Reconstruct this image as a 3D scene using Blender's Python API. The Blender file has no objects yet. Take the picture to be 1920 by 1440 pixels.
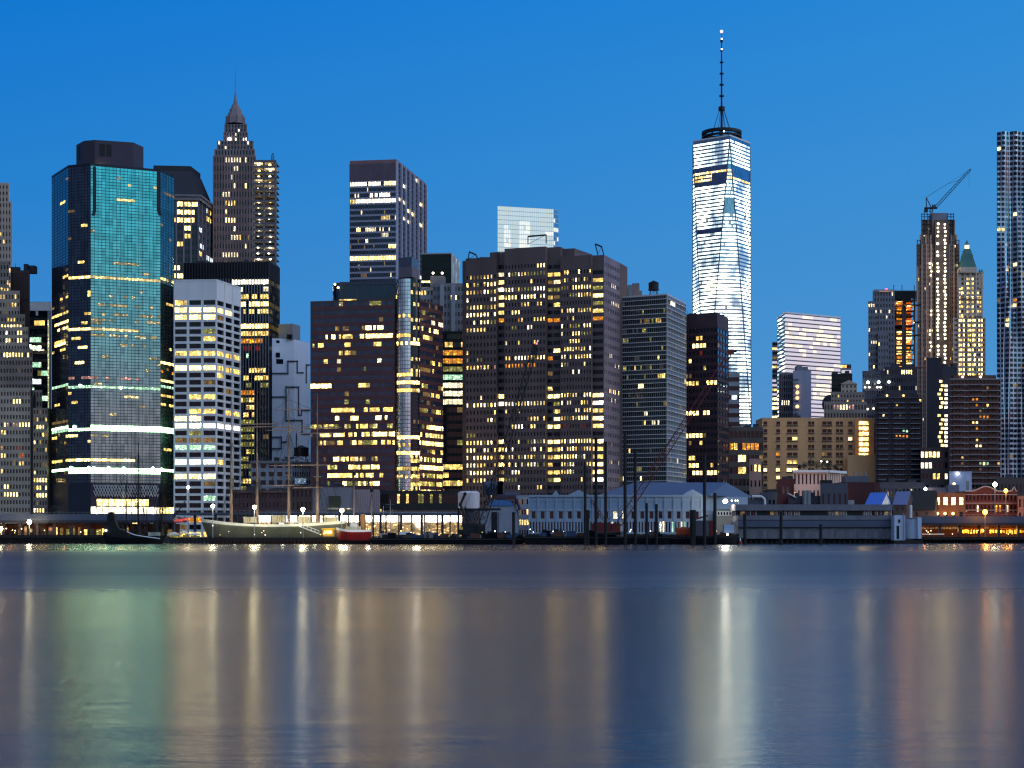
import bpy, math, random
from mathutils import Vector
R = math.radians
scene = bpy.context.scene
col = scene.collection

# ------------------------------------------------------------------ camera, sky, sun, exposure
F, CX, YH, CAMZ = 3100.0, 960.0, 995.0, 5.0          # focal length and principal point of the photograph, in its pixels
cam_data = bpy.data.cameras.new("camera")
cam = bpy.data.objects.new("camera", cam_data); col.objects.link(cam)
cam.location = (0, 0, CAMZ); cam.rotation_euler = (R(90), 0, 0)
cam_data.sensor_width = 36.0; cam_data.lens = 36.0 * F / 1920.0
cam_data.shift_y = (YH - 720.0) / 1920.0
cam_data.clip_start = 0.5; cam_data.clip_end = 30000
scene.camera = cam

def lin(r, g, b):
    f = lambda c: (c / 255 / 12.92) if c / 255 <= 0.04045 else ((c / 255 + 0.055) / 1.055) ** 2.4
    return (f(r), f(g), f(b), 1.0)

class NT:
    """Small helper for building node trees."""
    def __init__(s, tree): s.t = tree; s.n = tree.nodes; s.l = tree.links
    def add(s, typ, **kw):
        n = s.n.new(typ)
        for k, v in kw.items():
            if k.startswith('in_'):
                n.inputs[int(k[3:])].default_value = v
            else: setattr(n, k, v)
        return n
    def link(s, a, b): s.l.new(a, b)
    def math(s, op, a, b=0.0, clamp=False):
        n = s.n.new('ShaderNodeMath'); n.operation = op; n.use_clamp = clamp
        for i, v in enumerate((a, b)):
            if isinstance(v, (int, float)): n.inputs[i].default_value = v
            else: s.l.new(v, n.inputs[i])
        return n.outputs[0]
    def mix(s, fac, a, b, mode='MIX'):
        n = s.n.new('ShaderNodeMix'); n.data_type = 'RGBA'; n.blend_type = mode
        for i, v in ((0, fac), (6, a), (7, b)):
            if isinstance(v, (int, float)): n.inputs[i].default_value = v
            elif isinstance(v, (tuple, list)): n.inputs[i].default_value = v
            else: s.l.new(v, n.inputs[i])
        return n.outputs[2]
    def ramp(s, fac, stops, interp='LINEAR'):
        n = s.n.new('ShaderNodeValToRGB'); cr = n.color_ramp; cr.interpolation = interp
        while len(cr.elements) > 1: cr.elements.remove(cr.elements[-1])
        cr.elements[0].position = stops[0][0]; cr.elements[0].color = stops[0][1]
        for p, c in stops[1:]:
            e = cr.elements.new(p); e.color = c
        s.l.new(fac, n.inputs[0]); return n.outputs[0]

world = bpy.data.worlds.new("World"); scene.world = world; world.use_nodes = True
W = NT(world.node_tree)
for n in list(W.n): W.n.remove(n)
geo = W.add('ShaderNodeTexCoord')
sep = W.add('ShaderNodeSeparateXYZ'); W.link(geo.outputs['Generated'], sep.inputs[0])
dx, dy, dz = sep.outputs
elev = W.math('MULTIPLY', W.math('MAXIMUM', dz, 0.0), 2.0, True)             # 0 at the horizon, 1 from 30 degrees up
west = W.ramp(elev, [(0.0, lin(92, 142, 198)), (0.20, lin(62, 136, 204)), (0.40, lin(36, 128, 206)), (0.62, lin(10, 116, 208)), (1.0, lin(14, 84, 170))])
weste = W.ramp(elev, [(0.0, lin(100, 150, 204)), (0.20, lin(76, 148, 208)), (0.40, lin(62, 144, 212)), (0.62, lin(40, 136, 214)), (1.0, lin(18, 96, 180))])
side = W.math('ADD', W.math('MULTIPLY', dx, 1.55), 0.5, True)
front = W.mix(side, west, weste)
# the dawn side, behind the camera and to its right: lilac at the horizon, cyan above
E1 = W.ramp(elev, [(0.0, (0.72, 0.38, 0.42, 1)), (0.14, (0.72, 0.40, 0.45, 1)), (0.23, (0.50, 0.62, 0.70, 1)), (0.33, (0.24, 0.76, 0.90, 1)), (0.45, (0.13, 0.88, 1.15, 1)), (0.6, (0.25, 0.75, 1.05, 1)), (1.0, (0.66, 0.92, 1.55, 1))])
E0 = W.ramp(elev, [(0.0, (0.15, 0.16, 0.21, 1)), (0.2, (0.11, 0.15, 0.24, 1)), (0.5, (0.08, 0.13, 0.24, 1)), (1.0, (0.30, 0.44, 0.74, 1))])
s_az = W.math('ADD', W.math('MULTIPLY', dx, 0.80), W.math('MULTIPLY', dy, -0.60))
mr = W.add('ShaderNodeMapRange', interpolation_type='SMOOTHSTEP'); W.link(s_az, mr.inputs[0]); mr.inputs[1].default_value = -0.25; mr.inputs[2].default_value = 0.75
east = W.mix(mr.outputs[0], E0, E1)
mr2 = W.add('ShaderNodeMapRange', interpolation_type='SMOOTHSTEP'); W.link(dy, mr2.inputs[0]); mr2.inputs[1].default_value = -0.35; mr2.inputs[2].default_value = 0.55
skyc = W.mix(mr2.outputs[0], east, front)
sky = W.add('ShaderNodeTexSky', sky_type='NISHITA'); sky.sun_disc = False; sky.sun_elevation = R(-3.0); sky.sun_rotation = R(127); sky.air_density = 1.2; sky.ozone_density = 4.0
skymul = W.mix(1.0, sky.outputs[0], (0.10, 0.10, 0.10, 1), 'MULTIPLY')
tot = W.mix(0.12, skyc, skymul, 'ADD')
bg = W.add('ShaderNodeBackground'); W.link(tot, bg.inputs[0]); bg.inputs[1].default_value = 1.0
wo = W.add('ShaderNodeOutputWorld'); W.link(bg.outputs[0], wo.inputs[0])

sun_d = bpy.data.lights.new("sun", 'SUN'); sun_d.energy = 0.8; sun_d.angle = R(50); sun_d.color = (0.95, 0.97, 1.0)
sun = bpy.data.objects.new("sun", sun_d); col.objects.link(sun)
sun.rotation_euler = Vector((-0.84, 0.16, -0.52)).to_track_quat('-Z', 'Y').to_euler()

scene.view_settings.view_transform = 'Standard'; scene.view_settings.look = 'None'
scene.view_settings.exposure = 0.0; scene.view_settings.gamma = 1.0; scene.view_settings.use_curve_mapping = False
cy = scene.cycles
cy.use_denoising = True
try: cy.denoiser = 'OPENIMAGEDENOISE'
except Exception: pass
cy.max_bounces = 6; cy.diffuse_bounces = 2; cy.glossy_bounces = 4; cy.transmission_bounces = 6; cy.transparent_max_bounces = 12
cy.sample_clamp_indirect = 80.0; cy.caustics_reflective = False; cy.caustics_refractive = False
cy.filter_width = 1.3

# ------------------------------------------------------------------ materials
_m = {}
def new_mat(name):
    m = bpy.data.materials.new(name); m.use_nodes = True
    t = NT(m.node_tree); b = t.n.get('Principled BSDF'); o = t.n.get('Material Output')
    return m, t, b, o

def wm(name, rgb, rough=0.8, var=0.16, scale=0.12, metal=0.0, spec=0.3):
    """Matt wall / stone / paint with weathering."""
    if name in _m: return _m[name]
    m, t, b, o = new_mat(name)
    c = lin(*rgb)
    g = t.add('ShaderNodeNewGeometry')
    mp = t.add('ShaderNodeMapping'); t.link(g.outputs['Position'], mp.inputs[0]); mp.inputs['Scale'].default_value = (scale, scale, scale * 0.25)
    n1 = t.add('ShaderNodeTexNoise'); t.link(mp.outputs[0], n1.inputs[0]); n1.inputs['Scale'].default_value = 1.0; n1.inputs['Detail'].default_value = 5
    n2 = t.add('ShaderNodeTexNoise'); t.link(g.outputs['Position'], n2.inputs[0]); n2.inputs['Scale'].default_value = 1.3; n2.inputs['Detail'].default_value = 2
    f = t.math('ADD', t.math('MULTIPLY', n1.outputs[0], 0.7), t.math('MULTIPLY', n2.outputs[0], 0.3))
    cc = t.ramp(f, [(0.28, tuple(x * (1 - var * 1.6) for x in c[:3]) + (1,)), (0.72, tuple(min(1, x * (1 + var)) for x in c[:3]) + (1,))])
    t.link(cc, b.inputs['Base Color'])
    b.inputs['Roughness'].default_value = rough; b.inputs['Metallic'].default_value = metal
    b.inputs['Specular IOR Level'].default_value = spec
    _m[name] = m; return m

def gm(name, rgb, rough=0.06, metal=0.0, spec=0.5, wob=0.02):
    """Glass: dark and glossy, or coated (metallic) reflective; panes slightly out of plane."""
    if name in _m: return _m[name]
    m, t, b, o = new_mat(name)
    c = lin(*rgb)
    g = t.add('ShaderNodeNewGeometry')
    v = t.add('ShaderNodeVectorMath', operation='SNAP'); t.link(g.outputs['Position'], v.inputs[0]); v.inputs[1].default_value = (1.6, 1.6, 3.4)
    wn = t.add('ShaderNodeTexWhiteNoise'); t.link(v.outputs[0], wn.inputs[0])
    cc = t.mix(wn.outputs[0], tuple(x * 0.72 for x in c[:3]) + (1,), tuple(min(1, x * 1.18) for x in c[:3]) + (1,))
    t.link(cc, b.inputs['Base Color'])
    nz = t.add('ShaderNodeTexNoise'); t.link(g.outputs['Position'], nz.inputs[0]); nz.inputs['Scale'].default_value = 0.25
    bp = t.add('ShaderNodeBump'); bp.inputs['Strength'].default_value = wob * 4; bp.inputs['Distance'].default_value = 0.25; t.link(nz.outputs[0], bp.inputs['Height'])
    t.link(bp.outputs[0], b.inputs['Normal'])
    b.inputs['Roughness'].default_value = rough; b.inputs['Metallic'].default_value = metal; b.inputs['Specular IOR Level'].default_value = spec
    _m[name] = m; return m

def em(name, rgb, strength, var=0.5, cell=1.7, tall=3.0, hot=7.0):
    """A lit room behind a pane: emission uneven from pane to pane and within one."""
    if name in _m: return _m[name]
    m, t, b, o = new_mat(name)
    g = t.add('ShaderNodeNewGeometry')
    n1 = t.add('ShaderNodeTexNoise'); t.link(g.outputs['Position'], n1.inputs[0]); n1.inputs['Scale'].default_value = 0.8; n1.inputs['Detail'].default_value = 4; n1.inputs['Roughness'].default_value = 0.7
    v = t.add('ShaderNodeVectorMath', operation='SNAP'); t.link(g.outputs['Position'], v.inputs[0]); v.inputs[1].default_value = (cell, cell, tall)
    wn = t.add('ShaderNodeTexWhiteNoise'); t.link(v.outputs[0], wn.inputs[0])
    a = t.math('MULTIPLY', t.math('SUBTRACT', n1.outputs[0], 0.5), 2.4 * var)
    c = t.math('MULTIPLY', t.math('SUBTRACT', wn.outputs[0], 0.5), 1.3 * var)
    s = t.math('MULTIPLY', t.math('MAXIMUM', t.math('ADD', t.math('ADD', a, c), 1.0), 0.12), strength)
    mp = t.add('ShaderNodeMapping'); t.link(g.outputs['Position'], mp.inputs[0]); mp.inputs['Scale'].default_value = (0.9, 0.9, 1.9)
    n2 = t.add('ShaderNodeTexNoise'); t.link(mp.outputs[0], n2.inputs[0]); n2.inputs['Scale'].default_value = 1.0; n2.inputs['Detail'].default_value = 2
    hot_ = t.add('ShaderNodeMapRange', interpolation_type='SMOOTHSTEP'); t.link(n2.outputs[0], hot_.inputs[0]); hot_.inputs[1].default_value = 0.55; hot_.inputs[2].default_value = 0.70
    s = t.math('ADD', t.math('MULTIPLY', s, 0.62), t.math('MULTIPLY', t.math('MULTIPLY', hot_.outputs[0], wn.outputs[0]), strength * hot))
    colr = t.mix(wn.outputs[0], lin(*rgb), tuple(x * k for x, k in zip(lin(*rgb)[:3], (1.0, 0.93, 0.80))) + (1,))
    t.link(colr, b.inputs['Emission Color']); t.link(s, b.inputs['Emission Strength'])
    b.inputs['Base Color'].default_value = (0.02, 0.02, 0.02, 1); b.inputs['Roughness'].default_value = 0.15
    try: m.cycles.emission_sampling = 'NONE'
    except Exception: pass
    _m[name] = m; return m

LIT = {
    'y': em('lit_yellow', (255, 212, 116), 1.9, 0.95), 'Y': em('lit_bright_yellow', (255, 220, 132), 5.4, 0.85),
    'w': em('lit_white', (255, 238, 198), 1.9), 'W': em('lit_bright_white', (255, 244, 214), 4.2, 0.4),
    'd': em('lit_dim', (255, 206, 120), 0.25, 0.8, hot=2.0), 'e': em('lit_faint', (190, 190, 190), 0.07, 0.8, hot=1.0),
    'o': em('lit_orange', (255, 160, 40), 1.0), 'O': em('lit_deep_orange', (255, 110, 20), 0.9),
    'r': em('lit_red', (255, 60, 40), 0.2, hot=1.0), 'g': em('lit_green_white', (190, 255, 212), 1.3),
    'G': em('lit_bright_green', (186, 255, 188), 13.0, 0.3, hot=2.0), 'b': em('lit_blue', (120, 180, 255), 0.4, hot=0.5),
    'c': em('lit_cool', (222, 240, 255), 2.0, 0.4), 'n': em('lit_olive', (214, 210, 110), 0.42, 0.6), 'p': em('lit_pink', (255, 190, 180), 0.6),
    'C': em('lit_cool_bright', (240, 250, 250), 4.0, 0.4), 'q': em('lit_cool_low', (200, 226, 255), 0.75, 0.4, hot=0.5),
    'T': em('lit_behind_glass', (255, 232, 160), 1.3, 0.7), 't': em('lit_behind_glass_dim', (240, 226, 170), 0.5, 0.7), 'k': None,
}
def bulb(name, rgb, s):
    if name in _m: return _m[name]
    m, t, b, o = new_mat(name)
    b.inputs['Emission Color'].default_value = lin(*rgb); b.inputs['Emission Strength'].default_value = s
    b.inputs['Base Color'].default_value = (0, 0, 0, 1)
    try: m.cycles.emission_sampling = 'NONE'
    except Exception: pass
    _m[name] = m; return m

GLASS = gm('glass_dark', (22, 24, 34), 0.08, 0, 0.35)
GLASSB = gm('glass_blue', (30, 44, 66), 0.08, 0.35, 0.5)
ROOF = wm('roof_dark', (62, 60, 68))
METAL = wm('metal_dark', (34, 33, 38), 0.5, 0.2, 0.3, 0.4)
BLACK = wm('black_paint', (16, 16, 20), 0.6, 0.2)
WHITE = wm('white_paint', (206, 206, 208), 0.6, 0.1)
CONC = wm('concrete', (128, 125, 122), 0.85, 0.2)
STEEL = wm('steel_grey', (120, 124, 132), 0.45, 0.15, 0.3, 0.3)

# ------------------------------------------------------------------ mesh building
def at(px, D): return Vector(((px - CX) / F * D, D))
def zz(py, D): return CAMZ + (YH - py) / F * D
def pt(px, py, D): return Vector(((px - CX) / F * D, D, zz(py, D)))
def onface(A, B, px, py, off=0.0):
    """Point of the vertical plane through A and B that the photograph shows at px, py."""
    d = Vector(((px - CX) / F, 1.0)); t = (B - A).normalized(); n = Vector((t.y, -t.x))
    D = (A.dot(n) + off) / d.dot(n)
    return Vector((d.x * D, D, zz(py, D)))

class MB:
    def __init__(s): s.v = []; s.f = []; s.i = []; s.mats = []
    def mi(s, m):
        if m not in s.mats: s.mats.append(m)
        return s.mats.index(m)
    def poly(s, pts, m):
        k = len(s.v); s.v.extend([tuple(p) for p in pts]); s.f.append(tuple(range(k, k + len(pts)))); s.i.append(s.mi(m))
    def hexa(s, b, tp, m):
        """b, tp: four points each, counterclockwise from above."""
        k = len(s.v); s.v.extend([tuple(p) for p in b] + [tuple(p) for p in tp]); j = s.mi(m)
        for f in ((3, 2, 1, 0), (4, 5, 6, 7), (0, 1, 5, 4), (1, 2, 6, 5), (2, 3, 7, 6), (3, 0, 4, 7)):
            s.f.append(tuple(k + q for q in f)); s.i.append(j)
    def box(s, x0, x1, y0, y1, z0, z1, m):
        b = [(x0, y0), (x1, y0), (x1, y1), (x0, y1)]
        s.hexa([(x, y, z0) for x, y in b], [(x, y, z1) for x, y in b], m)
    def bar(s, A, B, d0, d1, z0, z1, m):
        """Box along the plan line A-B from d0 to d1 in front of it (outward)."""
        t = (B - A).normalized(); n = Vector((t.y, -t.x))
        q = [A + n * d1, B + n * d1, B + n * d0, A + n * d0]
        s.hexa([(p.x, p.y, z0) for p in q], [(p.x, p.y, z1) for p in q], m)
    def prism(s, P, z0, z1, m, top=None, P2=None):
        """Closed prism or frustum; P plan points counterclockwise from above."""
        n = len(P); P2 = P2 or P
        for i in range(n):
            a, b = P[i], P[(i + 1) % n]; a2, b2 = P2[i], P2[(i + 1) % n]
            s.poly([(a[0], a[1], z0), (b[0], b[1], z0), (b2[0], b2[1], z1), (a2[0], a2[1], z1)], m)
        s.poly([(p[0], p[1], z1) for p in P2], top or m)
        s.poly([(p[0], p[1], z0) for p in reversed(P)], m)
    def tube(s, p, q, r0, r1=None, n=6, m=None):
        p = Vector(p); q = Vector(q); r1 = r0 if r1 is None else r1
        d = (q - p).normalized(); u = d.orthogonal().normalized(); w = d.cross(u); k = len(s.v); j = s.mi(m)
        for c, r in ((p, r0), (q, r1)):
            for i in range(n):
                a = 2 * math.pi * i / n; s.v.append(tuple(c + (u * math.cos(a) + w * math.sin(a)) * r))
        for i in range(n):
            s.f.append((k + i, k + (i + 1) % n, k + n + (i + 1) % n, k + n + i)); s.i.append(j)
        s.f.append(tuple(k + i for i in reversed(range(n)))); s.i.append(j)
        s.f.append(tuple(k + n + i for i in range(n))); s.i.append(j)
    def ball(s, c, r, m, n=8, k=6, sz=1.0):
        b = len(s.v); j = s.mi(m); c = Vector(c)
        for a in range(k + 1):
            th = math.pi * a / k
            for i in range(n):
                ph = 2 * math.pi * i / n
                s.v.append((c.x + r * math.sin(th) * math.cos(ph), c.y + r * math.sin(th) * math.sin(ph), c.z + r * sz * math.cos(th)))
        for a in range(k):
            for i in range(n):
                s.f.append((b + a * n + i, b + (a + 1) * n + i, b + (a + 1) * n + (i + 1) % n, b + a * n + (i + 1) % n)); s.i.append(j)
    def lattice(s, p, q, w0, w1, nseg, r, m):
        p = Vector(p); q = Vector(q); d = (q - p).normalized(); u = Vector((0, 1, 0)); u = (u - d * u.dot(d)).normalized(); w = d.cross(u)
        cor = []
        for i in range(nseg + 1):
            f = i / nseg; c = p.lerp(q, f); h = (w0 + (w1 - w0) * f) / 2
            if i in (0, nseg): h *= 0.35
            cor.append([c + (u * a + w * b) * h for a, b in ((-1, -1), (1, -1), (1, 1), (-1, 1))])
        for i in range(nseg):
            for k in range(4):
                s.tube(cor[i][k], cor[i + 1][k], r, r, 4, m)
                s.tube(cor[i][k], cor[i + 1][(k + 1) % 4] if i % 2 else cor[i + 1][(k + 3) % 4], r * 0.55, r * 0.55, 3, m)
    def build(s, name, parent=None, kind=None, label=None):
        me = bpy.data.meshes.new(name)
        off = parent.location if parent is not None and parent.parent is None else (parent.location + parent.parent.location if parent is not None else None)
        v = s.v if off is None else [(x - off[0], y - off[1], z - off[2]) for x, y, z in s.v]
        me.from_pydata(v, [], s.f)
        for m in s.mats: me.materials.append(m)
        me.polygons.foreach_set('material_index', s.i); me.update()
        o = bpy.data.objects.new(name, me); col.objects.link(o)
        if parent is not None: o.parent = parent
        if kind: o['kind'] = kind
        if label: o['label'] = label
        return o

def tag(o, label, cat, group=None, kind=None):
    if label: o['label'] = label
    if cat: o['category'] = cat
    if group: o['group'] = group
    if kind: o['kind'] = kind
    return o
def thing(name, label, cat, loc, group=None):
    o = bpy.data.objects.new(name, None); col.objects.link(o); o.location = loc; o.empty_display_size = 1.0
    return tag(o, label, cat, group)
def struct(name, mb): return tag(mb.build(name), None, None, None, 'structure')
def lamp(name, loc, power, rgb, r=0.3, parent=None):
    d = bpy.data.lights.new(name, 'POINT'); d.energy = power; d.color = rgb; d.shadow_soft_size = r; d.specular_factor = 0.22
    o = bpy.data.objects.new(name, d); col.objects.link(o)
    if parent is not None: o.parent = parent; o.location = Vector(loc) - parent.location
    else: o.location = loc
    return o

# ------------------------------------------------------------------ towers
_pane = {}
def pane_mesh(w, h, m):
    k = (round(w, 2), round(h, 2), m.name)
    if k not in _pane:
        me = bpy.data.meshes.new('window'); w, h = k[0] / 2, k[1] / 2
        me.from_pydata([(-w, 0, -h), (w, 0, -h), (w, 0, h), (-w, 0, h)], [], [(0, 1, 2, 3)]); me.materials.append(m); _pane[k] = me
    return _pane[k]

class Lit:
    """Which rooms are lit: a base share with runs along each floor, plus rows read from the photograph (y, from, to, share, kind)."""
    def __init__(s, base=0.08, kinds='yyd', run=2.5, bands=(), seed=1, swing=(0.1, 0.4, 1, 1, 2.4)):
        s.base = base; s.kinds = kinds; s.run = run; s.bands = bands; s.r = random.Random(seed); s.swing = swing
    def row(s, y, pitch, n):
        r = s.r; p0 = s.base * r.choice(s.swing); out = []; cur = None; k = '.'
        hit = [b for b in s.bands if abs(b[0] - y) <= pitch / 2]
        for i in range(n):
            u = (i + 0.5) / n; p = p0; kinds = s.kinds; run = s.run; tagb = None
            for b in hit:
                if b[1] <= u <= b[2]: p = b[3]; kinds = b[4]; run = 1.6 if b[3] < 0.85 else 1; tagb = b
            if cur != tagb or i == 0 or r.random() < 1.0 / run:
                k = r.choice(kinds) if r.random() < p else '.'; cur = tagb
            out.append(k)
        return out

class Tower:
    def __init__(s, name, label, cat, P, group=None, zb=2.0):
        c = sum((Vector(p[:2]) for p in P), Vector((0, 0))) / len(P)
        s.root = thing(name, label, cat, (c.x, c.y, zb), group); s.wall = MB(); s.wins = []; s.bands = {}; s.parts = 0; s.curt = []
    def facade(s, A, B, z0, z1, nx, nz, wall, glass=None, ww=0.6, wh=0.6, sill=0.2, d=0.3, lit=None, mode='each', fins=None, ledge=None, span=None, key=None, only_u=None, pname='window_band'):
        glass = glass or GLASS; lit = lit or Lit(0); span = span or wall
        t = (B - A); L = t.length; t = t / L; n = Vector((t.y, -t.x)); ph = (z1 - z0) / nz; bw = L / nx; mb = s.wall
        P = lambda u, z, o=0.0: (A.x + t.x * u + n.x * o, A.y + t.y * u + n.y * o, z)
        Dm = (A.y + B.y) / 2; pitch = ph * F / Dm
        zprev = z0; cb = MB() if mode == 'curtain' else None
        for r in range(nz):
            zb = z0 + (r + sill) * ph; zt = zb + wh * ph
            if zb - zprev > 1e-4: mb.poly([P(0, zprev), P(L, zprev), P(L, zb), P(0, zb)], span)
            zprev = zt
            ypx = YH - ((zb + zt) / 2 - CAMZ) * F / Dm
            row = lit.row(ypx, pitch, nx)
            bands = None
            if mode == 'band':
                bands = s.bands.setdefault((key, r) if key else (id(A), r), MB())
            ue = 0.0
            for i in range(nx):
                ua = (i + 0.5 - ww / 2) * bw; ub = ua + ww * bw
                if ua - ue > 1e-4: mb.poly([P(ue, zb), P(ua, zb), P(ua, zt), P(ue, zt)], wall)
                ue = ub
                if d > 0 and mode == 'each':
                    mb.poly([P(ua, zb), P(ub, zb), P(ub, zb, -d), P(ua, zb, -d)], wall)
                    mb.poly([P(ua, zt, -d), P(ub, zt, -d), P(ub, zt), P(ua, zt)], wall)
                    mb.poly([P(ua, zb), P(ua, zb, -d), P(ua, zt, -d), P(ua, zt)], wall)
                    mb.poly([P(ub, zb, -d), P(ub, zb), P(ub, zt), P(ub, zt, -d)], wall)
                m = glass if row[i] == '.' or LIT[row[i]] is None else LIT[row[i]]
                if mode == 'each': s.wins.append((A + t * ((ua + ub) / 2) - n * d, (zb + zt) / 2, ub - ua, zt - zb, m, math.atan2(t.y, t.x), m is not glass))
                else: (bands if mode == 'band' else cb).poly([P(ua, zb, -d), P(ub, zb, -d), P(ub, zt, -d), P(ua, zt, -d)], m)
            if L - ue > 1e-4: mb.poly([P(ue, zb), P(L, zb), P(L, zt), P(ue, zt)], wall)
            if d > 0 and mode != 'each':
                mb.poly([P(0, zb), P(L, zb), P(L, zb, -d), P(0, zb, -d)], span); mb.poly([P(0, zt, -d), P(L, zt, -d), P(L, zt), P(0, zt)], span)
            if ledge: mb.bar(A, B, 0.003, ledge[0], zt, zt + ledge[1], ledge[2])
        if z1 - zprev > 1e-4: mb.poly([P(0, zprev), P(L, zprev), P(L, z1), P(0, z1)], span)
        if fins:
            k, w, dep, fm = fins
            for i in range(k + 1):
                c = A + t * (L * i / k); mb.bar(c - t * w / 2, c + t * w / 2, -d, dep, z0, z1, fm)
        if cb is not None: s.curt.append(cb)
    def plain(s, P, z0, z1, m, top=None, skip=()):
        """Remaining sides and roof of a volume with plan P (counterclockwise from above)."""
        n = len(P)
        for i in range(n):
            if i in skip: continue
            a, b = P[i], P[(i + 1) % n]
            s.wall.poly([(a[0], a[1], z0), (b[0], b[1], z0), (b[0], b[1], z1), (a[0], a[1], z1)], m)
        s.wall.poly([(p[0], p[1], z1) for p in P], top or ROOF)
    def parapet(s, P, z, h, m, w=0.4):
        n = len(P)
        for i in range(n):
            a, b = Vector(P[i][:2]), Vector(P[(i + 1) % n][:2])
            if (b - a).length > 0.05: s.wall.bar(a, b, -w, 0.05, z + 0.002, z + h, m)
    def part(s, name, mb, kind=None, label=None): return mb.build(name, s.root, kind, label)
    def units(s, P, z, n=4, seed=3, m=None, h=(1.5, 4), name='rooftop_unit'):
        r = random.Random(seed); P = [Vector(p[:2]) for p in P]; c = sum(P, Vector((0, 0))) / len(P)
        for i in range(n):
            q = c.lerp(P[r.randrange(len(P))], r.uniform(0.2, 0.72)); a, b, hh = r.uniform(1.5, 5), r.uniform(1.5, 5), r.uniform(*h)
            k = MB(); k.box(q.x - a / 2, q.x + a / 2, q.y - b / 2, q.y + b / 2, z, z + hh, m or ROOF)
            k.box(q.x - a / 2 - 0.1, q.x + a / 2 + 0.1, q.y - b / 2 - 0.1, q.y + b / 2 + 0.1, z + hh + 0.002, z + hh + 0.2, METAL)
            if r.random() < 0.4: k.tube((q.x, q.y, z + hh + 0.2), (q.x, q.y, z + hh + r.uniform(1, 4)), 0.12, 0.08, 5, METAL)
            s.part(name, k)
    def finish(s, nobj=100, wall_name='wall'):
        s.part(wall_name, s.wall)
        for cb in s.curt: s.part('glass_facade', cb)
        ks = list(s.bands.keys())
        for j, k in enumerate(ks):
            if j < 100: s.part('window_band', s.bands[k])
        if len(ks) > 100:
            m2 = MB()
            for k in ks[100:]:
                b = s.bands[k]
                for f, i in zip(b.f, b.i): m2.poly([b.v[q] for q in f], b.mats[i])
            s.part('window_band', m2, 'stuff')
        w = sorted(s.wins, key=lambda q: (not q[6], -q[2] * q[3]))
        for q in w[:nobj]:
            o = bpy.data.objects.new('window', pane_mesh(q[2], q[3], q[4])); col.objects.link(o); o.parent = s.root
            o.location = Vector((q[0].x, q[0].y, q[1])) - s.root.location; o.rotation_euler = (0, 0, q[5])
        if len(w) > nobj:
            m2 = MB()
            for q in w[nobj:]:
                t = Vector((math.cos(q[5]), math.sin(q[5]))) * q[2] / 2; a, b = q[0] - t, q[0] + t; h = q[3] / 2
                m2.poly([(a.x, a.y, q[1] - h), (b.x, b.y, q[1] - h), (b.x, b.y, q[1] + h), (a.x, a.y, q[1] + h)], q[4])
            s.part('window', m2, 'stuff')
        return s.root

def roofline(D0, *pts):
    """Plan points of a level roof from where the photograph shows its corners; D0 is the distance of the first one."""
    z = zz(pts[0][1], D0); return [at(p[0], (z - CAMZ) * F / (YH - p[1])) for p in pts], z
def quad3(D0, l, c, r):
    (A, C, B), z = roofline(D0, l, c, r); return A, C, B, A + B - C, z
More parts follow.
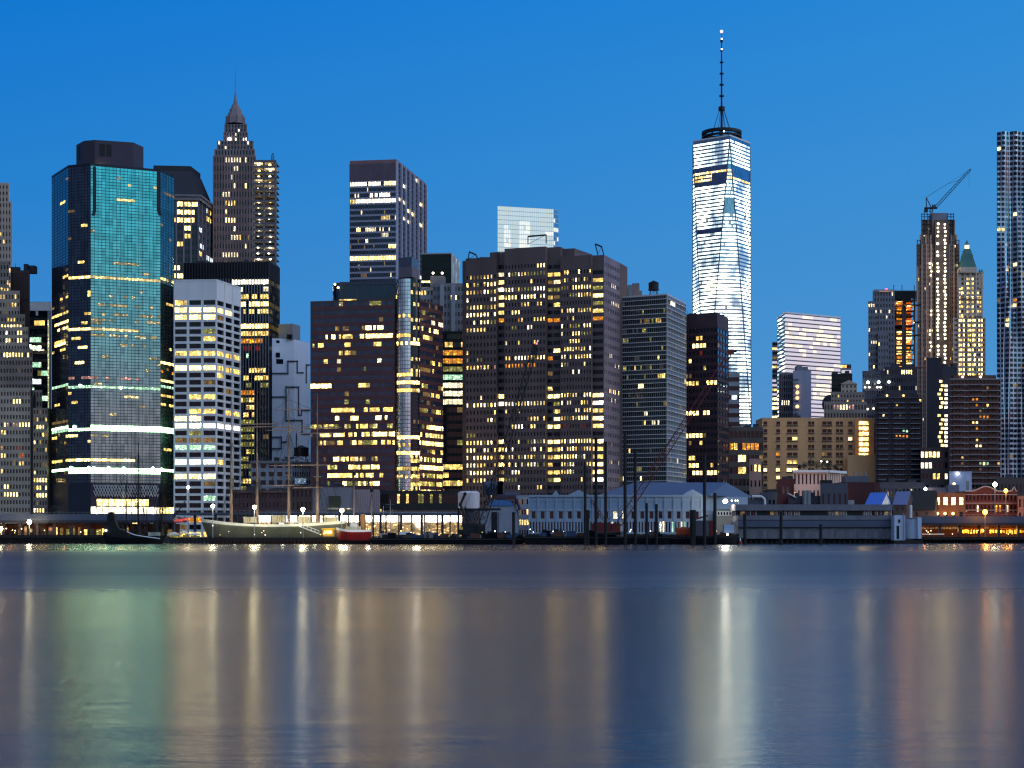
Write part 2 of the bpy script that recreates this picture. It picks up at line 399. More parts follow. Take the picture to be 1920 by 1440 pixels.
# ------------------------------------------------------------------ ground and water
def water_mat():
    m, t, b, o = new_mat('river_water')
    g = t.add('ShaderNodeNewGeometry'); sp = t.add('ShaderNodeSeparateXYZ'); t.link(g.outputs['Position'], sp.inputs[0])
    mp = t.add('ShaderNodeMapping'); t.link(g.outputs['Position'], mp.inputs[0]); mp.inputs['Scale'].default_value = (0.0025, 0.012, 1)
    n = t.add('ShaderNodeTexNoise'); t.link(mp.outputs[0], n.inputs[0]); n.inputs['Scale'].default_value = 1.0; n.inputs['Detail'].default_value = 4
    mp2 = t.add('ShaderNodeMapping'); t.link(g.outputs['Position'], mp2.inputs[0]); mp2.inputs['Scale'].default_value = (0.05, 0.22, 1)
    n2 = t.add('ShaderNodeTexNoise'); t.link(mp2.outputs[0], n2.inputs[0]); n2.inputs['Scale'].default_value = 1.0; n2.inputs['Detail'].default_value = 5; n2.inputs['Roughness'].default_value = 0.6
    # the wind-roughened outer channel starts some 145 m out
    far = t.add('ShaderNodeMapRange', interpolation_type='SMOOTHSTEP'); t.link(t.math('ADD', sp.outputs[1], t.math('MULTIPLY', n.outputs[0], 60.0)), far.inputs[0])
    far.inputs[1].default_value = 150.0; far.inputs[2].default_value = 225.0
    near = t.add('ShaderNodeMapRange', interpolation_type='SMOOTHSTEP'); t.link(sp.outputs[1], near.inputs[0]); near.inputs[1].default_value = 330.0; near.inputs[2].default_value = 460.0; near.inputs[3].default_value = 1.0; near.inputs[4].default_value = 0.1
    farv = t.math('MULTIPLY', far.outputs[0], near.outputs[0])
    rough = t.math('ADD', t.math('ADD', 0.215, t.math('MULTIPLY', farv, 0.15)), t.math('MULTIPLY', t.math('SUBTRACT', n.outputs[0], 0.5), 0.18))
    t.link(rough, b.inputs['Roughness'])
    b.inputs['Base Color'].default_value = (0.016, 0.013, 0.026, 1); b.inputs['IOR'].default_value = 1.34; b.inputs['Specular IOR Level'].default_value = 0.5
    bp = t.add('ShaderNodeBump'); fb = t.add('ShaderNodeMapRange'); t.link(sp.outputs[1], fb.inputs[0]); fb.inputs[1].default_value = 80.0; fb.inputs[2].default_value = 320.0; fb.inputs[3].default_value = 0.25; fb.inputs[4].default_value = 0.03; t.link(fb.outputs[0], bp.inputs['Strength']); bp.inputs['Distance'].default_value = 0.25; t.link(n2.outputs[0], bp.inputs['Height'])
    mp3 = t.add('ShaderNodeMapping'); t.link(g.outputs['Position'], mp3.inputs[0]); mp3.inputs['Scale'].default_value = (0.22, 1.5, 1)
    n3 = t.add('ShaderNodeTexNoise'); t.link(mp3.outputs[0], n3.inputs[0]); n3.inputs['Detail'].default_value = 3
    b2 = t.add('ShaderNodeBump'); fd = t.add('ShaderNodeMapRange'); t.link(sp.outputs[1], fd.inputs[0]); fd.inputs[1].default_value = 40.0; fd.inputs[2].default_value = 220.0; fd.inputs[3].default_value = 0.30; fd.inputs[4].default_value = 0.0; t.link(fd.outputs[0], b2.inputs['Strength']); b2.inputs['Distance'].default_value = 0.035; t.link(n3.outputs[0], b2.inputs['Height']); t.link(bp.outputs[0], b2.inputs['Normal']); t.link(b2.outputs[0], b.inputs['Normal'])
    b.inputs['Specular Tint'].default_value = (1.0, 0.86, 0.60, 1)
    return m
w = MB(); w.poly([(-3000, -2500, 0), (3000, -2500, 0), (3000, 700, 0), (-3000, 700, 0)], water_mat()); struct('water', w)
g = MB(); g.box(-3000, 3000, 668, 5200, -3, 2.0, wm('ground_asphalt', (58, 58, 62), 0.9)); struct('ground', g)

# ------------------------------------------------------------------ wall materials
BEIGE = wm('limestone', (172, 152, 138)); BEIGED = wm('limestone_weathered', (138, 122, 114)); BRICKB = wm('brown_brick', (92, 72, 68))
PURP = wm('brown_granite', (96, 80, 80)); GREYB = wm('grey_brick', (116, 112, 118)); MAROON = wm('maroon_granite', (62, 40, 48), 0.5)
WHITEF = wm('white_aluminium', (206, 204, 206), 0.5, 0.06); DARKST = wm('black_steel', (26, 25, 31), 0.45, 0.2); REDST = wm('red_granite', (92, 54, 56), 0.5)
TAN = wm('tan_brick', (216, 158, 110)); REDBR = wm('red_brick', (126, 58, 44)); PINKST = wm('pink_stone', (214, 176, 160)); DBRICK = wm('dark_brick', (74, 60, 60))
SILV = wm('silver_mullion', (150, 152, 160), 0.4, 0.1, 0.3, 0.4)
TEAL = gm('teal_glass', (136, 186, 190), 0.05, 1.0, 0.5, 0.01); TEALD = gm('teal_glass_dim', (84, 96, 112), 0.06, 0.9, 0.5, 0.01)  # second glass: left faces' dim sky reflection put into a darker tint
PALEG = gm('pale_glass', (150, 176, 200), 0.06, 0.9, 0.5, 0.02)

# ------------------------------------------------------------------ far left: cream crown tower and the setback tower
D = 1010.0
def shaft(T, x0, x1, D, ytop, z0, nx, nz, wall, lit=None, depth=20.0, ww=0.45, wh=0.5, glass=None, skew=0.0, d=0.35, fins=None, span=None, mode='each', cap=None):
    """One tier of a building: a box whose front face spans x0..x1 of the photograph at distance D."""
    A = at(x0, D + skew); B = at(x1, D - skew); z1 = zz(ytop, D); dep = (B * (depth / B.y) * 1.03 if x1 < CX else A * (depth / A.y) * 1.03 if x0 > CX else Vector((0, depth))); P = [A, B, B + dep, A + dep]
    if nx: T.facade(A, B, z0, z1, nx, nz, wall, glass, ww, wh, 0.25, d, lit, mode, fins=fins, span=span)
    T.plain(P, z0, z1, wall, skip=(0,) if nx else ())
    if cap: T.parapet(P, z1, cap, wall)
    return P, z1
T = Tower('crown_tower', 'slim cream stone tower with stepped crown cut by the left frame edge', 'skyscraper', [at(-25, D), at(21, D), at(21, D + 20), at(-25, D + 20)])
P, z = shaft(T, -30, 21, D, 378, 2, 9, 46, BEIGE, Lit(0.05, 'yyd', 1, seed=4), ww=0.4, fins=(9, 0.9, 0.35, BEIGE))
P, z = shaft(T, -28, 16, D + 3, 345, z, 7, 3, BEIGE, Lit(0.04, 'yd', 1, seed=5), depth=16, fins=(7, 0.9, 0.4, BEIGE), cap=0.8)
T.units(P, z, 3, 2); T.finish(60)

D = 768.0
T = Tower('setback_tower', 'stepped grey limestone office tower with many small punched windows at far left', 'skyscraper', [at(-40, D), at(89, D), at(89, D + 40), at(-40, D + 40)])
tiers = [(89, 764, 0, 57), (79, 731, 4, -45), (61, 658, 8, -45), (53, 617, 11, -45), (47, 593, 14, -45), (37, 549, 17, -45), (17, 494, 20, -45)]
bandsA = [(640, 0.55, 0.9, 0.8, 'YY'), (623, 0.5, 0.9, 0.7, 'Yy'), (600, 0.5, 1, 0.5, 'y'), (610, 0.4, 0.95, 0.8, 'Y'), (668, 0.5, 1, 0.85, 'YY'), (792, 0.35, 0.75, 0.9, 'Yp'), (792, 0.76, 1, 0.8, 'Y'), (838, 0.72, 0.85, 0.7, 'r'), (853, 0.8, 0.9, 0.9, 'O'),
          (838, 0.3, 0.55, 0.6, 'Yo'), (853, 0.3, 0.55, 0.8, 'Y'), (925, 0.3, 0.8, 0.85, 'YY'), (912, 0.3, 0.6, 0.6, 'Y'), (866, 0.8, 0.9, 0.6, 'y')]
zlow = 2.0; prev = 2.0
wing = tiers[0]
A = at(62, D + 3); B = at(89, D + 3); z1 = zz(764, D); dep = Vector((0, 36))
T.facade(A, B, 2, z1, 5, 17, BEIGED, None, 0.5, 0.52, 0.24, 0.35, Lit(0.3, 'yyd', 1.6, [(895, 0.2, 1, 0.9, 'Y'), (911, 0.2, 1, 0.9, 'Y'), (926, 0.2, 1, 0.9, 'Y'), (800, 0.2, 1, 0.8, 'Y'), (958, 0.1, 0.8, 0.7, 'Y')], 8))
T.plain([A, B, B + dep, A + dep], 2, z1, BEIGED, skip=(0,))
cr = MB(); cr.bar(at(57, D + 5), at(62.2, D + 5), -6, 0, 2, zz(740, D), DBRICK); T.part('recess', cr)
zt = 2.0
for x1, ytop, dd, x0 in tiers[1:]:
    xe = min(x1, 57) if dd == 4 else x1
    z1 = zz(ytop, D + dd); n = max(2, round((z1 - zt) / 3.6)); nx = round((xe + 45) / 5.6)
    P, _ = shaft(T, -45, xe, D + dd, ytop, zt, nx, n, BEIGE if dd in (4, 11, 17) else BEIGED, Lit(0.07, 'yyYd', 1.5, bandsA, 10 + dd), depth=42 - dd, ww=0.5, wh=0.52, cap=1.0)
    if dd == 4:
        shaft(T, 56.9, 79, D + 9, 731, zz(764, D) , 4, 2, BEIGED, Lit(0.05, 'y', 1, seed=6), depth=26)
    zt = z1
T.units(P, zt, 2, 9); T.finish(100)
D = 806.0
T = Tower('brick_block', 'narrow brown brick rooftop block with vertical ribs behind the stepped limestone tower', 'building', [at(20, D), at(56, D), at(56, D + 14), at(20, D + 14)])
shaft(T, 20, 56, D, 507, 2, 0, 0, BRICKB, depth=14); A, B = at(20, D), at(56, D)
T.wall.bar(A, B, 0.004, 0.35, zz(512, D), zz(507, D), BRICKB)
for k in range(9):
    q = MB(); c = A.lerp(B, (k + 0.5) / 9); q.bar(c - Vector((0.45, 0)), c + Vector((0.45, 0)), 0.004, 0.3, zz(562, D), zz(512.5, D), BRICKB); T.part('pilaster', q)
T.units([A, B, B + Vector((0, 12)), A + Vector((0, 12))], zz(507, D), 3, 5); T.finish(0)

D = 850.0
T = Tower('pale_framed_tower', 'dark glass office block with pale top frame and green-white lit floors beside the teal tower', 'skyscraper', [at(38, D), at(96, D), at(96, D + 30), at(38, D + 30)])
A, B = at(38, D), at(90, D); z1 = zz(582, D)
T.facade(A, B, 2, z1, 8, 27, DARKST, GLASS, 1.0, 0.6, 0.2, 0.2, Lit(0.1, 'cg', 3, [(639, 0.3, 0.8, 1, 'g'), (652, 0.3, 0.8, 0.9, 'gW'), (679, 0.3, 0.75, 0.8, 'g'), (693, 0.3, 0.75, 0.8, 'g'), (719, 0.3, 0.75, 0.6, 'c'), (608, 0.3, 1, 0.5, 'y'), (707, 0.3, 0.75, 0.7, 'n')], 3), 'band')
T.plain([A, at(96, D), at(96, D + 30), at(38, D + 30)], 2, zz(566, D), DARKST, skip=(0,))
T.wall.poly([(A.x, A.y, z1), (B.x, B.y, z1), (B.x, B.y, zz(566, D)), (A.x, A.y, zz(566, D))], DARKST)
f = MB(); f.bar(at(36, D), at(96, D), 0.02, 1.0, zz(583, D), zz(567, D), WHITEF); f.bar(at(68, D), at(72, D), 0.02, 0.9, zz(592, D), zz(583.2, D), WHITEF); T.part('top_frame', f)
q = MB(); q.bar(at(90.5, D), at(95, D), 0.02, 1.2, 2, zz(583.2, D), SILV); T.part('corner_pier', q)
q = MB(); q.bar(at(91.2, D), at(92.8, D), 1.21, 1.5, zz(868, D), zz(600, D), em('strip_light', (235, 245, 190), 0.75, 0.2)); T.part('light_strip', q)
T.finish()

# ------------------------------------------------------------------ the teal octagonal glass tower
D0 = 745.0
P, z1 = roofline(D0, (170, 310), (97, 334), (128, 314), (301, 322), (327, 334))
p2, p0, p1, p3, p4 = P
b4 = p4 + Vector((-9, 40)); b0 = p0 + Vector((-11, 40)); b3 = b4 + Vector((-18, 14)); b1 = b0 + Vector((14, 14))
PL = [p0, p1, p2, p3, p4, b4, b3, b1, b0]
T = Tower('octagonal_glass_tower', 'tall octagonal tower of teal reflective glass with bright green-white lit floors', 'skyscraper', PL)
zl = zz(905, D0); NZ = 104
tb = [(523, 0, 1, 1.0, 'T'), (528, 0.0, 1.0, 0.0, 't'), (375, 0.35, 0.62, 1, 'T'), (497, 0.34, 0.66, 0.9, 't'), (345, 0.55, 0.6, 0.9, 'T'), (348, 0.88, 0.97, 0.9, 'T'), (590, 0.05, 1, 0.75, 't'), (604, 0.0, 1, 0.55, 't'), (618, 0.0, 0.7, 0.95, 'T'), (633, 0, 1, 0.5, 't'), (648, 0.4, 0.8, 0.4, 't'), (559, 0.2, 1, 0.35, 't'), (575, 0.1, 1, 0.3, 't'),
      (725, 0, 1, 1, 'g'), (709, 0, 0.7, 0.4, 'p'), (743, 0.5, 0.66, 1, 'T'), (762, 0.3, 0.8, 0.2, 't'), (802, 0, 1, 1, 'G'), (807.7, 0, 1, 1, 'G'), (818, 0, 0.28, 0.8, 't'), (863, 0, 0.62, 1, 'Y'), (879, 0, 1, 1, 'G'), (884.7, 0, 1, 1, 'G')]
MULL = wm('teal_mullion', (28, 62, 74), 0.5); MULLN = wm('navy_mullion', (18, 22, 36), 0.5)
T.facade(p2, p3, zl, z1, 19, NZ, MULL, TEAL, 0.9, 0.82, 0.1, 0.06, Lit(0.012, 'tt', 2, tb, 3), 'curtain')
lb = [(523, 0, 1, 1.0, 'Y'), (618, 0.0, 1, 1, 'Y'), (604, 0.6, 1, 0.4, 'y'), (633, 0.1, 0.5, 0.8, 'y'), (649, 0.3, 0.8, 0.7, 'Y'), (680, 0.3, 0.7, 0.9, 'Y'), (725, 0, 1, 1, 'g'), (711, 0, 1, 0.4, 'p'), (803, 0, 1, 1, 'G'), (807, 0, 1, 1, 'G'), (818, 0, 0.4, 0.9, 'Y'), (863, 0, 1, 1, 'Y'), (880, 0, 1, 1, 'G'), (884, 0, 1, 1, 'G'), (590, 0.7, 1, 0.8, 'y')]
T.facade(p1, p2, zl, z1, 7, NZ, MULLN, TEALD, 0.92, 0.86, 0.07, 0.06, Lit(0.02, 'yd', 2, lb, 4), 'curtain')
lb2 = [(605, 0.1, 1, 0.8, 'Y'), (618, 0.3, 1, 0.8, 'Y'), (640, 0.2, 1, 0.8, 'y'), (648, 0.2, 0.9, 0.9, 'Y'), (660, 0, 0.8, 0.8, 'y'), (727, 0, 1, 1, 'g'), (806, 0, 1, 1, 'G'), (810, 0, 1, 1, 'g'), (822, 0, 1, 0.8, 'y'), (866, 0, 1, 0.7, 'y'), (884, 0, 1, 1, 'G'), (525, 0.7, 1, 0.9, 'y'), (563, 0.6, 1, 0.5, 'y')]
T.facade(p0, p1, zl, z1, 6, NZ, MULLN, TEALD, 0.92, 0.86, 0.07, 0.06, Lit(0.02, 'yd', 2, lb2, 5), 'curtain')
T.facade(p3, p4, zl, z1, 5, NZ, MULL, gm('blue_teal_glass', (112, 146, 146), 0.05, 1.0), 0.88, 0.82, 0.1, 0.06, Lit(0.02, 'yd', 2, [(523, 0, 1, 0.8, 'y'), (628, 0.6, 1, 0.8, 'y'), (683, 0, 1, 0.8, 'Y'), (697, 0, 1, 0.7, 'o'), (716, 0, 1, 0.9, 'Y'), (727, 0, 1, 1, 'g'), (744, 0, 1, 0.8, 'y'), (757, 0, 1, 0.7, 'y'), (803, 0, 1, 1, 'G'), (808, 0, 1, 1, 'G'), (843, 0.2, 0.8, 0.6, 'y'), (880, 0, 1, 1, 'G'), (884, 0, 1, 1, 'G')], 6), 'curtain')
T.plain(PL, zl, z1, MULLN, ROOF, skip=(0, 1, 2, 3))
LOW = wm('podium_dark', (36, 40, 52), 0.5)
for i, (a, b) in enumerate(((p0, p1), (p1, p2))):
    T.wall.poly([(a.x, a.y, 2), (b.x, b.y, 2), (b.x, b.y, zl), (a.x, a.y, zl)], LOW)
T.facade(p2, p3, 2, zl, 12, 7, LOW, GLASSB, 0.9, 0.86, 0.05, 0.3, Lit(0.0, 'y', 2, [(942, 0.08, 0.8, 0.95, 'Y'), (958, 0.0, 0.97, 1, 'W'), (973, 0.0, 0.97, 1, 'W'), (988, 0, 1, 0.4, 'Y')], 7), 'curtain')
T.facade(p3, p4, 2, zl, 5, 7, LOW, GLASSB, 0.9, 0.8, 0.1, 0.3, Lit(0.05, 'y', 2, [(958, 0.0, 0.97, 0.7, 'Y')], 7), 'curtain')
T.plain(PL, 2, zl, LOW, LOW, skip=(0, 1, 2, 3))
tr = MB()                                                             # white space frame above the lobby
r = random.Random(4); u = (p3 - p2)
for k in range(4):
    za = zz(909 + 5.5 * k, D0)
    for i in range(24):
        c = p2 + u * ((i + 0.8 + 0.5 * (k % 2)) / 26); c2 = p2 + u * ((i + 1.3 + 0.5 * (k % 2)) / 26); n = Vector((u.y, -u.x)).normalized() * 1.2
        tr.tube((c.x + n.x, c.y + n.y, za), (c2.x + n.x, c2.y + n.y, za - 1.3), 0.16, 0.16, 4, WHITE); tr.tube((c2.x + n.x, c2.y + n.y, za - 1.3), (c2.x + n.x * 1.8, c2.y + n.y * 1.8, za), 0.14, 0.14, 4, WHITE)
T.part('space_frame', tr)
for xa in (177.5, 298.0):
    g1 = MB()
    for ya, yb, xs in ((312, 395, 0), (395, 404, -2.5 if xa < 200 else 2.5)):
        a = onface(p2, p3, xa, ya, 0.25); b = onface(p2, p3, xa + xs, yb, 0.25); du = u.normalized() * 0.55
        g1.poly([(a.x - du.x, a.y - du.y, a.z), (b.x - du.x, b.y - du.y, b.z), (b.x + du.x, b.y + du.y, b.z), (a.x + du.x, a.y + du.y, a.z)], MULLN)
        for sg in (-1, 1): g1.tube((a.x + du.x * sg, a.y + du.y * sg, a.z), (b.x + du.x * sg, b.y + du.y * sg, b.z), 0.14, 0.14, 4, MULLN)
    T.part('groove_strip', g1)  # dark proud strip; shade of the corner notch put into its colour
T.parapet(PL, z1, 1.0, MULLN)
def px_poly(D, pts, depth):
    f = [at(x, D + dd) for x, dd in pts]; return f + [Vector((q.x, q.y + depth)) for q in reversed(f)]
ph = MB(); Q = [at(143, 764), at(157, 756), at(178, 754), at(250, 759), at(269, 768), at(269, 790), at(143, 790)]
ph.prism(Q, z1 + 0.01, zz(268, 760), wm('penthouse_plum', (58, 52, 66), 0.7), ROOF)
phob = T.part('penthouse', ph)
for x0, x1 in ((187, 197), (200, 209), (146, 150)):
    a, b = (Q[2], Q[3]) if x0 > 160 else (Q[0], Q[1]); lv = MB(); A_ = onface(a, b, x0, 276); B_ = onface(a, b, x1, 276)
    lv.bar(A_.xy, B_.xy, 0.01, 0.15, zz(297, 760), zz(275, 760), BLACK); lv.build('louver', phob)
for x in (176, 188, 206, 224):
    k = MB(); c = at(x, 775); k.tube((c.x, c.y, zz(268, 760)), (c.x, c.y, zz(259, 760)), 1.6 if x > 200 else 0.8, None, 8, STEEL); T.part('roof_vent', k)
k = MB(); c = at(187, 753); k.tube((c.x, c.y, z1), (c.x, c.y, z1 + 1.0), 0.15, 0.15, 5, METAL); k.ball((c.x, c.y, z1 + 1.5), 0.75, bulb('bulb_warm', (255, 214, 120), 12)); T.part('roof_lamp', k)
fl = []
for x, y in ((150, 723), (227, 727), (139, 800), (187, 800), (236, 803), (272, 803), (147, 862), (133, 877), (166, 877), (176, 877), (204, 877), (232, 878), (287, 878), (303, 880)):
    a, b = (p1, p2) if x < 170 else (p2, p3); c = onface(a, b, x, y, 0.5); k = MB(); k.ball(c, 0.62, bulb('bulb_green', (205, 255, 225), 22)); T.part('floodlight', k)
T.finish()

# ------------------------------------------------------------------ mansard tower, art deco spire, lamp-lit frame tower
D = 1050.0
T = Tower('mansard_tower', 'dark office tower with sloping mansard roof left of the art deco spire', 'skyscraper', [at(262, D), at(372, D), at(400, D + 30), at(262, D + 40)])
A, C, B, K, z1 = quad3(D, (262, 374), (372, 376), (400, 396))
fl_ = [(386, 0.6, 1, 1, 'Y'), (394, 0.6, 1, 0.95, 'Y'), (403, 0.6, 1, 0.8, 'Y'), (409, 0.6, 1, 0.9, 'Y'), (417, 0.6, 1, 0.7, 'Y'), (425, 0.75, 0.9, 0.9, 'Y'), (436, 0.75, 0.9, 0.9, 'y'), (449, 0.75, 0.9, 0.9, 'y')]
T.facade(A, C, 2, z1, 16, 42, wm('mansard_granite', (70, 66, 78)), GLASS, 0.8, 0.55, 0.25, 0.3, Lit(0.2, 'yY', 2, fl_, 5), 'band', fins=(8, 1.0, 0.3, GREYB))
T.facade(C, B, 2, z1, 8, 42, wm('mansard_granite', (70, 66, 78)), PALEG, 0.85, 0.6, 0.2, 0.3, Lit(0.35, 'ycd', 2, [], 6), 'band', fins=(4, 1.0, 0.3, GREYB))
P = [A, C, B, K]; T.plain(P, 2, z1, GREYB, skip=(0, 1))
cn = MB(); zc = z1
for o_, h0, h1 in ((1.2, 0, 2.2), (2.0, 2.2, 3.4)):
    for a, b in ((A, C), (C, B)): cn.bar(a, b + (b - a).normalized() * o_, 0.01 - 1.0, o_, zc + h0, zc + h1, GREYB)
T.part('cornice', cn)
cc = (A + C + B + K) / 4; mr_ = MB(); P2 = [cc + (p - cc) * 0.62 for p in P]
mr_.prism([cc + (p - cc) * 0.98 for p in P], z1 + 3.4, zz(322, D + 10), wm('mansard_slate', (36, 36, 46), 0.6), ROOF, [cc + (p - cc) * 0.66 for p in P]); T.part('mansard_roof', mr_)
k = MB(); k.prism([cc + (p - cc) * 0.64 for p in P], zz(322, D + 10) + 0.01, zz(312, D + 10), wm('mansard_slate', (36, 36, 46), 0.6)); T.part('roof_crown', k)
T.finish()

D = 1080.0; cxp = 441.5
T = Tower('art_deco_spire_tower', 'slender art deco stone skyscraper stepping up to a needle spire', 'skyscraper', [at(400, D), at(479, D), at(479, D + 27), at(400, D + 27)])
DECO = wm('deco_brick', (136, 112, 110), var=0.3); DECOD = wm('deco_stone', (126, 112, 114), var=0.3)
dl = [(298, 0.3, 0.65, 0.7, 'w'), (309, 0.4, 0.6, 0.5, 'w'), (321, 0.4, 0.6, 0.7, 'w'), (332, 0.4, 0.6, 0.5, 'w'), (355, 0.5, 0.8, 0.4, 'Y'), (363, 0.2, 0.5, 0.5, 'w'), (387, 0.3, 0.5, 0.7, 'y'), (408, 0.3, 0.5, 0.5, 'w'), (418, 0.3, 0.5, 0.8, 'Y'), (428, 0.3, 0.5, 0.8, 'Y'), (440, 0.25, 0.65, 0.6, 'y'), (452, 0.25, 0.5, 0.8, 'w'), (485, 0.2, 0.6, 0.8, 'w')]
P, z = shaft(T, 400.5, 479, D, 292, 2, 15, 44, DECO, Lit(0.04, 'wyd', 1, dl, 2), 28, 0.42, 0.55, fins=(15, 0.85, 0.5, DECO))
for x0, x1, yt, dd, nx, nz in ((403, 477, 280, 2, 13, 1), (408, 474, 264, 4, 11, 2), (420, 464, 248, 7, 9, 2), (422, 462, 233, 8, 7, 2)):
    P, z = shaft(T, x0, x1, D + dd, yt, z, nx, nz, DECO if dd < 7 else DECOD, Lit(0.25, 'wW', 1, seed=dd), 28 - 2 * dd, 0.42, 0.6, fins=(nx, 0.8, 0.5, DECOD))
sx = MB(); cpt = at(cxp, D + 14)
def octo(c, r, n=8, a0=22.5): return [Vector((c.x + r * math.cos(R(a0 + 360 * i / n)), c.y + r * math.sin(R(a0 + 360 * i / n)))) for i in range(n)]
m2 = F / (D + 14)
zs = z
for w0, w1, ya, yb in ((34, 33, 233, 221), (30, 27, 221, 213), (23, 21, 213, 205), (17, 13, 205, 197), (9, 6.5, 197, 190)):
    sx.prism(octo(cpt, w0 / 2 / m2 * 1.04), zz(ya, D + 14), zz(yb, D + 14), DECOD, DECOD, octo(cpt, w1 / 2 / m2 * 1.04))
T.part('crown', sx)
for i in range(8):
    c = octo(cpt, 17 / m2)[i]; k = MB(); k.prism(octo(c, 0.9, 6), zz(234, D + 14), zz(219, D + 14), DECOD, DECOD, octo(c, 0.5, 6)); T.part('pinnacle', k)
k = MB(); k.tube((cpt.x, cpt.y, zz(191, D + 14)), (cpt.x, cpt.y, zz(174, D + 14)), 1.0, 0.55, 8, STEEL); k.tube((cpt.x, cpt.y, zz(174, D + 14)), (cpt.x, cpt.y, zz(124, D + 14)), 0.45, 0.16, 6, STEEL); T.part('needle', k)
k = MB(); c = at(431, D + 5); k.ball((c.x, c.y, zz(257, D)), 0.9, bulb('bulb_white', (255, 250, 235), 14)); T.part('floodlight', k)
T.finish()

D = 1000.0
T = Tower('unfinished_frame_tower', 'slim unfinished concrete frame tower with lamps glowing on every open floor', 'skyscraper', [at(475, D), at(518, D), at(518, D + 14), at(475, D + 14)])
z1 = zz(303, D); n = 66
for k_ in range(19, n + 1):
    zf = 2 + (z1 - 2) * k_ / n; s_ = MB(); a, b = at(474.5, D), at(518, D); s_.box(a.x, b.x, D, D + 14, zf - 0.45, zf, CONC); s_.box(a.x, b.x, D - 0.1, D - 0.02, zf, zf + 1.0, wm('safety_net', (96, 90, 100))); T.part('floor_slab', s_)
T.wall.box(at(474.5, D).x, at(518, D).x, D, D + 14, 2, 2 + (z1 - 2) * 18.5 / n, CONC)
T.wall.box(at(482, D).x, at(511, D).x, D + 8, D + 13, 2 + (z1 - 2) * 18.6 / n, z1 - 0.5, wm('core_dark', (66, 60, 64)))
for x in (475.5, 495, 517):
    k = MB(); c = at(x, D + 1); k.box(c.x - 0.5, c.x + 0.5, c.y - 0.5, c.y + 0.5, 2 + (z1 - 2) * 18.5 / n, z1, CONC); T.part('column', k)
k = MB(); c = at(511.5, D + 2); k.lattice((c.x, c.y, z1), (c.x, c.y, zz(286, D)), 1.4, 1.2, 5, 0.15, METAL); T.part('hoist_mast', k)
r = random.Random(3); j = 0
for y in (309.5, 321, 332, 344, 355, 366, 377, 388, 399, 409, 419, 430, 441, 452, 463, 474, 485):
    for x in (485, 505.5):
        if r.random() < 0.9:
            k = MB(); c = pt(x + r.uniform(-1.5, 1.5), y, D + 0.8); k.ball(c, 0.85, bulb('bulb_amber', (255, 206, 110), 7) if y < 395 and r.random() < 0.85 else bulb('bulb_whitish', (255, 246, 214), 7)); T.part('work_lamp', k)
            if j % 3 == 0: lamp('work_light', c + Vector((0, 2.0, -0.6)), 2600, (1, 0.8, 0.5), 0.4)
            j += 1
T.finish()

# ------------------------------------------------------------------ black mullioned tower, white grid tower, windowless white building
A, C, B, K, z1 = quad3(850.0, (345, 493), (504, 490), (523, 502))
T = Tower('black_mullion_tower', 'black office tower with tight vertical mullions standing behind the white grid tower', 'skyscraper', [A, C, B, K])
zt = zz(524, 850)
for a, b, nx, ex in ((A, C, 30, [(527, 0.58, 1, 1, 'W'), (541, 0.6, 1, 0.4, 'w'), (552, 0.6, 1, 0.5, 'Y'), (563, 0.55, 1, 0.5, 'y'), (574, 0.6, 1, 0.85, 'Y'), (585, 0.6, 1, 0.5, 'y'), (619, 0.55, 1, 1, 'Y'), (631, 0.55, 1, 0.8, 'y'), (643, 0.5, 1, 0.6, 'o'), (655, 0.7, 1, 0.4, 'r'), (667, 0.55, 1, 0.7, 'g'), (690, 0.6, 1, 0.6, 'y'), (702, 0.5, 1, 0.4, 'y'), (715, 0.5, 1, 0.6, 'y'), (727, 0.6, 1, 0.4, 'n'), (738, 0.6, 0.85, 0.6, 'o')]),
                 (C, B, 9, [(530, 0, 1, 0.9, 'W'), (541, 0, 1, 0.6, 'W'), (552, 0, 1, 0.6, 'w'), (563, 0, 1, 0.5, 'W'), (575, 0, 1, 0.9, 'Y'), (587, 0, 1, 0.6, 'W'), (600, 0, 1, 0.5, 'c'), (622, 0, 1, 1, 'Y'), (635, 0, 1, 0.5, 'c'), (650, 0, 1, 0.6, 'C'), (665, 0, 1, 0.4, 'c'), (680, 0, 1, 0.4, 'c')])):
    for yy in range(745, 930, 11): ex.append((yy, 0.5, 0.82, 0.75, 'nny'))
    T.facade(a, b, 2, zt, nx, 35, DARKST, GLASS, 1.0, 0.62, 0.2, 0.15, Lit(0.12, 'yd', 2, ex, nx), 'band', fins=(nx, 0.35, 0.45, SILV if nx == 30 else DARKST), key='f')
    T.wall.bar(a, b, -0.3, 0.0, zt, z1, BLACK)
    lv = MB()
    for i in range(nx + 1):
        c = a.lerp(b, i / nx); t = (b - a).normalized(); lv.bar(c - t * 0.2, c + t * 0.2, 0.01, 0.5, zt, z1, wm('louver_grey', (54, 52, 62)))
    T.part('louver_screen', lv)
T.plain([A, C, B, K], 2, z1, DARKST, skip=(0, 1)); T.units([A, C, B, K], z1, 3, 5, h=(1, 2)); T.finish()

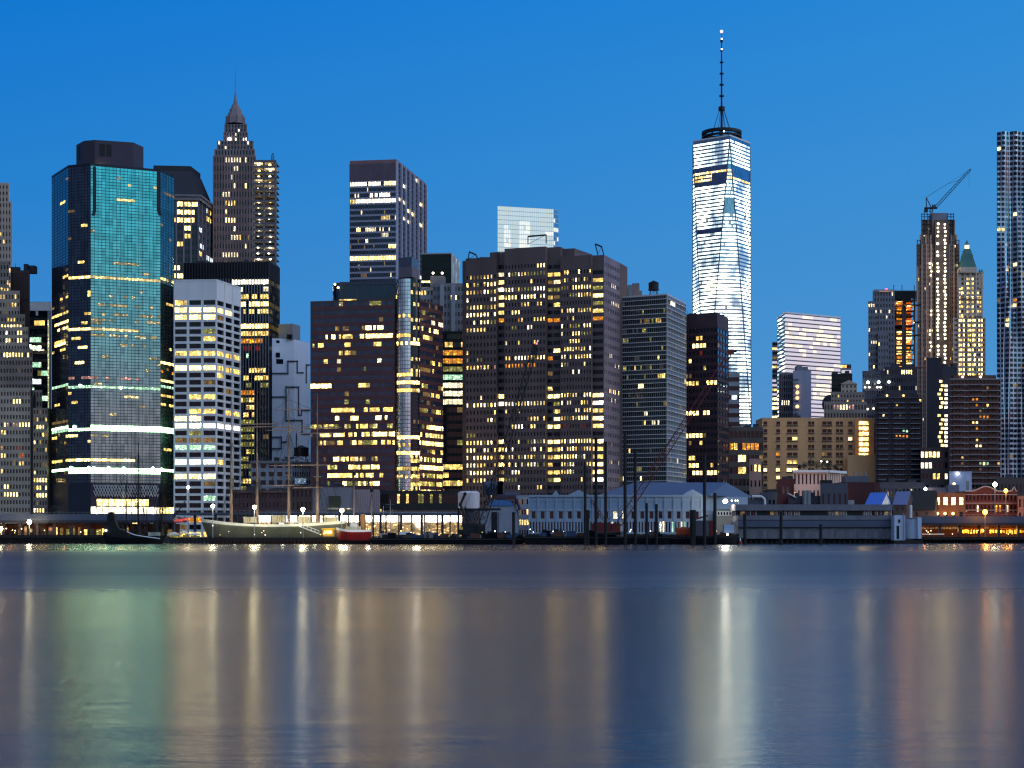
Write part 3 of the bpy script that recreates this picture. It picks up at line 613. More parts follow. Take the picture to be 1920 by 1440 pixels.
A, C, B, K, z1 = quad3(760.0, (325.5, 527), (406, 526), (452, 541))
T = Tower('white_grid_tower', 'white office tower with bold square grid of wide windows and blank white crown', 'skyscraper', [A, C, B, K])
zt = zz(559.5, 760); ymid = [559.5 + 13.72 * k + 6.5 for k in range(33)]
rows = {1: 'Y', 2: 'Y', 0: 'y.', 5: 'y.', 7: 'y', 9: 'Y', 13: '.y', 15: 'y.', 16: '.Y', 17: 'W', 20: 'g', 22: 'W', 24: 'Y', 27: 'g', 12: '..y', 10: '.n', 19: 'd', 21: 'dW', 23: 'y.d', 26: 'd', 4: '.n', 6: 'd.', 30: 'o.', 32: 'y'}
eL = [(ymid[k], 0, 1, 0.8 if len(v) == 1 else 0.7, v) for k, v in rows.items()]
eR = [(ymid[k] + 6, 0, 0.55, 0.8, 'Y') for k in (1,)] + [(ymid[k] + 4, 0, 1, 0.5, 'yd.') for k in (2, 7, 9, 17, 15, 24)] + [(ymid[17] + 5, 0, 1, 0.95, 'W')] + [(ymid[9] + 6, 0, 1, 0.7, 'y')]
T.facade(A, C, 2, zt, 3, 33, WHITEF, GLASS, 0.83, 0.66, 0.06, 0.55, Lit(0.1, 'ydn', 1, eL, 5))
T.facade(C, B, 2, zt, 3, 33, WHITEF, GLASS, 0.80, 0.66, 0.06, 0.55, Lit(0.1, 'ydn', 1, eR, 6))
T.facade(A, C, zt, z1, 3, 1, WHITEF, WHITEF, 0.985, 1.0, 0, 0.12, None, 'curtain'); T.facade(C, B, zt, z1, 3, 1, WHITEF, WHITEF, 0.97, 1.0, 0, 0.12, None, 'curtain')
T.plain([A, C, B, K], 2, z1, WHITEF, skip=(0, 1)); T.parapet([A, C, B, K], z1, 0.6, WHITEF)
mu = MB()                                                             # thin mullions splitting each wide window
for a, b, nx in ((A, C, 3), (C, B, 3)):
    t = (b - a).normalized()
    for i in range(nx * 3):
        if i % 3: c = a.lerp(b, i / nx / 3); mu.bar(c - t * 0.06, c + t * 0.06, -0.5, -0.38, 2, zt, METAL)
T.part('mullion', mu, 'stuff'); T.units([A, C, B, K], z1, 3, 15, h=(1, 2)); T.finish(100)

A, C, B, K, z1 = quad3(850.0, (508, 633), (551, 635), (581, 665))
T = Tower('windowless_white_building', 'windowless pale building with dark stepped pipe lines traced over its walls', 'building', [A, C, B, K])
PALE = wm('pale_panel', (196, 204, 220), 0.6, 0.08)
z1 = zz(634, 850); B = C + (at(581, 872) - C); K = A + B - C
T.facade(A, C, 2, z1, 8, 30, PALE, PALE, 0.97, 0.97, 0.015, 0.03, None, 'curtain'); T.facade(C, B, 2, z1, 6, 30, PALE, PALE, 0.97, 0.97, 0.015, 0.03, None, 'curtain')
T.plain([A, C, B, K], 2, z1, PALE, skip=(0, 1))
PIPE = wm('pipe_dark', (64, 72, 90), 0.5)
lines = [[(510, 700), (540, 700), (540, 677), (557.5, 677), (557.5, 698.5), (569, 698.5)], [(574.5, 718), (574.5, 684), (581, 684)], [(510, 744), (536.5, 744)], [(536.5, 788), (536.5, 725.5), (560, 725.5), (560, 778), (565.5, 778), (565.5, 769), (581, 769)],
         [(536.5, 788), (566.5, 788), (566.5, 813), (581, 813)], [(510, 819.5), (527.5, 819.5), (527.5, 841), (510, 841)], [(527.5, 828.5), (536.5, 828.5)], [(556, 813), (556, 850)], [(536, 858), (551, 858)]]
for ln in lines:
    k = MB()
    for (xa, ya), (xb, yb) in zip(ln, ln[1:]):
        segs = [(xa, ya, xb, yb)]
        if xa < 551 < xb: segs = [(xa, ya, 551, ya), (551, ya, xb, yb)]
        for xa_, ya_, xb_, yb_ in segs:
            f0, f1 = (A, C) if (xa_ + xb_) / 2 < 551 else (C, B); a = onface(f0, f1, xa_, ya_, 0.3); b = onface(f0, f1, xb_, yb_, 0.3); dd = (b - a).normalized() * 0.35; k.tube(a - dd, b + dd, 0.33, 0.33, 6, PIPE)
    T.part('wall_pipe', k)
for x0, x1, ya, yb in ((518, 524, 638, 643), (517, 525, 661, 670), (518, 531, 673, 682)):
    k = MB(); a = onface(A, C, x0, ya); b = onface(A, C, x1, ya); k.bar(a.xy, b.xy, 0.03, 0.1, zz(yb, a.y), zz(ya, a.y), GLASS); T.part('window', k)
k = MB(); k.prism([at(522, 856), at(548, 853), at(563, 862), at(563, 880), at(522, 880)], z1 + 0.01, zz(609, 858), wm('roof_block_grey', (120, 124, 132))); T.part('penthouse', k)
k = MB(); k.bar(at(538, 852.5), at(547, 851.5), -1, 0.2, z1 + 0.02, zz(627, 852), GLASS); T.part('penthouse_louver', k)
T.finish()

# ------------------------------------------------------------------ striped tower with the glass drum corner
D0 = 775.0
(A, C), z1 = roofline(D0, (582, 565), (740, 560.5)); E = at(787, 768.0); G = at(831, 789.0)
zt2 = zz(524, 768.0)
T = Tower('striped_tower', 'wide dark tower of red granite and glass stripes with silvery glass cylinder corner', 'skyscraper', [A, C, G, A + G - C])
sb = [(600, 0.8, 0.9, 0.8, 'd'), (614, 0.66, 0.72, 1, 'Y'), (614, 0.76, 0.86, 1, 'Y'), (617, 0.3, 0.65, 0.3, 'd'), (630, 0.12, 0.3, 0.75, 'Y'), (630, 0.3, 0.55, 0.7, 'y'), (630, 0.6, 0.97, 0.95, 'Y'), (645, 0.1, 0.17, 1, 'y'), (645, 0.38, 0.48, 1, 'y'), (645, 0.76, 0.85, 0.8, 'y'), (661, 0.35, 0.48, 0.8, 'y'), (673, 0.17, 0.2, 1, 'y'), (673, 0.3, 0.36, 0.5, 'w'), (673, 0.8, 0.84, 0.6, 'w'),
      (718, 0, 0.25, 0.95, 'Y'), (718, 0.56, 0.73, 0.9, 'y'), (732, 0.3, 0.5, 0.2, 'd'), (775, 0, 0.55, 0.7, 'y'), (775, 0.63, 0.98, 0.85, 'y'), (790, 0.15, 0.98, 0.25, 'Y'), (804, 0, 0.98, 0.75, 'ynTd'), (818, 0.05, 0.75, 0.75, 'Yy'), (818, 0.76, 1, 1, 'Y'), (832, 0.1, 0.75, 0.8, 'YyynTd'), (832, 0.76, 1, 1, 'y'), (846, 0.2, 0.3, 0.3, 'y'), (862, 0.15, 0.8, 0.9, 'YyynTd'), (877, 0.2, 0.82, 0.9, 'YyTynd'), (891, 0.2, 0.86, 0.85, 'Yy'), (905, 0.2, 0.86, 0.85, 'yYn')]
NR = 29
STRIPG = gm('stripe_glass', (66, 68, 84), 0.07, 0.4, 0.5)
T.facade(A, C, 2, z1, 44, NR, REDST, STRIPG, 1.0, 0.52, 0.3, 0.12, Lit(0.05, 'ddnt', 2.5, [(a_, b_, c_, d_ * 0.9, e_) for a_, b_, c_, d_, e_ in sb], 3), 'band')
sw = [(600, 0.5, 1, 0.5, 'w'), (615, 0.4, 0.8, 0.8, 'Y'), (630, 0, 0.4, 0.6, 'y'), (807, 0.4, 1, 0.8, 'Y'), (822, 0.0, 1, 0.85, 'YynT'), (836, 0, 1, 0.75, 'Y'), (850, 0.5, 1, 0.4, 'y'), (864, 0, 1, 0.85, 'YynT'), (878, 0, 1, 1, 'Y'), (892, 0, 1, 0.8, 'yn'), (906, 0, 1, 0.85, 'yn'), (921, 0, 1, 0.85, 'YynT'), (935, 0, 1, 1, 'Y')]
T.facade(E, G, 2, zz(567, 777), 20, NR, REDST, STRIPG, 1.0, 0.52, 0.3, 0.12, Lit(0.22, 'ydn', 2.5, sw, 4), 'band')
K1 = A + Vector((-2, 60)); K2 = G + Vector((-3, 40))
for a, b in ((G, K2), (K2, K1), (K1, A)): T.wall.poly([(a.x, a.y, 2), (b.x, b.y, 2), (b.x, b.y, z1), (a.x, a.y, z1)], REDST)
T.wall.poly([(p.x, p.y, z1) for p in (A, C, E, K2, K1)], ROOF); T.wall.poly([(p.x, p.y, zz(567, 777)) for p in (E, G, K2)], ROOF)
# the cylinder
cc = Vector(((C.x + E.x) / 2 + 0.3, 770.5)); rad = (E - C).length / 2 * 1.03; n = 14; a0, a1 = R(200), R(368)
ring = [cc + Vector((rad * math.cos(a0 + (a1 - a0) * i / n), rad * math.sin(a0 + (a1 - a0) * i / n))) for i in range(n + 1)]
DRUM = gm('drum_glass', (216, 216, 222), 0.22, 0.9, 0.5, 0.01); DRUMM = wm('drum_mullion', (52, 56, 70), 0.5)
cb = [(631, 0, 1, 0.9, 'y'), (645, 0.4, 1, 0.8, 'Y'), (702, 0.0, 1, 0.9, 'y'), (717, 0, 1, 1, 'Y'), (731, 0, 1, 0.9, 'y'), (819, 0, 1, 1, 'Y'), (833, 0, 1, 0.4, 'y'), (847, 0, 1, 0.9, 'Y'), (862, 0, 1, 0.5, 'y'), (877, 0, 1, 0.6, 'y'), (892, 0, 1, 0.7, 'y'), (906, 0, 1, 0.6, 'YynT'), (921, 0, 1, 0.6, 'y'), (935, 0, 1, 0.95, 'Y')]
for i in range(n):
    u = i / n; sel = [(y, 0, 1, p, k_) for y, a, b, p, k_ in cb]
    silver = CX + F * ring[i].x / ring[i].y < 769
    T.facade(ring[i], ring[i + 1], 2, zt2, 1, 66, DRUMM, DRUM if silver else GLASS, 0.9, 0.88, 0.06, 0.03, Lit(0.01 if silver else 0.25, 'yd', 1, sel if 0 < i else [], 40 + i % 2), 'curtain')
T.wall.poly([(p.x, p.y, zt2) for p in ring] + [(ring[-1].x, ring[-1].y + 6, zt2), (ring[0].x, ring[0].y + 6, zt2)], ROOF)
m_ = MB()                                                             # merge the drum's slices into one glass part
for q in T.curt:
    for f, i in zip(q.f, q.i): m_.poly([q.v[x] for x in f], q.mats[i])
T.curt = [m_]
# upper glass block with rounded end
zu = zz(530, 779); Q = [at(744, 776)]
UP = []
for i in range(7): a = R(180 + 90 * i / 6); UP.append(at(632, 785) + Vector((2.0, 0)) + Vector((4.0 * math.cos(a), 6.0 * math.sin(a))))
UP += [at(745, 779), at(787, 780), at(787, 810), UP[0] + Vector((0, 25))]
k = MB(); k.prism(UP, z1 + 0.01, zu, GLASSB, ROOF); ub = T.part('upper_glass_block', k)
k = MB()
for i in range(26):
    c = UP[6].lerp(UP[7], i / 25); k.bar(c - Vector((0.12, 0)), c + Vector((0.12, 0)), 0.01, 0.25, z1, zu, DRUMM)
k.bar(UP[6], UP[7], 0.26, 0.4, zu - 1.0, zu + 0.3, DRUMM); k.build('mullion', ub)
for x in (628, 634):
    k = MB(); c = pt(x, 533 + (x - 628), 778); k.ball(c, 0.5, bulb('bulb_warm', (255, 214, 120), 12)); T.part('roof_lamp', k)
k = MB(); k.bar(at(636, 775), at(668, 774), 0, 0.4, z1 + 0.02, z1 + 0.9, LIT['y']); T.part('terrace_light', k)
k = MB(); k.prism([at(748, 785), at(772, 781), at(785, 792), at(785, 806), at(748, 806)], zz(524, 790), zz(505, 790), wm('pinkish_panel', (110, 98, 108)), ROOF); T.part('penthouse', k)
k = MB(); k.prism([at(748, 785), at(772, 781), at(785, 792), at(785, 806), at(748, 806)], zz(505, 790) + 0.01, zz(487, 790), gm('penthouse_glass', (96, 98, 112), 0.15, 0.6), ROOF); T.part('penthouse_glazing', k)
T.finish()

# ------------------------------------------------------------------ tall pale-edged tower behind
A, C, B, K, z1 = quad3(1109.0, (656, 305), (743, 302), (798, 347))
B = C + (B - C) * 1.0; zt = zz(340, 1109)
T = Tower('tall_slab_tower', 'tall grey slab tower with blank mauve top band and ribbed right flank', 'skyscraper', [A, C, B, K])
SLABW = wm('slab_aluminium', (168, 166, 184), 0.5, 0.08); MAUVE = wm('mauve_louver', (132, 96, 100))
hb = [(349, 0, 0.36, 1, 'W'), (349, 0.4, 0.68, 1, 'W'), (349, 0.72, 1, 1, 'Y'), (362, 0.42, 0.85, 0.8, 'W'), (362, 0.1, 0.3, 0.4, 'w'), (373, 0.15, 1, 1, 'W'), (373, 0, 0.14, 0.8, 'y'), (404, 0.76, 0.86, 1, 'y'), (413, 0.66, 0.76, 1, 'y'), (425, 0.14, 0.25, 0.8, 'Y'), (425, 0.3, 0.86, 0.4, 'w'), (436, 0.75, 0.82, 1, 'w'), (455, 0.33, 0.4, 0.9, 'w'), (464, 0.85, 1, 1, 'Y'), (486, 0, 1, 1, 'Y'), (517, 0.0, 0.35, 0.4, 'd'), (517, 0.6, 0.9, 0.4, 'w')]
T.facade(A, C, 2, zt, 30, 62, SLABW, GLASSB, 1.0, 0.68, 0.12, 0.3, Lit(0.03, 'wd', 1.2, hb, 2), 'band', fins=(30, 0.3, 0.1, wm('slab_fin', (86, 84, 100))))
T.wall.bar(A, C, -0.4, 0, zt, z1, MAUVE)
fb = MB()
for i in range(31):
    c = A.lerp(C, i / 30); t = (C - A).normalized(); fb.bar(c - t * 0.25, c + t * 0.25, 0.01, 0.3, zt, z1 - 1, wm('slab_fin', (86, 84, 100)))
T.part('louver_screen', fb)
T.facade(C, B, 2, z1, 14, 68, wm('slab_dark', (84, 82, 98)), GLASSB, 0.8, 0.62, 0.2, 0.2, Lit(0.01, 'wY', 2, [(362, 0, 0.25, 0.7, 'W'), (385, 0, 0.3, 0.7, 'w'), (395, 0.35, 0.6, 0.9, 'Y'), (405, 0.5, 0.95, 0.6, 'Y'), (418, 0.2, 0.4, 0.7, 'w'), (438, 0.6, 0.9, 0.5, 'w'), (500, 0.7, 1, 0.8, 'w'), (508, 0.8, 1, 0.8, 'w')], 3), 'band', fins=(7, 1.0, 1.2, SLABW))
T.plain([A, C, B, K], 2, z1, SLABW, skip=(0, 1)); T.units([A, C, B, K], z1, 4, 8, h=(1, 2.2)); T.parapet([A, C, B, K], z1, 1.2, MAUVE); T.finish()

A, C, B, K, z1 = quad3(1010.0, (790, 477), (847, 476), (860, 489))
T = Tower('black_box_tower', 'plain black tower with a pale glazed right edge behind the grey apartment block', 'skyscraper', [A, C, B, K])
T.facade(A, C, 2, z1, 16, 40, BLACK, gm('glass_black', (10, 11, 16), 0.15, 0, 0.25), 0.9, 0.7, 0.15, 0.1, Lit(0.0), 'curtain')
T.facade(C, B, 2, z1, 5, 40, wm('pale_edge', (150, 160, 160)), PALEG, 0.8, 0.6, 0.2, 0.2, Lit(0.5, 'gcd', 1, [], 3), 'band', fins=(5, 0.5, 0.6, WHITEF))
T.plain([A, C, B, K], 2, z1, BLACK, skip=(0, 1)); T.parapet([A, C, B, K], z1, 0.8, SILV); T.finish()

D = 870.0
T = Tower('grey_apartment_block', 'grey concrete apartment block squeezed between the striped and the brown towers', 'building', [at(788, D), at(868, D), at(868, D + 25), at(788, D + 25)])
P, z = shaft(T, 812, 870, D, 534, 2, 9, 30, GREYB, Lit(0.04, 'y', 2, [(555, 0.6, 0.8, 0.9, 'Y')], 3), 25, 0.55, 0.5, cap=0.8)
for x in (829, 850):
    k = MB(); a = at(x, D); k.bar(a - Vector((1.1, 0)), a + Vector((1.1, 0)), 0.01, 1.4, 2, zz(534, D), wm('grey_pier', (140, 136, 146))); T.part('pier', k)
shaft(T, 788, 812.2, D + 3, 541, 2, 4, 29, wm('grey_pier', (140, 136, 146)), Lit(0.1, 'yo', 2, [(557, 0.1, 0.5, 1, 'y')], 5), 25, 0.55, 0.5, cap=0.8)
k = MB(); k.box(at(807, D + 6).x, at(834, D + 6).x, D + 6, D + 16, z + 0.01, zz(514, D), GREYB); T.part('penthouse', k)
for x in (812, 829):
    k = MB(); c = pt(x, 512, D + 5); k.ball(c, 0.6, bulb('bulb_whitish', (255, 246, 214), 7)); T.part('roof_lamp', k)
k = MB(); k.bar(at(791, D + 2), at(806, D + 2), 0, 0.4, zz(529, D), zz(526, D), LIT['Y']); T.part('terrace_light', k)
T.finish()

D = 812.0
T = Tower('dark_gap_building', 'dark flat-topped building in the gap with orange lit floors above white lit floors', 'building', [at(828, D), at(872, D), at(872, D + 25), at(828, D + 25)])
shaft(T, 826, 872, D, 624, 2, 6, 25, DARKST, Lit(0.12, 'yd', 1.3, [(662, 0, 1, 1, 'o'), (677, 0, 1, 1, 'o'), (691, 0, 1, 0.9, 'n'), (704, 0, 1, 1, 'g'), (718, 0, 1, 1, 'w'), (731, 0, 1, 1, 'w'), (745, 0, 1, 1, 'w'), (758, 0, 1, 1, 'w'), (870, 0, 1, 0.5, 'y'), (884, 0, 1, 0.4, 'y'), (830, 0, 1, 0.5, 'n'), (942, 0, 1, 1, 'o'), (956, 0, 1, 1, 'o'), (897, 0, 1, 0.4, 'y')], 3), 25, 0.9, 0.62, cap=0.8)
T.finish()

# ------------------------------------------------------------------ the big brown tower
D0 = 793.0
L0 = at(867, D0); R0 = at(1130, 770.0); G = at(1162, 795.0); t = (R0 - L0).normalized(); nn = Vector((t.y, -t.x))
def fx(px, off=0.0): q = onface(L0, R0, px, 700, off); return q.xy
T = Tower('brown_office_tower', 'massive brown stone office tower with stepped parapet and rows of lit narrow windows', 'skyscraper', [L0, R0, G, L0 + G - R0])
zA, zN, zB, zC, zD_ = zz(488, D0), zz(471, 787), zz(463, 780), zz(477, 771), zz(463, 776)
def rows(ys, kinds='YYyyywWnd'): return [(y, 0, 1, p, k if k else kinds) for y, p, k in [(q + (None,))[:3] if len(q) == 2 else q for q in ys]]
rA = rows([(523, .6), (537, .92), (551, .92), (566, .6), (581, .95), (595, .6), (610, .7), (624, .35), (640, 0), (655, .4), (669, .2), (684, .6, 'yp'), (699, 0), (713, 0), (728, .3, 'd'), (743, .4, 'ww'), (757, .95), (772, .1), (787, .55), (801, 0), (815, .05), (831, .85), (846, .75), (860, .85), (875, .95), (890, .7), (906, .5), (920, .15)])
rB = rows([(501, .45), (515, .75), (530, .6), (544, .8), (559, .65), (574, .4), (589, .25), (603, .6, 'yo'), (619, .35), (635, .35), (650, .1), (664, .6), (678, .1), (692, .15, 'o'), (707, 0), (721, 0), (735, .02, 'b'), (741, .15), (755, .95), (770, .4, 'y'), (784, .7), (800, .25), (814, .02), (829, .6), (843, .5), (858, .95), (872, .85), (886, .5), (903, .4), (917, .1)])
rC = rows([(512, .5), (527, .9), (542, .92), (557, .6), (572, .02), (587, .45), (602, .4), (617, .5), (632, .45), (648, .6), (663, .75), (678, .35), (692, .5, 'W'), (707, 0), (722, .03, 'b'), (738, .9), (753, .7), (768, .5), (783, .6), (798, .05, 'r'), (813, .15), (828, .75), (843, .92), (858, .7), (873, .85), (888, .6), (903, .35), (917, .1)])
rG = rows([(515, .95), (530, .9), (544, .95), (559, .8), (575, .9), (589, .7), (603, .8, 'o'), (664, .5), (678, .4, 'o'), (738, 1, 'Y'), (753, .3, 'o'), (800, .4), (828, 1, 'Y'), (843, 1, 'y'), (858, 1, 'y'), (872, 1, 'Y'), (886, 1, 'Y'), (903, .9), (536, 1), (551, 1), (581, .8, 'y'), (757, .9), (787, .8), (875, .9), (890, .9)])
NRW = 32; YB = 500.0
def brown(a, b, ztop, nx, ex, seed, ww, d=0.4, z_first=None):
    zf = z_first; T.facade(a, b, 2, zf, nx, round((zf - 2) / 3.62), PURP, GLASS, ww, 0.5, 0.25, d, Lit(0.05, 'yd', 1.7, ex, seed))
    T.wall.poly([(a.x, a.y, zf), (b.x, b.y, zf), (b.x, b.y, ztop), (a.x, a.y, ztop)], PURP)
segs = [(867, 873, -2.0, zA, 0, rG, 1), (873, 931, 0, zA, 9, rA, 2), (931, 946, -3.0, zN, 1, rG, 3), (946, 1023, 0.8, zB, 13, rB, 4), (1023, 1051, -2.5, zB, 2, rG, 5), (1051, 1109, 0, zC, 11, rC, 6), (1109, 1130, -2.2, zC, 1, rG, 7)]
pv = None; bk = nn * -30
for x0, x1, off, zt, nx, ex, sd in segs:
    a, b = fx(x0, off), fx(x1, off)
    if sd == 7: b = R0 + nn * off
    zf = zz(494 if sd in (4, 5, 3) else (514 if sd < 3 else 504), a.y)
    if nx == 0: T.wall.poly([(a.x, a.y, 2), (b.x, b.y, 2), (b.x, b.y, zt), (a.x, a.y, zt)], PURP)
    else: brown(a, b, zt, nx, ex, sd, 0.45 if nx > 2 else 0.86, z_first=zf)
    for q, s_ in ((a, -1), (b, 1)):
        w_ = q - nn * 8; pts = [(q.x, q.y, 2), (w_.x, w_.y, 2), (w_.x, w_.y, zt), (q.x, q.y, zt)]; T.wall.poly(pts if s_ > 0 else pts[::-1], PURP)
    c, d_ = a + bk, b + bk; T.wall.poly([(a.x, a.y, zt), (b.x, b.y, zt), (d_.x, d_.y, zt), (c.x, c.y, zt)], ROOF)
    T.wall.poly([(c.x, c.y, 2), (d_.x, d_.y, 2), (d_.x, d_.y, zt), (c.x, c.y, zt)][::-1], PURP)
LITEP = wm('brown_granite_lit', (124, 108, 116), 0.55)  # paler granite copy: brighter light on the right flank put into its colour
zg = zz(494, 795); e0 = R0 + nn * -2.2
T.facade(e0, G, 2, zC - 2, 9, 31, LITEP, GLASS, 0.5, 0.45, 0.25, 0.3, Lit(0.08, 'wd', 2, [(568, 0.5, 1, 0.4, 'w'), (672, 0.1, 0.6, 1, 'w'), (738, 0.1, 1, 0.9, 'Y'), (757, 0.4, 1, 0.5, 'w'), (832, 0.2, 0.6, 0.6, 'o'), (860, 0.3, 0.5, 0.9, 'y'), (690, 0.2, 1, 0.1, 'w')], 9))
K = G + nn * -14; K2 = L0 + G - R0
T.wall.poly([(e0.x, e0.y, zC - 2), (G.x, G.y, zC - 2), (G.x, G.y, zC), (e0.x, e0.y, zC)], LITEP)
T.wall.poly([(G.x, G.y, 2), (K.x, K.y, 2), (K.x, K.y, zC), (G.x, G.y, zC)], PURP)
T.wall.poly([(p.x, p.y, zC) for p in (e0, G, K, fx(1040, -34))], ROOF)
k = MB(); a, b = fx(1036, -6), fx(1077, -6); k.prism([a, b, b - nn * 20 + t * 3, a - nn * 20], zC + 0.02, zz(463.5, 778), PURP); k.prism([b + t * 0.01, fx(1105, -9), fx(1105, -9) - nn * 16, b - nn * 16 + t * 3], zC + 0.02, zz(475, 778), LITEP); T.part('penthouse', k)
k = MB(); a, b = fx(918.5, -3), fx(937, -3); k.prism([a, b, b - nn * 14, a - nn * 14], zA + 0.01, zz(471, 788), PURP); T.part('stepped_parapet', k)
for p3_ in ((878, 487, 880, 472, 892, 477, 896, 486), (990, 458, 990, 443, 1024, 440, 1024, 456), (1121, 477, 1116, 457, 1128, 462, 1132, 478)):
    k = MB(); pts = [pt(p3_[i], p3_[i + 1], 783) for i in range(0, 8, 2)]
    for a, b in zip(pts, pts[1:]): k.tube(a, b, 0.28, 0.28, 5, METAL)
    for a in pts: k.tube(a + Vector((0, 2.0, 0)), a, 0.15, 0.15, 4, METAL)
    k.tube(pts[1] + Vector((0, 2, 0)), pts[2] + Vector((0, 2, 0)), 0.2, 0.2, 4, METAL); k.tube(pts[0], pts[2], 0.13, 0.13, 4, METAL)
    T.part('window_cleaning_rig', k)
k = MB(); c = at(911, 790); k.box(c.x - 3, c.x + 2.4, c.y, c.y + 4, zA, zz(482, 790), ROOF); T.part('rooftop_unit', k)
T.parapet([fx(873), fx(931), fx(931) + bk * 0.3, fx(873) + bk * 0.3], zA, 0.7, PURP)
T.finish(100)

# ------------------------------------------------------------------ lit glass crown behind the brown tower
A, C, B, K, z1 = quad3(1520.0, (933, 386), (1038, 392), (1047, 394))
T = Tower('glowing_glass_tower', 'pale glowing glass tower top rising behind the brown office tower', 'skyscraper', [A, C, B, K])
GLOW = em('glow_glass', (206, 230, 244), 1.4, 0.05, 6, 8, hot=0.0); GLOWH = em('glow_core', (236, 246, 248), 1.7, 0.1, 6, 8, hot=0.5); LIT['1'] = GLOW; LIT['2'] = GLOWH
gb = [(y, 0.1, 0.24, 0.9, '2') for y in range(428, 470, 6)] + [(y, 0.4, 0.56, 0.95, '2') for y in range(420, 470, 6)] + [(433, 0.85, 1, 1, '2')]
T.facade(A, C, 2, z1, 26, 72, wm('glow_mullion', (170, 190, 205), 0.4), GLOW, 0.93, 0.9, 0.05, 0.05, Lit(0.0, '2', 5, [(y, 0, 1, 1, '1') for y in ()] + gb, 3), 'curtain')
T.facade(C, B, 2, z1, 3, 72, wm('glow_mullion', (170, 190, 205), 0.4), gm('side_glass_blue', (120, 160, 200), 0.05, 0.9), 0.9, 0.86, 0.05, 0.05, Lit(0.1, '2', 1, [(433, 0, 1, 1, '2')], 3), 'curtain')
T.plain([A, C, B, K], 2, z1, SILV, skip=(0, 1)); T.finish()

# ------------------------------------------------------------------ grey gridded tower with water tank, maroon tower
A, C, B, K, z1 = quad3(800.0, (1164, 559), (1251, 553), (1286, 561))
B = at(1286, 822.0); K = A + B - C
T = Tower('grey_grid_tower', 'grey office slab of close horizontal lines with a water tank on its roof', 'skyscraper', [A, C, B, K])
LINE = wm('grid_pale', (188, 184, 184), 0.5, 0.08); GREENG = gm('green_glass', (26, 36, 36), 0.08, 0.2, 0.4); TEALG = gm('teal_side_glass', (96, 130, 158), 0.06, 0.9)
gl = [(700, 0.8, 1, 0.6, 'y'), (607, 0.75, 0.95, 0.7, 'y'), (624, 0.45, 0.55, 0.6, 'n'), (719, 0.38, 0.5, 1, 'Y'), (773, 0.5, 0.6, 0.6, 'w'), (788, 0.65, 0.85, 0.5, 'w'), (706, 0, 0.06, 1, 'w'), (903, 0.0, 1, 0.15, 'Y'), (622, 0, 0.3, 0.3, 'e')]
NR = 26
T.facade(A, C, 2, z1, 24, NR, LINE, GREENG, 1.0, 0.44, 0.12, 0.25, Lit(0.11, 'deenny', 1.3, gl, 3), 'band', fins=(24, 0.16, 0.1, wm('grid_mullion', (110, 110, 116))), key='g', span=wm('grid_spandrel', (54, 56, 60)), ledge=(0.3, 0.3, LINE))
T.facade(C, B, 2, z1, 12, NR, LINE, TEALG, 1.0, 0.44, 0.12, 0.25, Lit(0.02, 'dw', 1, [(581, 0.2, 0.4, 0.5, 'W')], 4), 'band', fins=(12, 0.25, 0.15, LINE), key='g', span=wm('grid_spandrel_blue', (96, 112, 136)), ledge=(0.35, 0.35, LINE))
hl = MB()
for a, b in ((A, C), (C, B)):
    for r_ in range(NR): zf = 2 + (z1 - 2) * r_ / NR; hl.bar(a, b, 0.003, 0.35, zf, zf + 0.35, LINE)
T.part('ledge', hl, 'stuff')
T.plain([A, C, B, K], 2, z1, LINE, skip=(0, 1)); T.parapet([A, C, B, K], z1, 0.7, LINE)
for x0, x1, y in ((1167, 1176, 541), (1178, 1186, 534), (1186, 1199, 531), (1199, 1204, 545)):
    k = MB(); k.box(at(x0, 812).x, at(x1, 812).x, 812, 818, z1, zz(y, 812), GREYB if x0 > 1180 else STEEL); T.part('rooftop_unit', k)
k = MB(); k.bar(at(1201, 808), at(1238, 803), 0, 0.5, z1 + 0.75, z1 + 1.9, LIT['Y']); T.part('roof_light_strip', k)
T.finish()
def water_tank(px, D, yb, yt, w, label, col_=METAL):
    c = at(px, D); z0, zt = zz(yb, D), zz(yt, D); h = zt - z0
    o = thing('water_tank', label, 'water tank', (c.x, c.y, z0), 'wooden water tanks on roofs')
    b = MB(); b.tube((c.x, c.y, z0 + h * 0.36), (c.x, c.y, z0 + h * 0.82), w * 0.98, w, 14, col_); b.build('tank', o)
    b = MB(); b.tube((c.x, c.y, z0 + h * 0.825), (c.x, c.y, zt), w * 1.08, 0.2, 14, col_); b.build('conical_roof', o)
    for sx_, sy_ in ((-1, -1), (1, -1), (1, 1), (-1, 1)):
        b = MB(); b.tube((c.x + sx_ * w * 0.75, c.y + sy_ * w * 0.75, z0), (c.x + sx_ * w * 0.6, c.y + sy_ * w * 0.6, z0 + h * 0.355), 0.16, 0.16, 5, col_); b.tube((c.x + sx_ * w * 0.75, c.y + sy_ * w * 0.75, z0), (c.x - sx_ * w * 0.6, c.y + sy_ * w * 0.6, z0 + h * 0.33), 0.08, 0.08, 4, col_); b.build('leg', o)
    b = MB(); b.tube((c.x, c.y, z0 + h * 0.32), (c.x, c.y, z0 + h * 0.358), w * 1.12, None, 14, col_); b.build('platform', o)
water_tank(1225.5, 812, 553, 526, 2.5, 'dark wooden water tank on legs on top of the grey gridded tower')

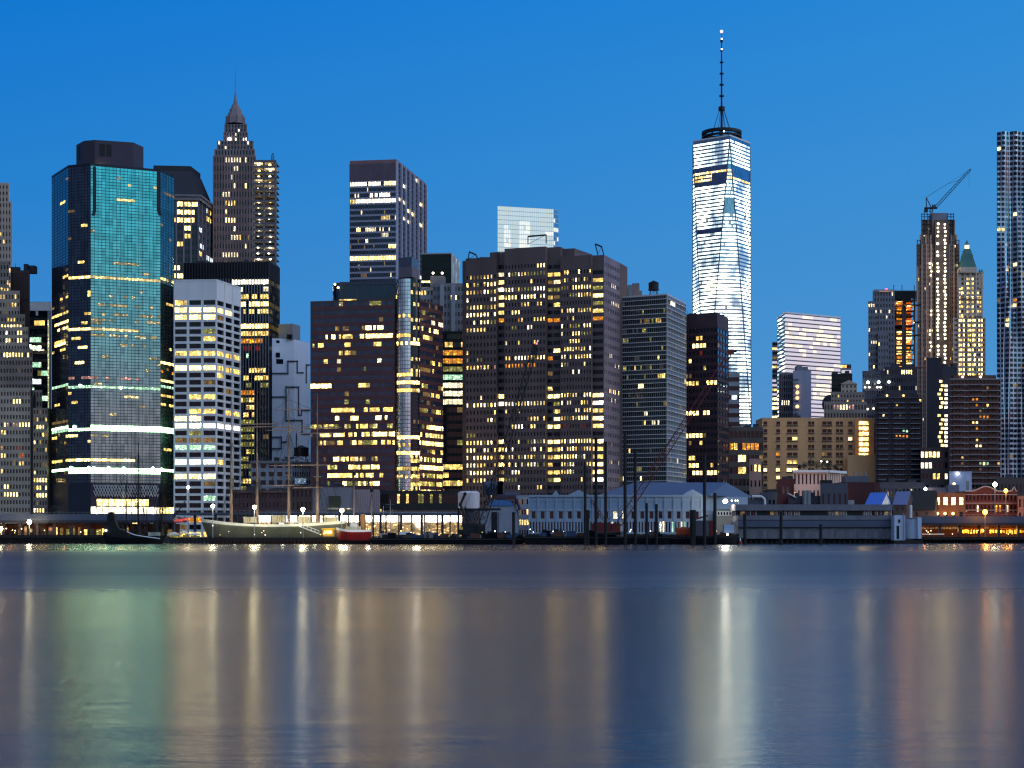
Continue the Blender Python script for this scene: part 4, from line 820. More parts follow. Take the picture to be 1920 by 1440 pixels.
A, C, B, K, z1 = quad3(830.0, (1284, 590), (1345, 586), (1366, 592))
B = at(1366, 845.0); K = A + B - C
T = Tower('maroon_tower', 'dark maroon tower standing in front of the tapering white-lit skyscraper', 'skyscraper', [A, C, B, K])
zt = zz(615, 830)
T.facade(A, C, 2, zt, 9, 28, MAROON, GLASS, 0.9, 0.55, 0.25, 0.2, Lit(0.06, 'yd', 1.2, [(632, 0.2, 0.5, 0.7, 'y'), (644, 0.1, 0.65, 0.6, 'Y'), (682, 0.1, 0.3, 0.6, 'y'), (696, 0.3, 0.7, 0.4, 'n'), (721, 0.05, 0.4, 1, 'y'), (721, 0.7, 1, 0.7, 'Y'), (772, 0.05, 0.8, 0.85, 'Y'), (812, 0.05, 0.6, 0.5, 'Y'), (866, 0.2, 0.6, 0.8, 'Y'), (891, 0.2, 1, 0.9, 'Y'), (660, 0.45, 0.55, 0.9, 'r')], 2), 'band', key='m', fins=(9, 0.5, 0.1, MAROON))
T.facade(C, B, 2, zt, 4, 28, MAROON, TEALG, 0.9, 0.55, 0.25, 0.2, Lit(0.05, 'd', 1, [], 2), 'band', key='m', fins=(4, 0.5, 0.1, MAROON))
for a, b in ((A, C), (C, B)): T.wall.poly([(a.x, a.y, zt), (b.x, b.y, zt), (b.x, b.y, z1), (a.x, a.y, z1)], MAROON)
T.plain([A, C, B, K], 2, z1, MAROON, skip=(0, 1))
k = MB(); c = at(1289, 832); k.tube((c.x, c.y, z1), (c.x, c.y, z1 + 2.5), 0.12, 0.06, 5, METAL); T.part('aerial', k); T.units([A, C, B, K], z1, 2, 5, h=(0.6, 1.2)); T.finish()
D = 905.0
T = Tower('striped_grey_block', 'small grey striped block tucked behind the maroon tower', 'building', [at(1362, D), at(1387, D), at(1387, D + 15), at(1362, D + 15)])
shaft(T, 1362, 1387, D, 703, 2, 5, 18, wm('grey_stripe', (140, 142, 152)), Lit(0.25, 'wcd', 2, [(809, 0.2, 1, 1, 'p')], 3), 15, 1.0, 0.5, mode='band', cap=0.8); T.finish()
D = 870.0
T = Tower('brown_side_block', 'low dull brown block with scattered lit windows right of the maroon tower', 'building', [at(1365, D), at(1432, D), at(1432, D + 20), at(1365, D + 20)])
P, z = shaft(T, 1352, 1431, D, 804, 2, 10, 9, wm('dull_brown', (92, 80, 76)), Lit(0.15, 'yd', 1.5, [(833, 0.2, 0.9, 0.9, 'o'), (846, 0.3, 0.5, 0.5, 'y'), (859, 0.4, 0.6, 0.9, 'Y'), (871, 0.2, 0.8, 0.6, 'y')], 4), 22, 0.8, 0.55, cap=0.9)
T.units(P, z, 3, 7); T.finish()

# ------------------------------------------------------------------ the tapering skyscraper with mast
D = 1800.0
ctr = at(1353, D + 30); s_px = D / F
zt = zz(274, D + 30); z0 = zz(800, D + 30); zp = 2.0
hd = 55.0 * (D + 30) / F; rot = R(8.5)
top = [ctr + Vector((hd * math.cos(rot + R(-90 + 90 * k)), hd * math.sin(rot + R(-90 + 90 * k)))) for k in range(4)]   # front, right, back, left
bs = hd * 1.12 * math.sqrt(2) / math.sqrt(2)
base = [ctr + Vector((math.cos(rot + R(-135 + 90 * k)), math.sin(rot + R(-135 + 90 * k)))) * (hd * math.sqrt(2) * 0.80) for k in range(4)]   # front-left, front-right, back-right, back-left
T = Tower('tapering_skyscraper', 'very tall tapering glass skyscraper glowing white and topped by a ringed mast', 'skyscraper', base)
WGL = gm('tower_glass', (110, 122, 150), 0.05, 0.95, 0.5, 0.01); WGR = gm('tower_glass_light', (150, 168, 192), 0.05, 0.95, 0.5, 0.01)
def cut(zf):
    f = (zf - z0) / (zt - z0); f = max(0.0, min(1.0, f)); pts = []
    for k in range(4):
        b0_, b1_ = base[k], base[(k + 1) % 4]; tk = top[k]
        pts += [b0_.lerp(tk, f), b1_.lerp(tk, f)]           # edge of the upright triangle over base side k
    return pts
def tower_rooms():
    m, t, b, o = new_mat('tall_tower_rooms'); g = t.add('ShaderNodeNewGeometry')
    mp = t.add('ShaderNodeMapping'); t.link(g.outputs['Position'], mp.inputs[0]); mp.inputs['Scale'].default_value = (0.055, 0.055, 0.035)
    n1 = t.add('ShaderNodeTexNoise'); t.link(mp.outputs[0], n1.inputs[0]); n1.inputs['Scale'].default_value = 1.0; n1.inputs['Detail'].default_value = 2; n1.inputs['Roughness'].default_value = 0.5
    mp2 = t.add('ShaderNodeMapping'); t.link(g.outputs['Position'], mp2.inputs[0]); mp2.inputs['Scale'].default_value = (0.06, 0.06, 0.28)
    n2 = t.add('ShaderNodeTexNoise'); t.link(mp2.outputs[0], n2.inputs[0]); n2.inputs['Detail'].default_value = 3
    f = t.math('ADD', t.math('MULTIPLY', n1.outputs[0], 0.82), t.math('MULTIPLY', n2.outputs[0], 0.18))
    mr = t.add('ShaderNodeMapRange'); t.link(f, mr.inputs[0]); mr.inputs[1].default_value = 0.36; mr.inputs[2].default_value = 0.70
    s = t.math('ADD', 0.62, t.math('MULTIPLY', t.math('POWER', mr.outputs[0], 2.0), 20.0))
    cc = t.mix(mr.outputs[0], lin(186, 220, 248), lin(246, 252, 200)); t.link(cc, b.inputs['Emission Color']); t.link(s, b.inputs['Emission Strength'])
    b.inputs['Base Color'].default_value = (0.05, 0.06, 0.08, 1); b.inputs['Roughness'].default_value = 0.1
    try: m.cycles.emission_sampling = 'NONE'
    except Exception: pass
    return m
LIT['F'] = tower_rooms()
floors = 77; r = random.Random(9); bandm = []
for fl in range(floors):
    za = z0 + (zt - z0) * fl / floors; zb_ = z0 + (zt - z0) * (fl + 1) / floors; zm = za + (zb_ - za) * 0.44
    ca, cm, cb_ = cut(za), cut(zm), cut(zb_); yy = YH - (za - CAMZ) * F / D; fr = fl / floors
    bm_ = MB()
    for side_, (i, j) in enumerate(((0, 1), (1, 2), (7, 0), (2, 3), (6, 7), (3, 4), (5, 6), (4, 5))):
        a, b, c_, d_, e_, f_ = ca[i], ca[j], cm[i], cm[j], cb_[i], cb_[j]
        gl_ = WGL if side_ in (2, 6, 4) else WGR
        T.wall.poly([(a.x, a.y, za), (b.x, b.y, za), (d_.x, d_.y, zm), (c_.x, c_.y, zm)], gl_)
        n = 11
        for q in range(n):
            u0, u1 = q / n, (q + 1) / n - 0.008
            if side_ not in (0, 1, 2, 4): m = gl_
            else:
                dark = (327 < yy < 340 and side_ == 2 and u0 > 0.5) or (340 < yy < 348 and side_ == 2) or (433 < yy < 441 and side_ == 2) or (322 < yy < 335 and side_ == 1) or (380 < yy < 405 and side_ == 0) or (312 < yy < 318)
                pr = 0.95 if side_ == 2 else (0.72 if side_ == 0 else 0.8)
                k_ = 'F' if r.random() < (0.985 if side_ == 2 or yy > 440 else 0.7 if side_ == 0 and yy < 440 else 0.96) else 'q'
                if yy < 345 and yy > 316: k_ = r.choice('yYw')
                m = gl_ if dark or k_ == '.' else LIT[k_]
            A0, B0 = c_.lerp(d_, u0), c_.lerp(d_, u1); A1, B1 = e_.lerp(f_, u0), e_.lerp(f_, u1)
            bm_.poly([(A0.x, A0.y, zm), (B0.x, B0.y, zm), (B1.x, B1.y, zb_), (A1.x, A1.y, zb_)], m)
            if u1 < 0.99:
                A0, B0 = c_.lerp(d_, u1), c_.lerp(d_, u1 + 0.008); A1, B1 = e_.lerp(f_, u1), e_.lerp(f_, u1 + 0.008)
                T.wall.poly([(A0.x, A0.y, zm), (B0.x, B0.y, zm), (B1.x, B1.y, zb_), (A1.x, A1.y, zb_)], gl_)
    T.part('window_band', bm_)
k = MB(); k.prism(base, zp, z0, WGR, ROOF); T.part('podium', k)
edge = MB()
for k_ in range(4):
    for b_ in (base[k_], base[(k_ + 1) % 4]): edge.tube((b_.x, b_.y, z0), (top[k_].x, top[k_].y, zt), 0.7, 0.7, 5, wm('edge_steel', (84, 92, 108), 0.4))
T.part('edge_trim', edge)
k = MB(); k.prism(top, zt, zz(266, D + 30), WGR, ROOF)
for i in range(4): k.bar(top[i], top[(i + 1) % 4], 0.01, 0.5, zz(268, D + 30), zz(265.5, D + 30), WHITEF)
T.part('parapet', k)
def ringmb(c, r0, r1, za, zb2, m, n=28):
    k = MB()
    for i in range(n):
        a, b = 2 * math.pi * i / n, 2 * math.pi * (i + 1) / n
        q = [Vector((c.x + r * math.cos(x), c.y + r * math.sin(x))) for r, x in ((r0, a), (r1, a), (r1, b), (r0, b))]
        k.hexa([(p.x, p.y, za) for p in q], [(p.x, p.y, zb2) for p in q], m)
    return k
rr = 37.5 * (D + 30) / F
for ya, yb in ((266, 262.5), (259.5, 256.5), (253, 247.5)):
    T.part('mast_platform', ringmb(ctr, rr * 0.82, rr, zz(ya, D + 30), zz(yb, D + 30), METAL))
for i in range(14):
    a = 2 * math.pi * i / 14; k = MB(); k.tube((ctr.x + rr * 0.92 * math.cos(a), ctr.y + rr * 0.92 * math.sin(a), zz(266, D + 30)), (ctr.x + rr * 0.92 * math.cos(a), ctr.y + rr * 0.92 * math.sin(a), zz(250, D + 30)), 0.6, 0.6, 5, METAL); T.part('platform_post', k)
mk = MB(); zc = lambda y: zz(y, D + 30)
for ya, yb, w0, w1 in ((268, 204, 5.2, 3.6), (204, 180, 3.6, 3.2), (180, 138, 3.2, 2.8), (138, 95, 2.6, 2.1), (95, 78, 2.0, 1.4), (78, 62, 1.0, 0.7)):
    mk.tube((ctr.x, ctr.y, zc(ya)), (ctr.x, ctr.y, zc(yb)), w0 / 2 * s_px, w1 / 2 * s_px, 8, METAL)
mast = T.part('mast', mk)
for y, w_, h in ((204, 12.5, 7), (180, 9.5, 2), (159, 8.5, 2), (138, 8, 2), (117, 7, 2), (95, 5.5, 2), (77, 5, 5)):
    k = MB(); k.tube((ctr.x, ctr.y, zc(y + h / 2)), (ctr.x, ctr.y, zc(y - h / 2)), w_ / 2 * s_px, None, 12, METAL); k.build('mast_collar', mast)
for i in range(8):
    a = 2 * math.pi * i / 8 + 0.3; k = MB(); k.tube((ctr.x + rr * 0.5 * math.cos(a), ctr.y + rr * 0.5 * math.sin(a), zc(250)), (ctr.x + 2.6 * math.cos(a), ctr.y + 2.6 * math.sin(a), zc(206)), 0.3, 0.3, 4, METAL); k.build('stay_cable', mast)
k = MB(); k.ball((ctr.x, ctr.y, zc(59)), 1.6, bulb('bulb_red', (255, 150, 140), 5)); k.build('beacon', mast)
for x, y in ((1353.5, 73), (1353.5, 92), (1357.5, 246)):
    k = MB(); q = at(x, D + 20); k.ball((q.x, q.y, zz(y, D + 20)), 0.8, bulb('bulb_white', (255, 250, 235), 14)); k.build('mast_light', mast)
T.finish()

# ------------------------------------------------------------------ white striped block and neighbours
A, C, B, K, z1 = quad3(1700.0, (1457, 594), (1472, 587), (1576, 592))
B = at(1576, 1712); A = at(1457, 1720); K = A + B - C
T = Tower('white_striped_tower', 'boxy pale tower with glowing lilac white floor stripes on the far skyline', 'skyscraper', [A, C, B, K])
LIL = em('lit_lilac', (214, 208, 230), 1.55, 0.05, 8, 5, hot=0.0); LIT['l'] = LIL; LIT['L'] = em('lit_lilac_bright', (255, 240, 222), 1.9, 0.3, 4, 5, hot=1.0)
wb = [(y, a, b, p, 'L') for y, a, b, p in ((617, 0.4, 0.7, 1), (617, 0.05, 0.4, 0.6), (625, 0, 0.4, 0.8), (625, 0.65, 1, 0.7), (632, 0, 1, 0.9), (640, 0.5, 1, 0.3), (648, 0, 0.5, 0.8), (655, 0, 0.3, 0.8), (664, 0.3, 0.5, 0.6), (710, 0.6, 0.9, 0.9), (717, 0.5, 0.8, 0.5), (732, 0.5, 0.9, 0.6), (740, 0.5, 1, 0.5), (748, 0.5, 0.8, 0.6))]
T.facade(C, B, 2, z1, 16, 52, wm('lilac_panel', (96, 94, 116)), LIL, 1.0, 0.70, 0.1, 0.2, Lit(0.06, 'L', 2, wb, 3), 'band', key='w')
T.facade(A, C, 2, z1, 4, 52, wm('lilac_panel', (96, 94, 116)), PALEG, 1.0, 0.6, 0.1, 0.2, Lit(0.12, 'wL', 1, [], 3), 'band', key='w')
T.plain([A, C, B, K], 2, z1, SLABW, skip=(0, 1)); T.parapet([A, C, B, K], z1, 1.5, WHITEF); T.finish()
D = 1760.0
T = Tower('pale_sliver_tower', 'thin pale striped tower edge peeking out left of the lilac white tower', 'skyscraper', [at(1448, D), at(1470, D), at(1470, D + 20), at(1448, D + 20)])
shaft(T, 1448, 1470, D, 641, 2, 3, 42, wm('sliver_panel', (110, 112, 126)), Lit(0.7, 'ldy', 2, [(y, 0, 1, 1, 'Y') for y in (752, 760, 768, 782)], 3), 20, 1.0, 0.5, mode='band'); T.finish()
T = Tower('pale_low_tower', 'low pale striped block showing right of the lilac white tower', 'skyscraper', [at(1560, D), at(1596, D), at(1596, D + 20), at(1560, D + 20)])
shaft(T, 1560, 1596, D, 683, 2, 4, 34, wm('sliver_panel', (110, 112, 126)), Lit(0.6, 'Lly', 2, [], 4), 20, 1.0, 0.6, mode='band'); T.finish()
D = 1120.0
T = Tower('ribbed_grey_block', 'ribbed dark grey block beside a blank pale slab below the lilac white tower', 'building', [at(1461, D), at(1490, D), at(1490, D + 20), at(1461, D + 20)])
shaft(T, 1461, 1489, D, 702, 2, 7, 25, GREYB, Lit(0.0, 'w', 1, [(750, 0.2, 0.9, 1, 'W'), (760, 0.3, 0.8, 0.6, 'w')], 4), 20, 0.5, 0.7, fins=(7, 0.6, 0.4, GREYB), cap=0.8); T.finish()
D = 1100.0
T = Tower('blank_pale_slab', 'blank pale slab with four orange balcony lamps down its left edge', 'building', [at(1488, D), at(1521, D), at(1521, D + 20), at(1488, D + 20)])
P, z = shaft(T, 1487, 1521, D, 697, 2, 0, 0, wm('pale_slab', (140, 138, 158)), None, 20, cap=0.8)
for x0, x1, y in ((1494, 1504, 684), (1504, 1515, 686)):
    k = MB(); k.box(at(x0, D + 6).x, at(x1, D + 6).x, D + 6, D + 14, z, zz(y, D), GREYB); T.part('penthouse', k)
for y in (725, 736, 746, 762):
    k = MB(); k.ball(pt(1495, y, D - 0.6), 1.2, bulb('bulb_peach', (255, 180, 120), 3)); T.part('balcony_lamp', k)
for y in range(712, 780, 8):
    k = MB(); k.bar(at(1488, D), at(1497, D), 0.01, 1.0, zz(y, D), zz(y - 2, D), GREYB); T.part('balcony', k)
T.finish()
D = 1060.0
T = Tower('black_roof_block', 'plain black block behind the gabled stone building', 'building', [at(1558, D), at(1600, D), at(1600, D + 15), at(1558, D + 15)])
P, z = shaft(T, 1559, 1598, D, 703, 2, 8, 28, BLACK, Lit(0.01, 'd', 1, [], 2), 15, 0.5, 0.5, cap=0.8); T.units(P, z, 2, 3); T.finish()
D = 980.0
T = Tower('gabled_stone_building', 'old grey stone office building with a small gabled attic and domed left shoulder', 'building', [at(1540, D), at(1630, D), at(1630, D + 25), at(1540, D + 25)])
P, z = shaft(T, 1545, 1625, D, 756, 2, 14, 16, BEIGED, Lit(0.12, 'yp', 1.6, [(759, 0.2, 0.7, 0.8, 'Yp'), (783, 0.3, 0.6, 0.5, 'Y')], 5), 25, 0.5, 0.55, cap=1.0)
P, z = shaft(T, 1558, 1621, D + 3, 738, z, 11, 2, BEIGED, Lit(0.08, 'y', 1, [], 5), 18, 0.45, 0.5, cap=1.0)
P, z = shaft(T, 1577, 1607, D + 5, 720, z, 4, 2, BEIGE, Lit(0.0), 12, 0.4, 0.5)
k = MB(); a, b = at(1576, D + 4.6), at(1608, D + 4.6); mid = (a + b) / 2; za, zb2 = z, zz(711, D)
for q in range(1):
    f0 = [(a.x, a.y, za), (b.x, b.y, za), (mid.x, mid.y, zb2)]; f1 = [(x, y + 12.6, zz_) for x, y, zz_ in f0]
    k.poly(f0, BEIGE); k.poly(f1[::-1], BEIGE); k.poly([f0[0], f1[0], f1[2], f0[2]][::-1], ROOF); k.poly([f0[1], f1[1], f1[2], f0[2]], ROOF)
T.part('gable_roof', k)
k = MB(); c = at(1556, D + 8); k.ball((c.x, c.y, zz(756, D)), 4.8, DARKST, 14, 8, 1.2); T.part('dome', k)
T.finish(90)
D = 900.0
T = Tower('tan_apartment_block', 'long tan brick apartment block with dark balcony columns and a bright stairwell', 'building', [at(1429, D), at(1640, D), at(1640, D + 25), at(1429, D + 25)])
A, B = at(1429, D), at(1640, D); z1 = zz(786, D)
tb2 = [(816, 0.2, 0.24, 1, 'Y'), (855, 0.1, 0.15, 0.9, 'o'), (874, 0.1, 0.15, 1, 'Y'), (866, 0.2, 0.26, 0.9, 'Y'), (874, 0.2, 0.26, 1, 'Y'), (823, 0.78, 0.84, 1, 'w'), (874, 0.77, 0.85, 1, 'Y'), (874, 0.0, 0.05, 1, 'w'), (894, 0.1, 0.15, 1, 'Y')]
pe = 1429.0
for x0, x1, nx in ((1431, 1439, 1), (1455, 1463, 1), (1475, 1496, 2), (1515, 1527, 2), (1541, 1560, 2), (1567, 1581, 2), (1590, 1599, 1), (1640, 1640, 0)):
    a, b, c_ = at(pe, D), at(x0, D), at(x1, D); T.wall.poly([(a.x, a.y, 2), (b.x, b.y, 2), (b.x, b.y, z1), (a.x, a.y, z1)], TAN)
    if nx:
        bb = [(y, 0, 1, p, k) for y, xa, xb, p, k in ((816, 1475, 1496, 0.6, 'Y'), (855, 1455, 1463, 1, 'o'), (874, 1455, 1463, 1, 'Y'), (866, 1475, 1496, 0.6, 'y'), (876, 1475, 1496, 0.7, 'Y'), (823, 1590, 1599, 1, 'w'), (876, 1590, 1599, 1, 'Y'), (874, 1431, 1439, 1, 'w'), (894, 1455, 1463, 1, 'Y')) if xa == x0]
        T.facade(b, c_, 2, z1, nx, 15, TAN, GLASS, 0.88, 0.42, 0.3, 1.0, Lit(0.015, 'yd', 1.3, bb, int(x0)))
        for r_ in range(15): k = MB(); zf = 2 + (z1 - 2) * (r_ + 0.14) / 15; k.bar(b, c_, 0.01, 0.5, zf, zf + 0.5, wm('balcony_grey', (88, 80, 76))); T.part('balcony', k)
    pe = x1
T.plain([A, B, B + Vector((0, 22)), A + Vector((0, 22))], 2, z1, TAN, skip=(0,)); T.parapet([A, B, B + Vector((0, 22)), A + Vector((0, 22))], z1, 0.8, TAN)
st = MB(); st.bar(at(1601, D), at(1637, D), 0.72, 2.5, 2, zz(788, D), TAN); T.part('stair_tower', st)
for i in range(7):
    y = 794 + 9.9 * i; k = MB(); k.bar(at(1609, D), at(1626, D), 2.52, 2.7, zz(y + 3.0, D), zz(y - 3.2, D), LIT['Y']); T.part('stair_window', k)
    k = MB(); k.bar(at(1606, D), at(1629, D), 2.72, 3.3, zz(y + 5.6, D), zz(y + 4.3, D), TAN); T.part('stair_ledge', k)
k = MB(); k.prism([at(1589, D - 8), at(1641, D - 8), at(1641, D - 3), at(1589, D - 3)], 2, zz(853, D - 8), TAN); T.part('front_wing', k)
T.units([A, B, B + Vector((0, 20)), A + Vector((0, 20))], z1, 5, 9, h=(1, 2.5)); T.finish()
# ------------------------------------------------------------------ right-hand cluster
D = 1120.0
T = Tower('pale_stepped_tower', 'grey stone stepped tower with a red beacon on its roof', 'skyscraper', [at(1628, D), at(1676, D), at(1676, D + 20), at(1628, D + 20)])
P, z = shaft(T, 1628, 1645, D, 567, 2, 4, 38, GREYB, Lit(0.3, 'wwY', 1.3, [], 3), 20, 0.5, 0.5, cap=0.8)
P, z = shaft(T, 1638, 1676, D + 4, 546, 2, 7, 42, wm('grey_pier', (140, 136, 146)), Lit(0.05, 'w', 1, [], 3), 20, 0.5, 0.55, fins=(7, 1.1, 0.4, GREYB), cap=1.2)
P, z = shaft(T, 1646, 1666, D - 3, 626, 2, 4, 30, GREYB, Lit(0.06, 'y', 1, [], 7), 6, 0.4, 0.5, cap=1.0)
k = MB(); k.ball((at(1662, D + 6).x, D + 6, zz(541.5, D)), 1.0, bulb('bulb_redder', (255, 60, 70), 9)); k.tube((at(1662, D + 6).x, D + 6, zz(546, D)), (at(1662, D + 6).x, D + 6, zz(543, D)), 0.2, 0.2, 5, METAL); T.part('beacon', k)
k = MB(); k.bar(at(1648, D + 3), at(1675, D + 3), 0.01, 0.3, zz(545.5, D), zz(544, D), LIT['p']); T.part('roof_light_strip', k)
T.finish(100)

D = 1150.0
T = Tower('orange_lit_frame_tower', 'unfinished frame tower glowing orange inside under a dark scaffolded top', 'skyscraper', [at(1674, D), at(1716, D), at(1716, D + 18), at(1674, D + 18)])
z0, z1 = 2.0, zz(545, D); nf = 50
for kf in range(18, nf + 1):
    zf = z0 + (z1 - z0) * kf / nf; k = MB(); k.box(at(1675, D).x, at(1716, D).x, D, D + 16, zf - 0.4, zf, wm('site_concrete', (96, 84, 80))); T.part('floor_slab', k)
T.wall.box(at(1675, D).x, at(1716, D).x, D, D + 16, z0, z0 + (z1 - z0) * 17.5 / nf, wm('site_concrete', (96, 84, 80)))
T.wall.box(at(1679, D).x, at(1713, D).x, D + 7, D + 15, z0 + (z1 - z0) * 17.6 / nf, z1 - 0.5, wm('site_core', (120, 74, 56)))
for x in (1675.5, 1693.5, 1696.5, 1714.5):
    k = MB(); c = at(x, D); k.box(c.x - 0.7, c.x + 0.7, D - 0.5, D + 0.6, z0 + (z1 - z0) * 17.5 / nf, z1, wm('site_concrete', (96, 84, 80))); T.part('column', k)
sc = MB(); r = random.Random(5)
for i in range(13):
    x = 1672 + 46 * i / 12; c = at(x, D - 2); sc.tube((c.x, c.y, zz(566, D)), (c.x, c.y, zz(545 if i not in (1, 5, 11) else 535, D)), 0.3, 0.3, 4, METAL)
for y in (564, 560, 556, 552, 548):
    a, b = at(1672, D - 2), at(1718, D - 2); sc.tube((a.x, a.y, zz(y, D)), (b.x, b.y, zz(y, D)), 0.35, 0.35, 4, METAL)
sc.bar(at(1673, D - 1.6), at(1717, D - 1.6), 0, 0.2, zz(560, D), zz(547, D), wm('site_netting', (52, 48, 58))); T.part('scaffold', sc)
for y, x0, x1 in ((573, 1696, 1727), (605, 1714, 1724), (629, 1714, 1724), (690, 1712, 1729)):
    k = MB(); k.box(at(x0, D - 3).x, at(x1, D - 3).x, D - 4.5, D - 0.6, zz(y + 1.2, D), zz(y - 0.6, D), METAL if y < 680 else wm('red_netting', (150, 52, 44))); T.part('loading_platform', k)
for i, y in enumerate(range(566, 694, 6)):
    for x, kd in ((1686, 'a'), (1704, 'b')):
        if kd == 'a' and 595 < y < 625 and r.random() < 0.7: continue
        k = MB(); k.bar(at(x - 4.5, D + 6.9), at(x + 4.5 * (1 if r.random() < 0.8 else 0.3), D + 6.9), 0, 0.3, zz(y + 1.9, D), zz(y - 1.6, D), LIT['O'] if (kd == 'b' and y < 620) else LIT['o'] if y < 600 else LIT[r.choice('Yyo')]); T.part('lit_bay', k)
for y in (566, 580, 606, 640, 668): lamp('site_light', pt(1704 if y > 570 else 1686, y, D + 3), 4000, (1, 0.5, 0.15), 0.5)
T.finish()

D = 1400.0
T = Tower('lamp_striped_tower', 'tall unfinished stone tower with two bright columns of white lamps and scaffolded top', 'skyscraper', [at(1720, D), at(1797, D), at(1797, D + 30), at(1720, D + 30)])
LIME = wm('site_limestone', (156, 130, 118)); LIMED = wm('site_dark_stone', (118, 98, 92))
P, z = shaft(T, 1720, 1797, D, 458, 2, 18, 62, LIMED, Lit(0.05, 'wyd', 1, [], 3), 30, 0.5, 0.55, fins=(9, 1.4, 0.6, LIME))
P, z = shaft(T, 1726, 1793, D + 2, 440, z, 14, 5, LIMED, Lit(0.03, 'w', 1, [], 3), 26, 0.5, 0.55, fins=(7, 1.4, 0.6, LIME))
P, z = shaft(T, 1729, 1789, D + 3, 412, z, 12, 7, LIMED, Lit(0.03, 'w', 1, [], 3), 22, 0.5, 0.55, fins=(6, 1.4, 0.6, LIME))
k = MB(); k.box(at(1748, D + 5).x, at(1776, D + 5).x, D + 5, D + 18, z, zz(397, D), wm('core_grey', (136, 134, 146))); T.part('concrete_core', k)
sc = MB()
for x in (1728, 1733, 1739, 1745, 1777, 1783, 1788):
    c = at(x, D + 1.5); sc.tube((c.x, c.y, zz(440, D)), (c.x, c.y, zz(399, D)), 0.35, 0.35, 4, METAL)
for y in (401, 406, 412, 420, 430):
    for x0, x1 in ((1728, 1746), (1776, 1789)):
        a, b = at(x0, D + 1.4), at(x1, D + 1.4); sc.tube((a.x, a.y, zz(y, D)), (b.x, b.y, zz(y, D)), 0.4, 0.4, 4, METAL)
T.part('scaffold', sc)
for x0, x1, y in ((1720, 1726, 452), (1792, 1798, 452)):
    sc = MB()
    for x in (x0, x1): c = at(x, D - 2); sc.tube((c.x, c.y, zz(500, D)), (c.x, c.y, zz(450, D)), 0.4, 0.4, 4, METAL)
    for y in range(452, 500, 7): a, b = at(x0, D - 2), at(x1, D - 2); sc.tube((a.x, a.y, zz(y, D)), (b.x, b.y, zz(y, D)), 0.3, 0.3, 4, METAL)
    T.part('scaffold', sc)
pl = MB(); pl.bar(at(1752, D), at(1778, D), 0.62, 1.6, 2, zz(414, D), wm('hoist_panel', (70, 62, 62))); T.part('hoist_shaft', pl)
r = random.Random(8); y = 420.0
while y < 690:
    for x in (1758.5, 1772):
        if r.random() < 0.93:
            k = MB(); k.ball(pt(x + r.uniform(-0.8, 0.8), y + r.uniform(-0.6, 0.6), D - 2.2), 1.05 * r.uniform(0.75, 1.15), bulb('bulb_lantern', (255, 240, 200), 4.5), 6, 4); T.part('work_lamp', k)
    if r.random() < 0.6 and y > 485:
        k = MB(); k.ball(pt(1745 + r.uniform(-1.5, 1.5), y, D - 1.5), 0.8, bulb('bulb_white', (255, 250, 235), 14) if r.random() < 0.2 else bulb('bulb_lantern', (255, 240, 200), 4.5), 6, 4); T.part('work_lamp', k)
    y += 7.4
for y in range(424, 690, 26): lamp('site_light', pt(1765, y, D - 7), 1100, (1, 0.88, 0.66), 0.6)
T.finish(100)
# the crane on its roof
def V3(px, py, D): return pt(px, py, D)
Dc = 1402.0
o = thing('tower_crane', 'dark luffing tower crane leaning out over the lamp-striped unfinished tower', 'crane', V3(1745, 399, Dc))
k = MB(); k.lattice(V3(1746, 399, Dc), V3(1746, 391, Dc), 2.4, 2.2, 3, 0.25, METAL); k.build('mast', o)
k = MB(); k.box(V3(1733, 0, Dc).x, V3(1757, 0, Dc).x, Dc - 1.4, Dc + 1.4, zz(391.5, Dc), zz(389, Dc), METAL); k.build('slewing_deck', o)
k = MB(); k.box(V3(1733, 0, Dc).x, V3(1739, 0, Dc).x, Dc - 1.6, Dc + 1.6, zz(398, Dc), zz(391.7, Dc), METAL); k.build('counterweight', o)
k = MB(); k.box(V3(1748, 0, Dc).x, V3(1755, 0, Dc).x, Dc - 1.2, Dc + 1.2, zz(388.9, Dc), zz(384, Dc), wm('cab_blue', (72, 84, 110))); k.build('cab', o)
k = MB(); k.tube(V3(1737, 389, Dc), V3(1736.5, 370, Dc), 0.45, 0.35, 5, METAL); k.tube(V3(1746, 389, Dc), V3(1736.5, 370, Dc), 0.45, 0.35, 5, METAL); k.build('mast_frame', o)
k = MB(); k.lattice(V3(1753, 390, Dc), V3(1820, 317, Dc), 2.2, 1.6, 16, 0.24, METAL); k.build('jib', o)
k = MB(); k.tube(V3(1736.5, 370, Dc), V3(1776, 345, Dc), 0.2, 0.2, 4, METAL); k.tube(V3(1776, 345, Dc), V3(1800, 337, Dc), 0.16, 0.16, 4, METAL); k.tube(V3(1736.5, 370, Dc), V3(1820, 317, Dc), 0.1, 0.1, 4, METAL); k.tube(V3(1817, 320, Dc), V3(1817, 350, Dc), 0.1, 0.1, 4, METAL); k.build('hoist_cable', o)

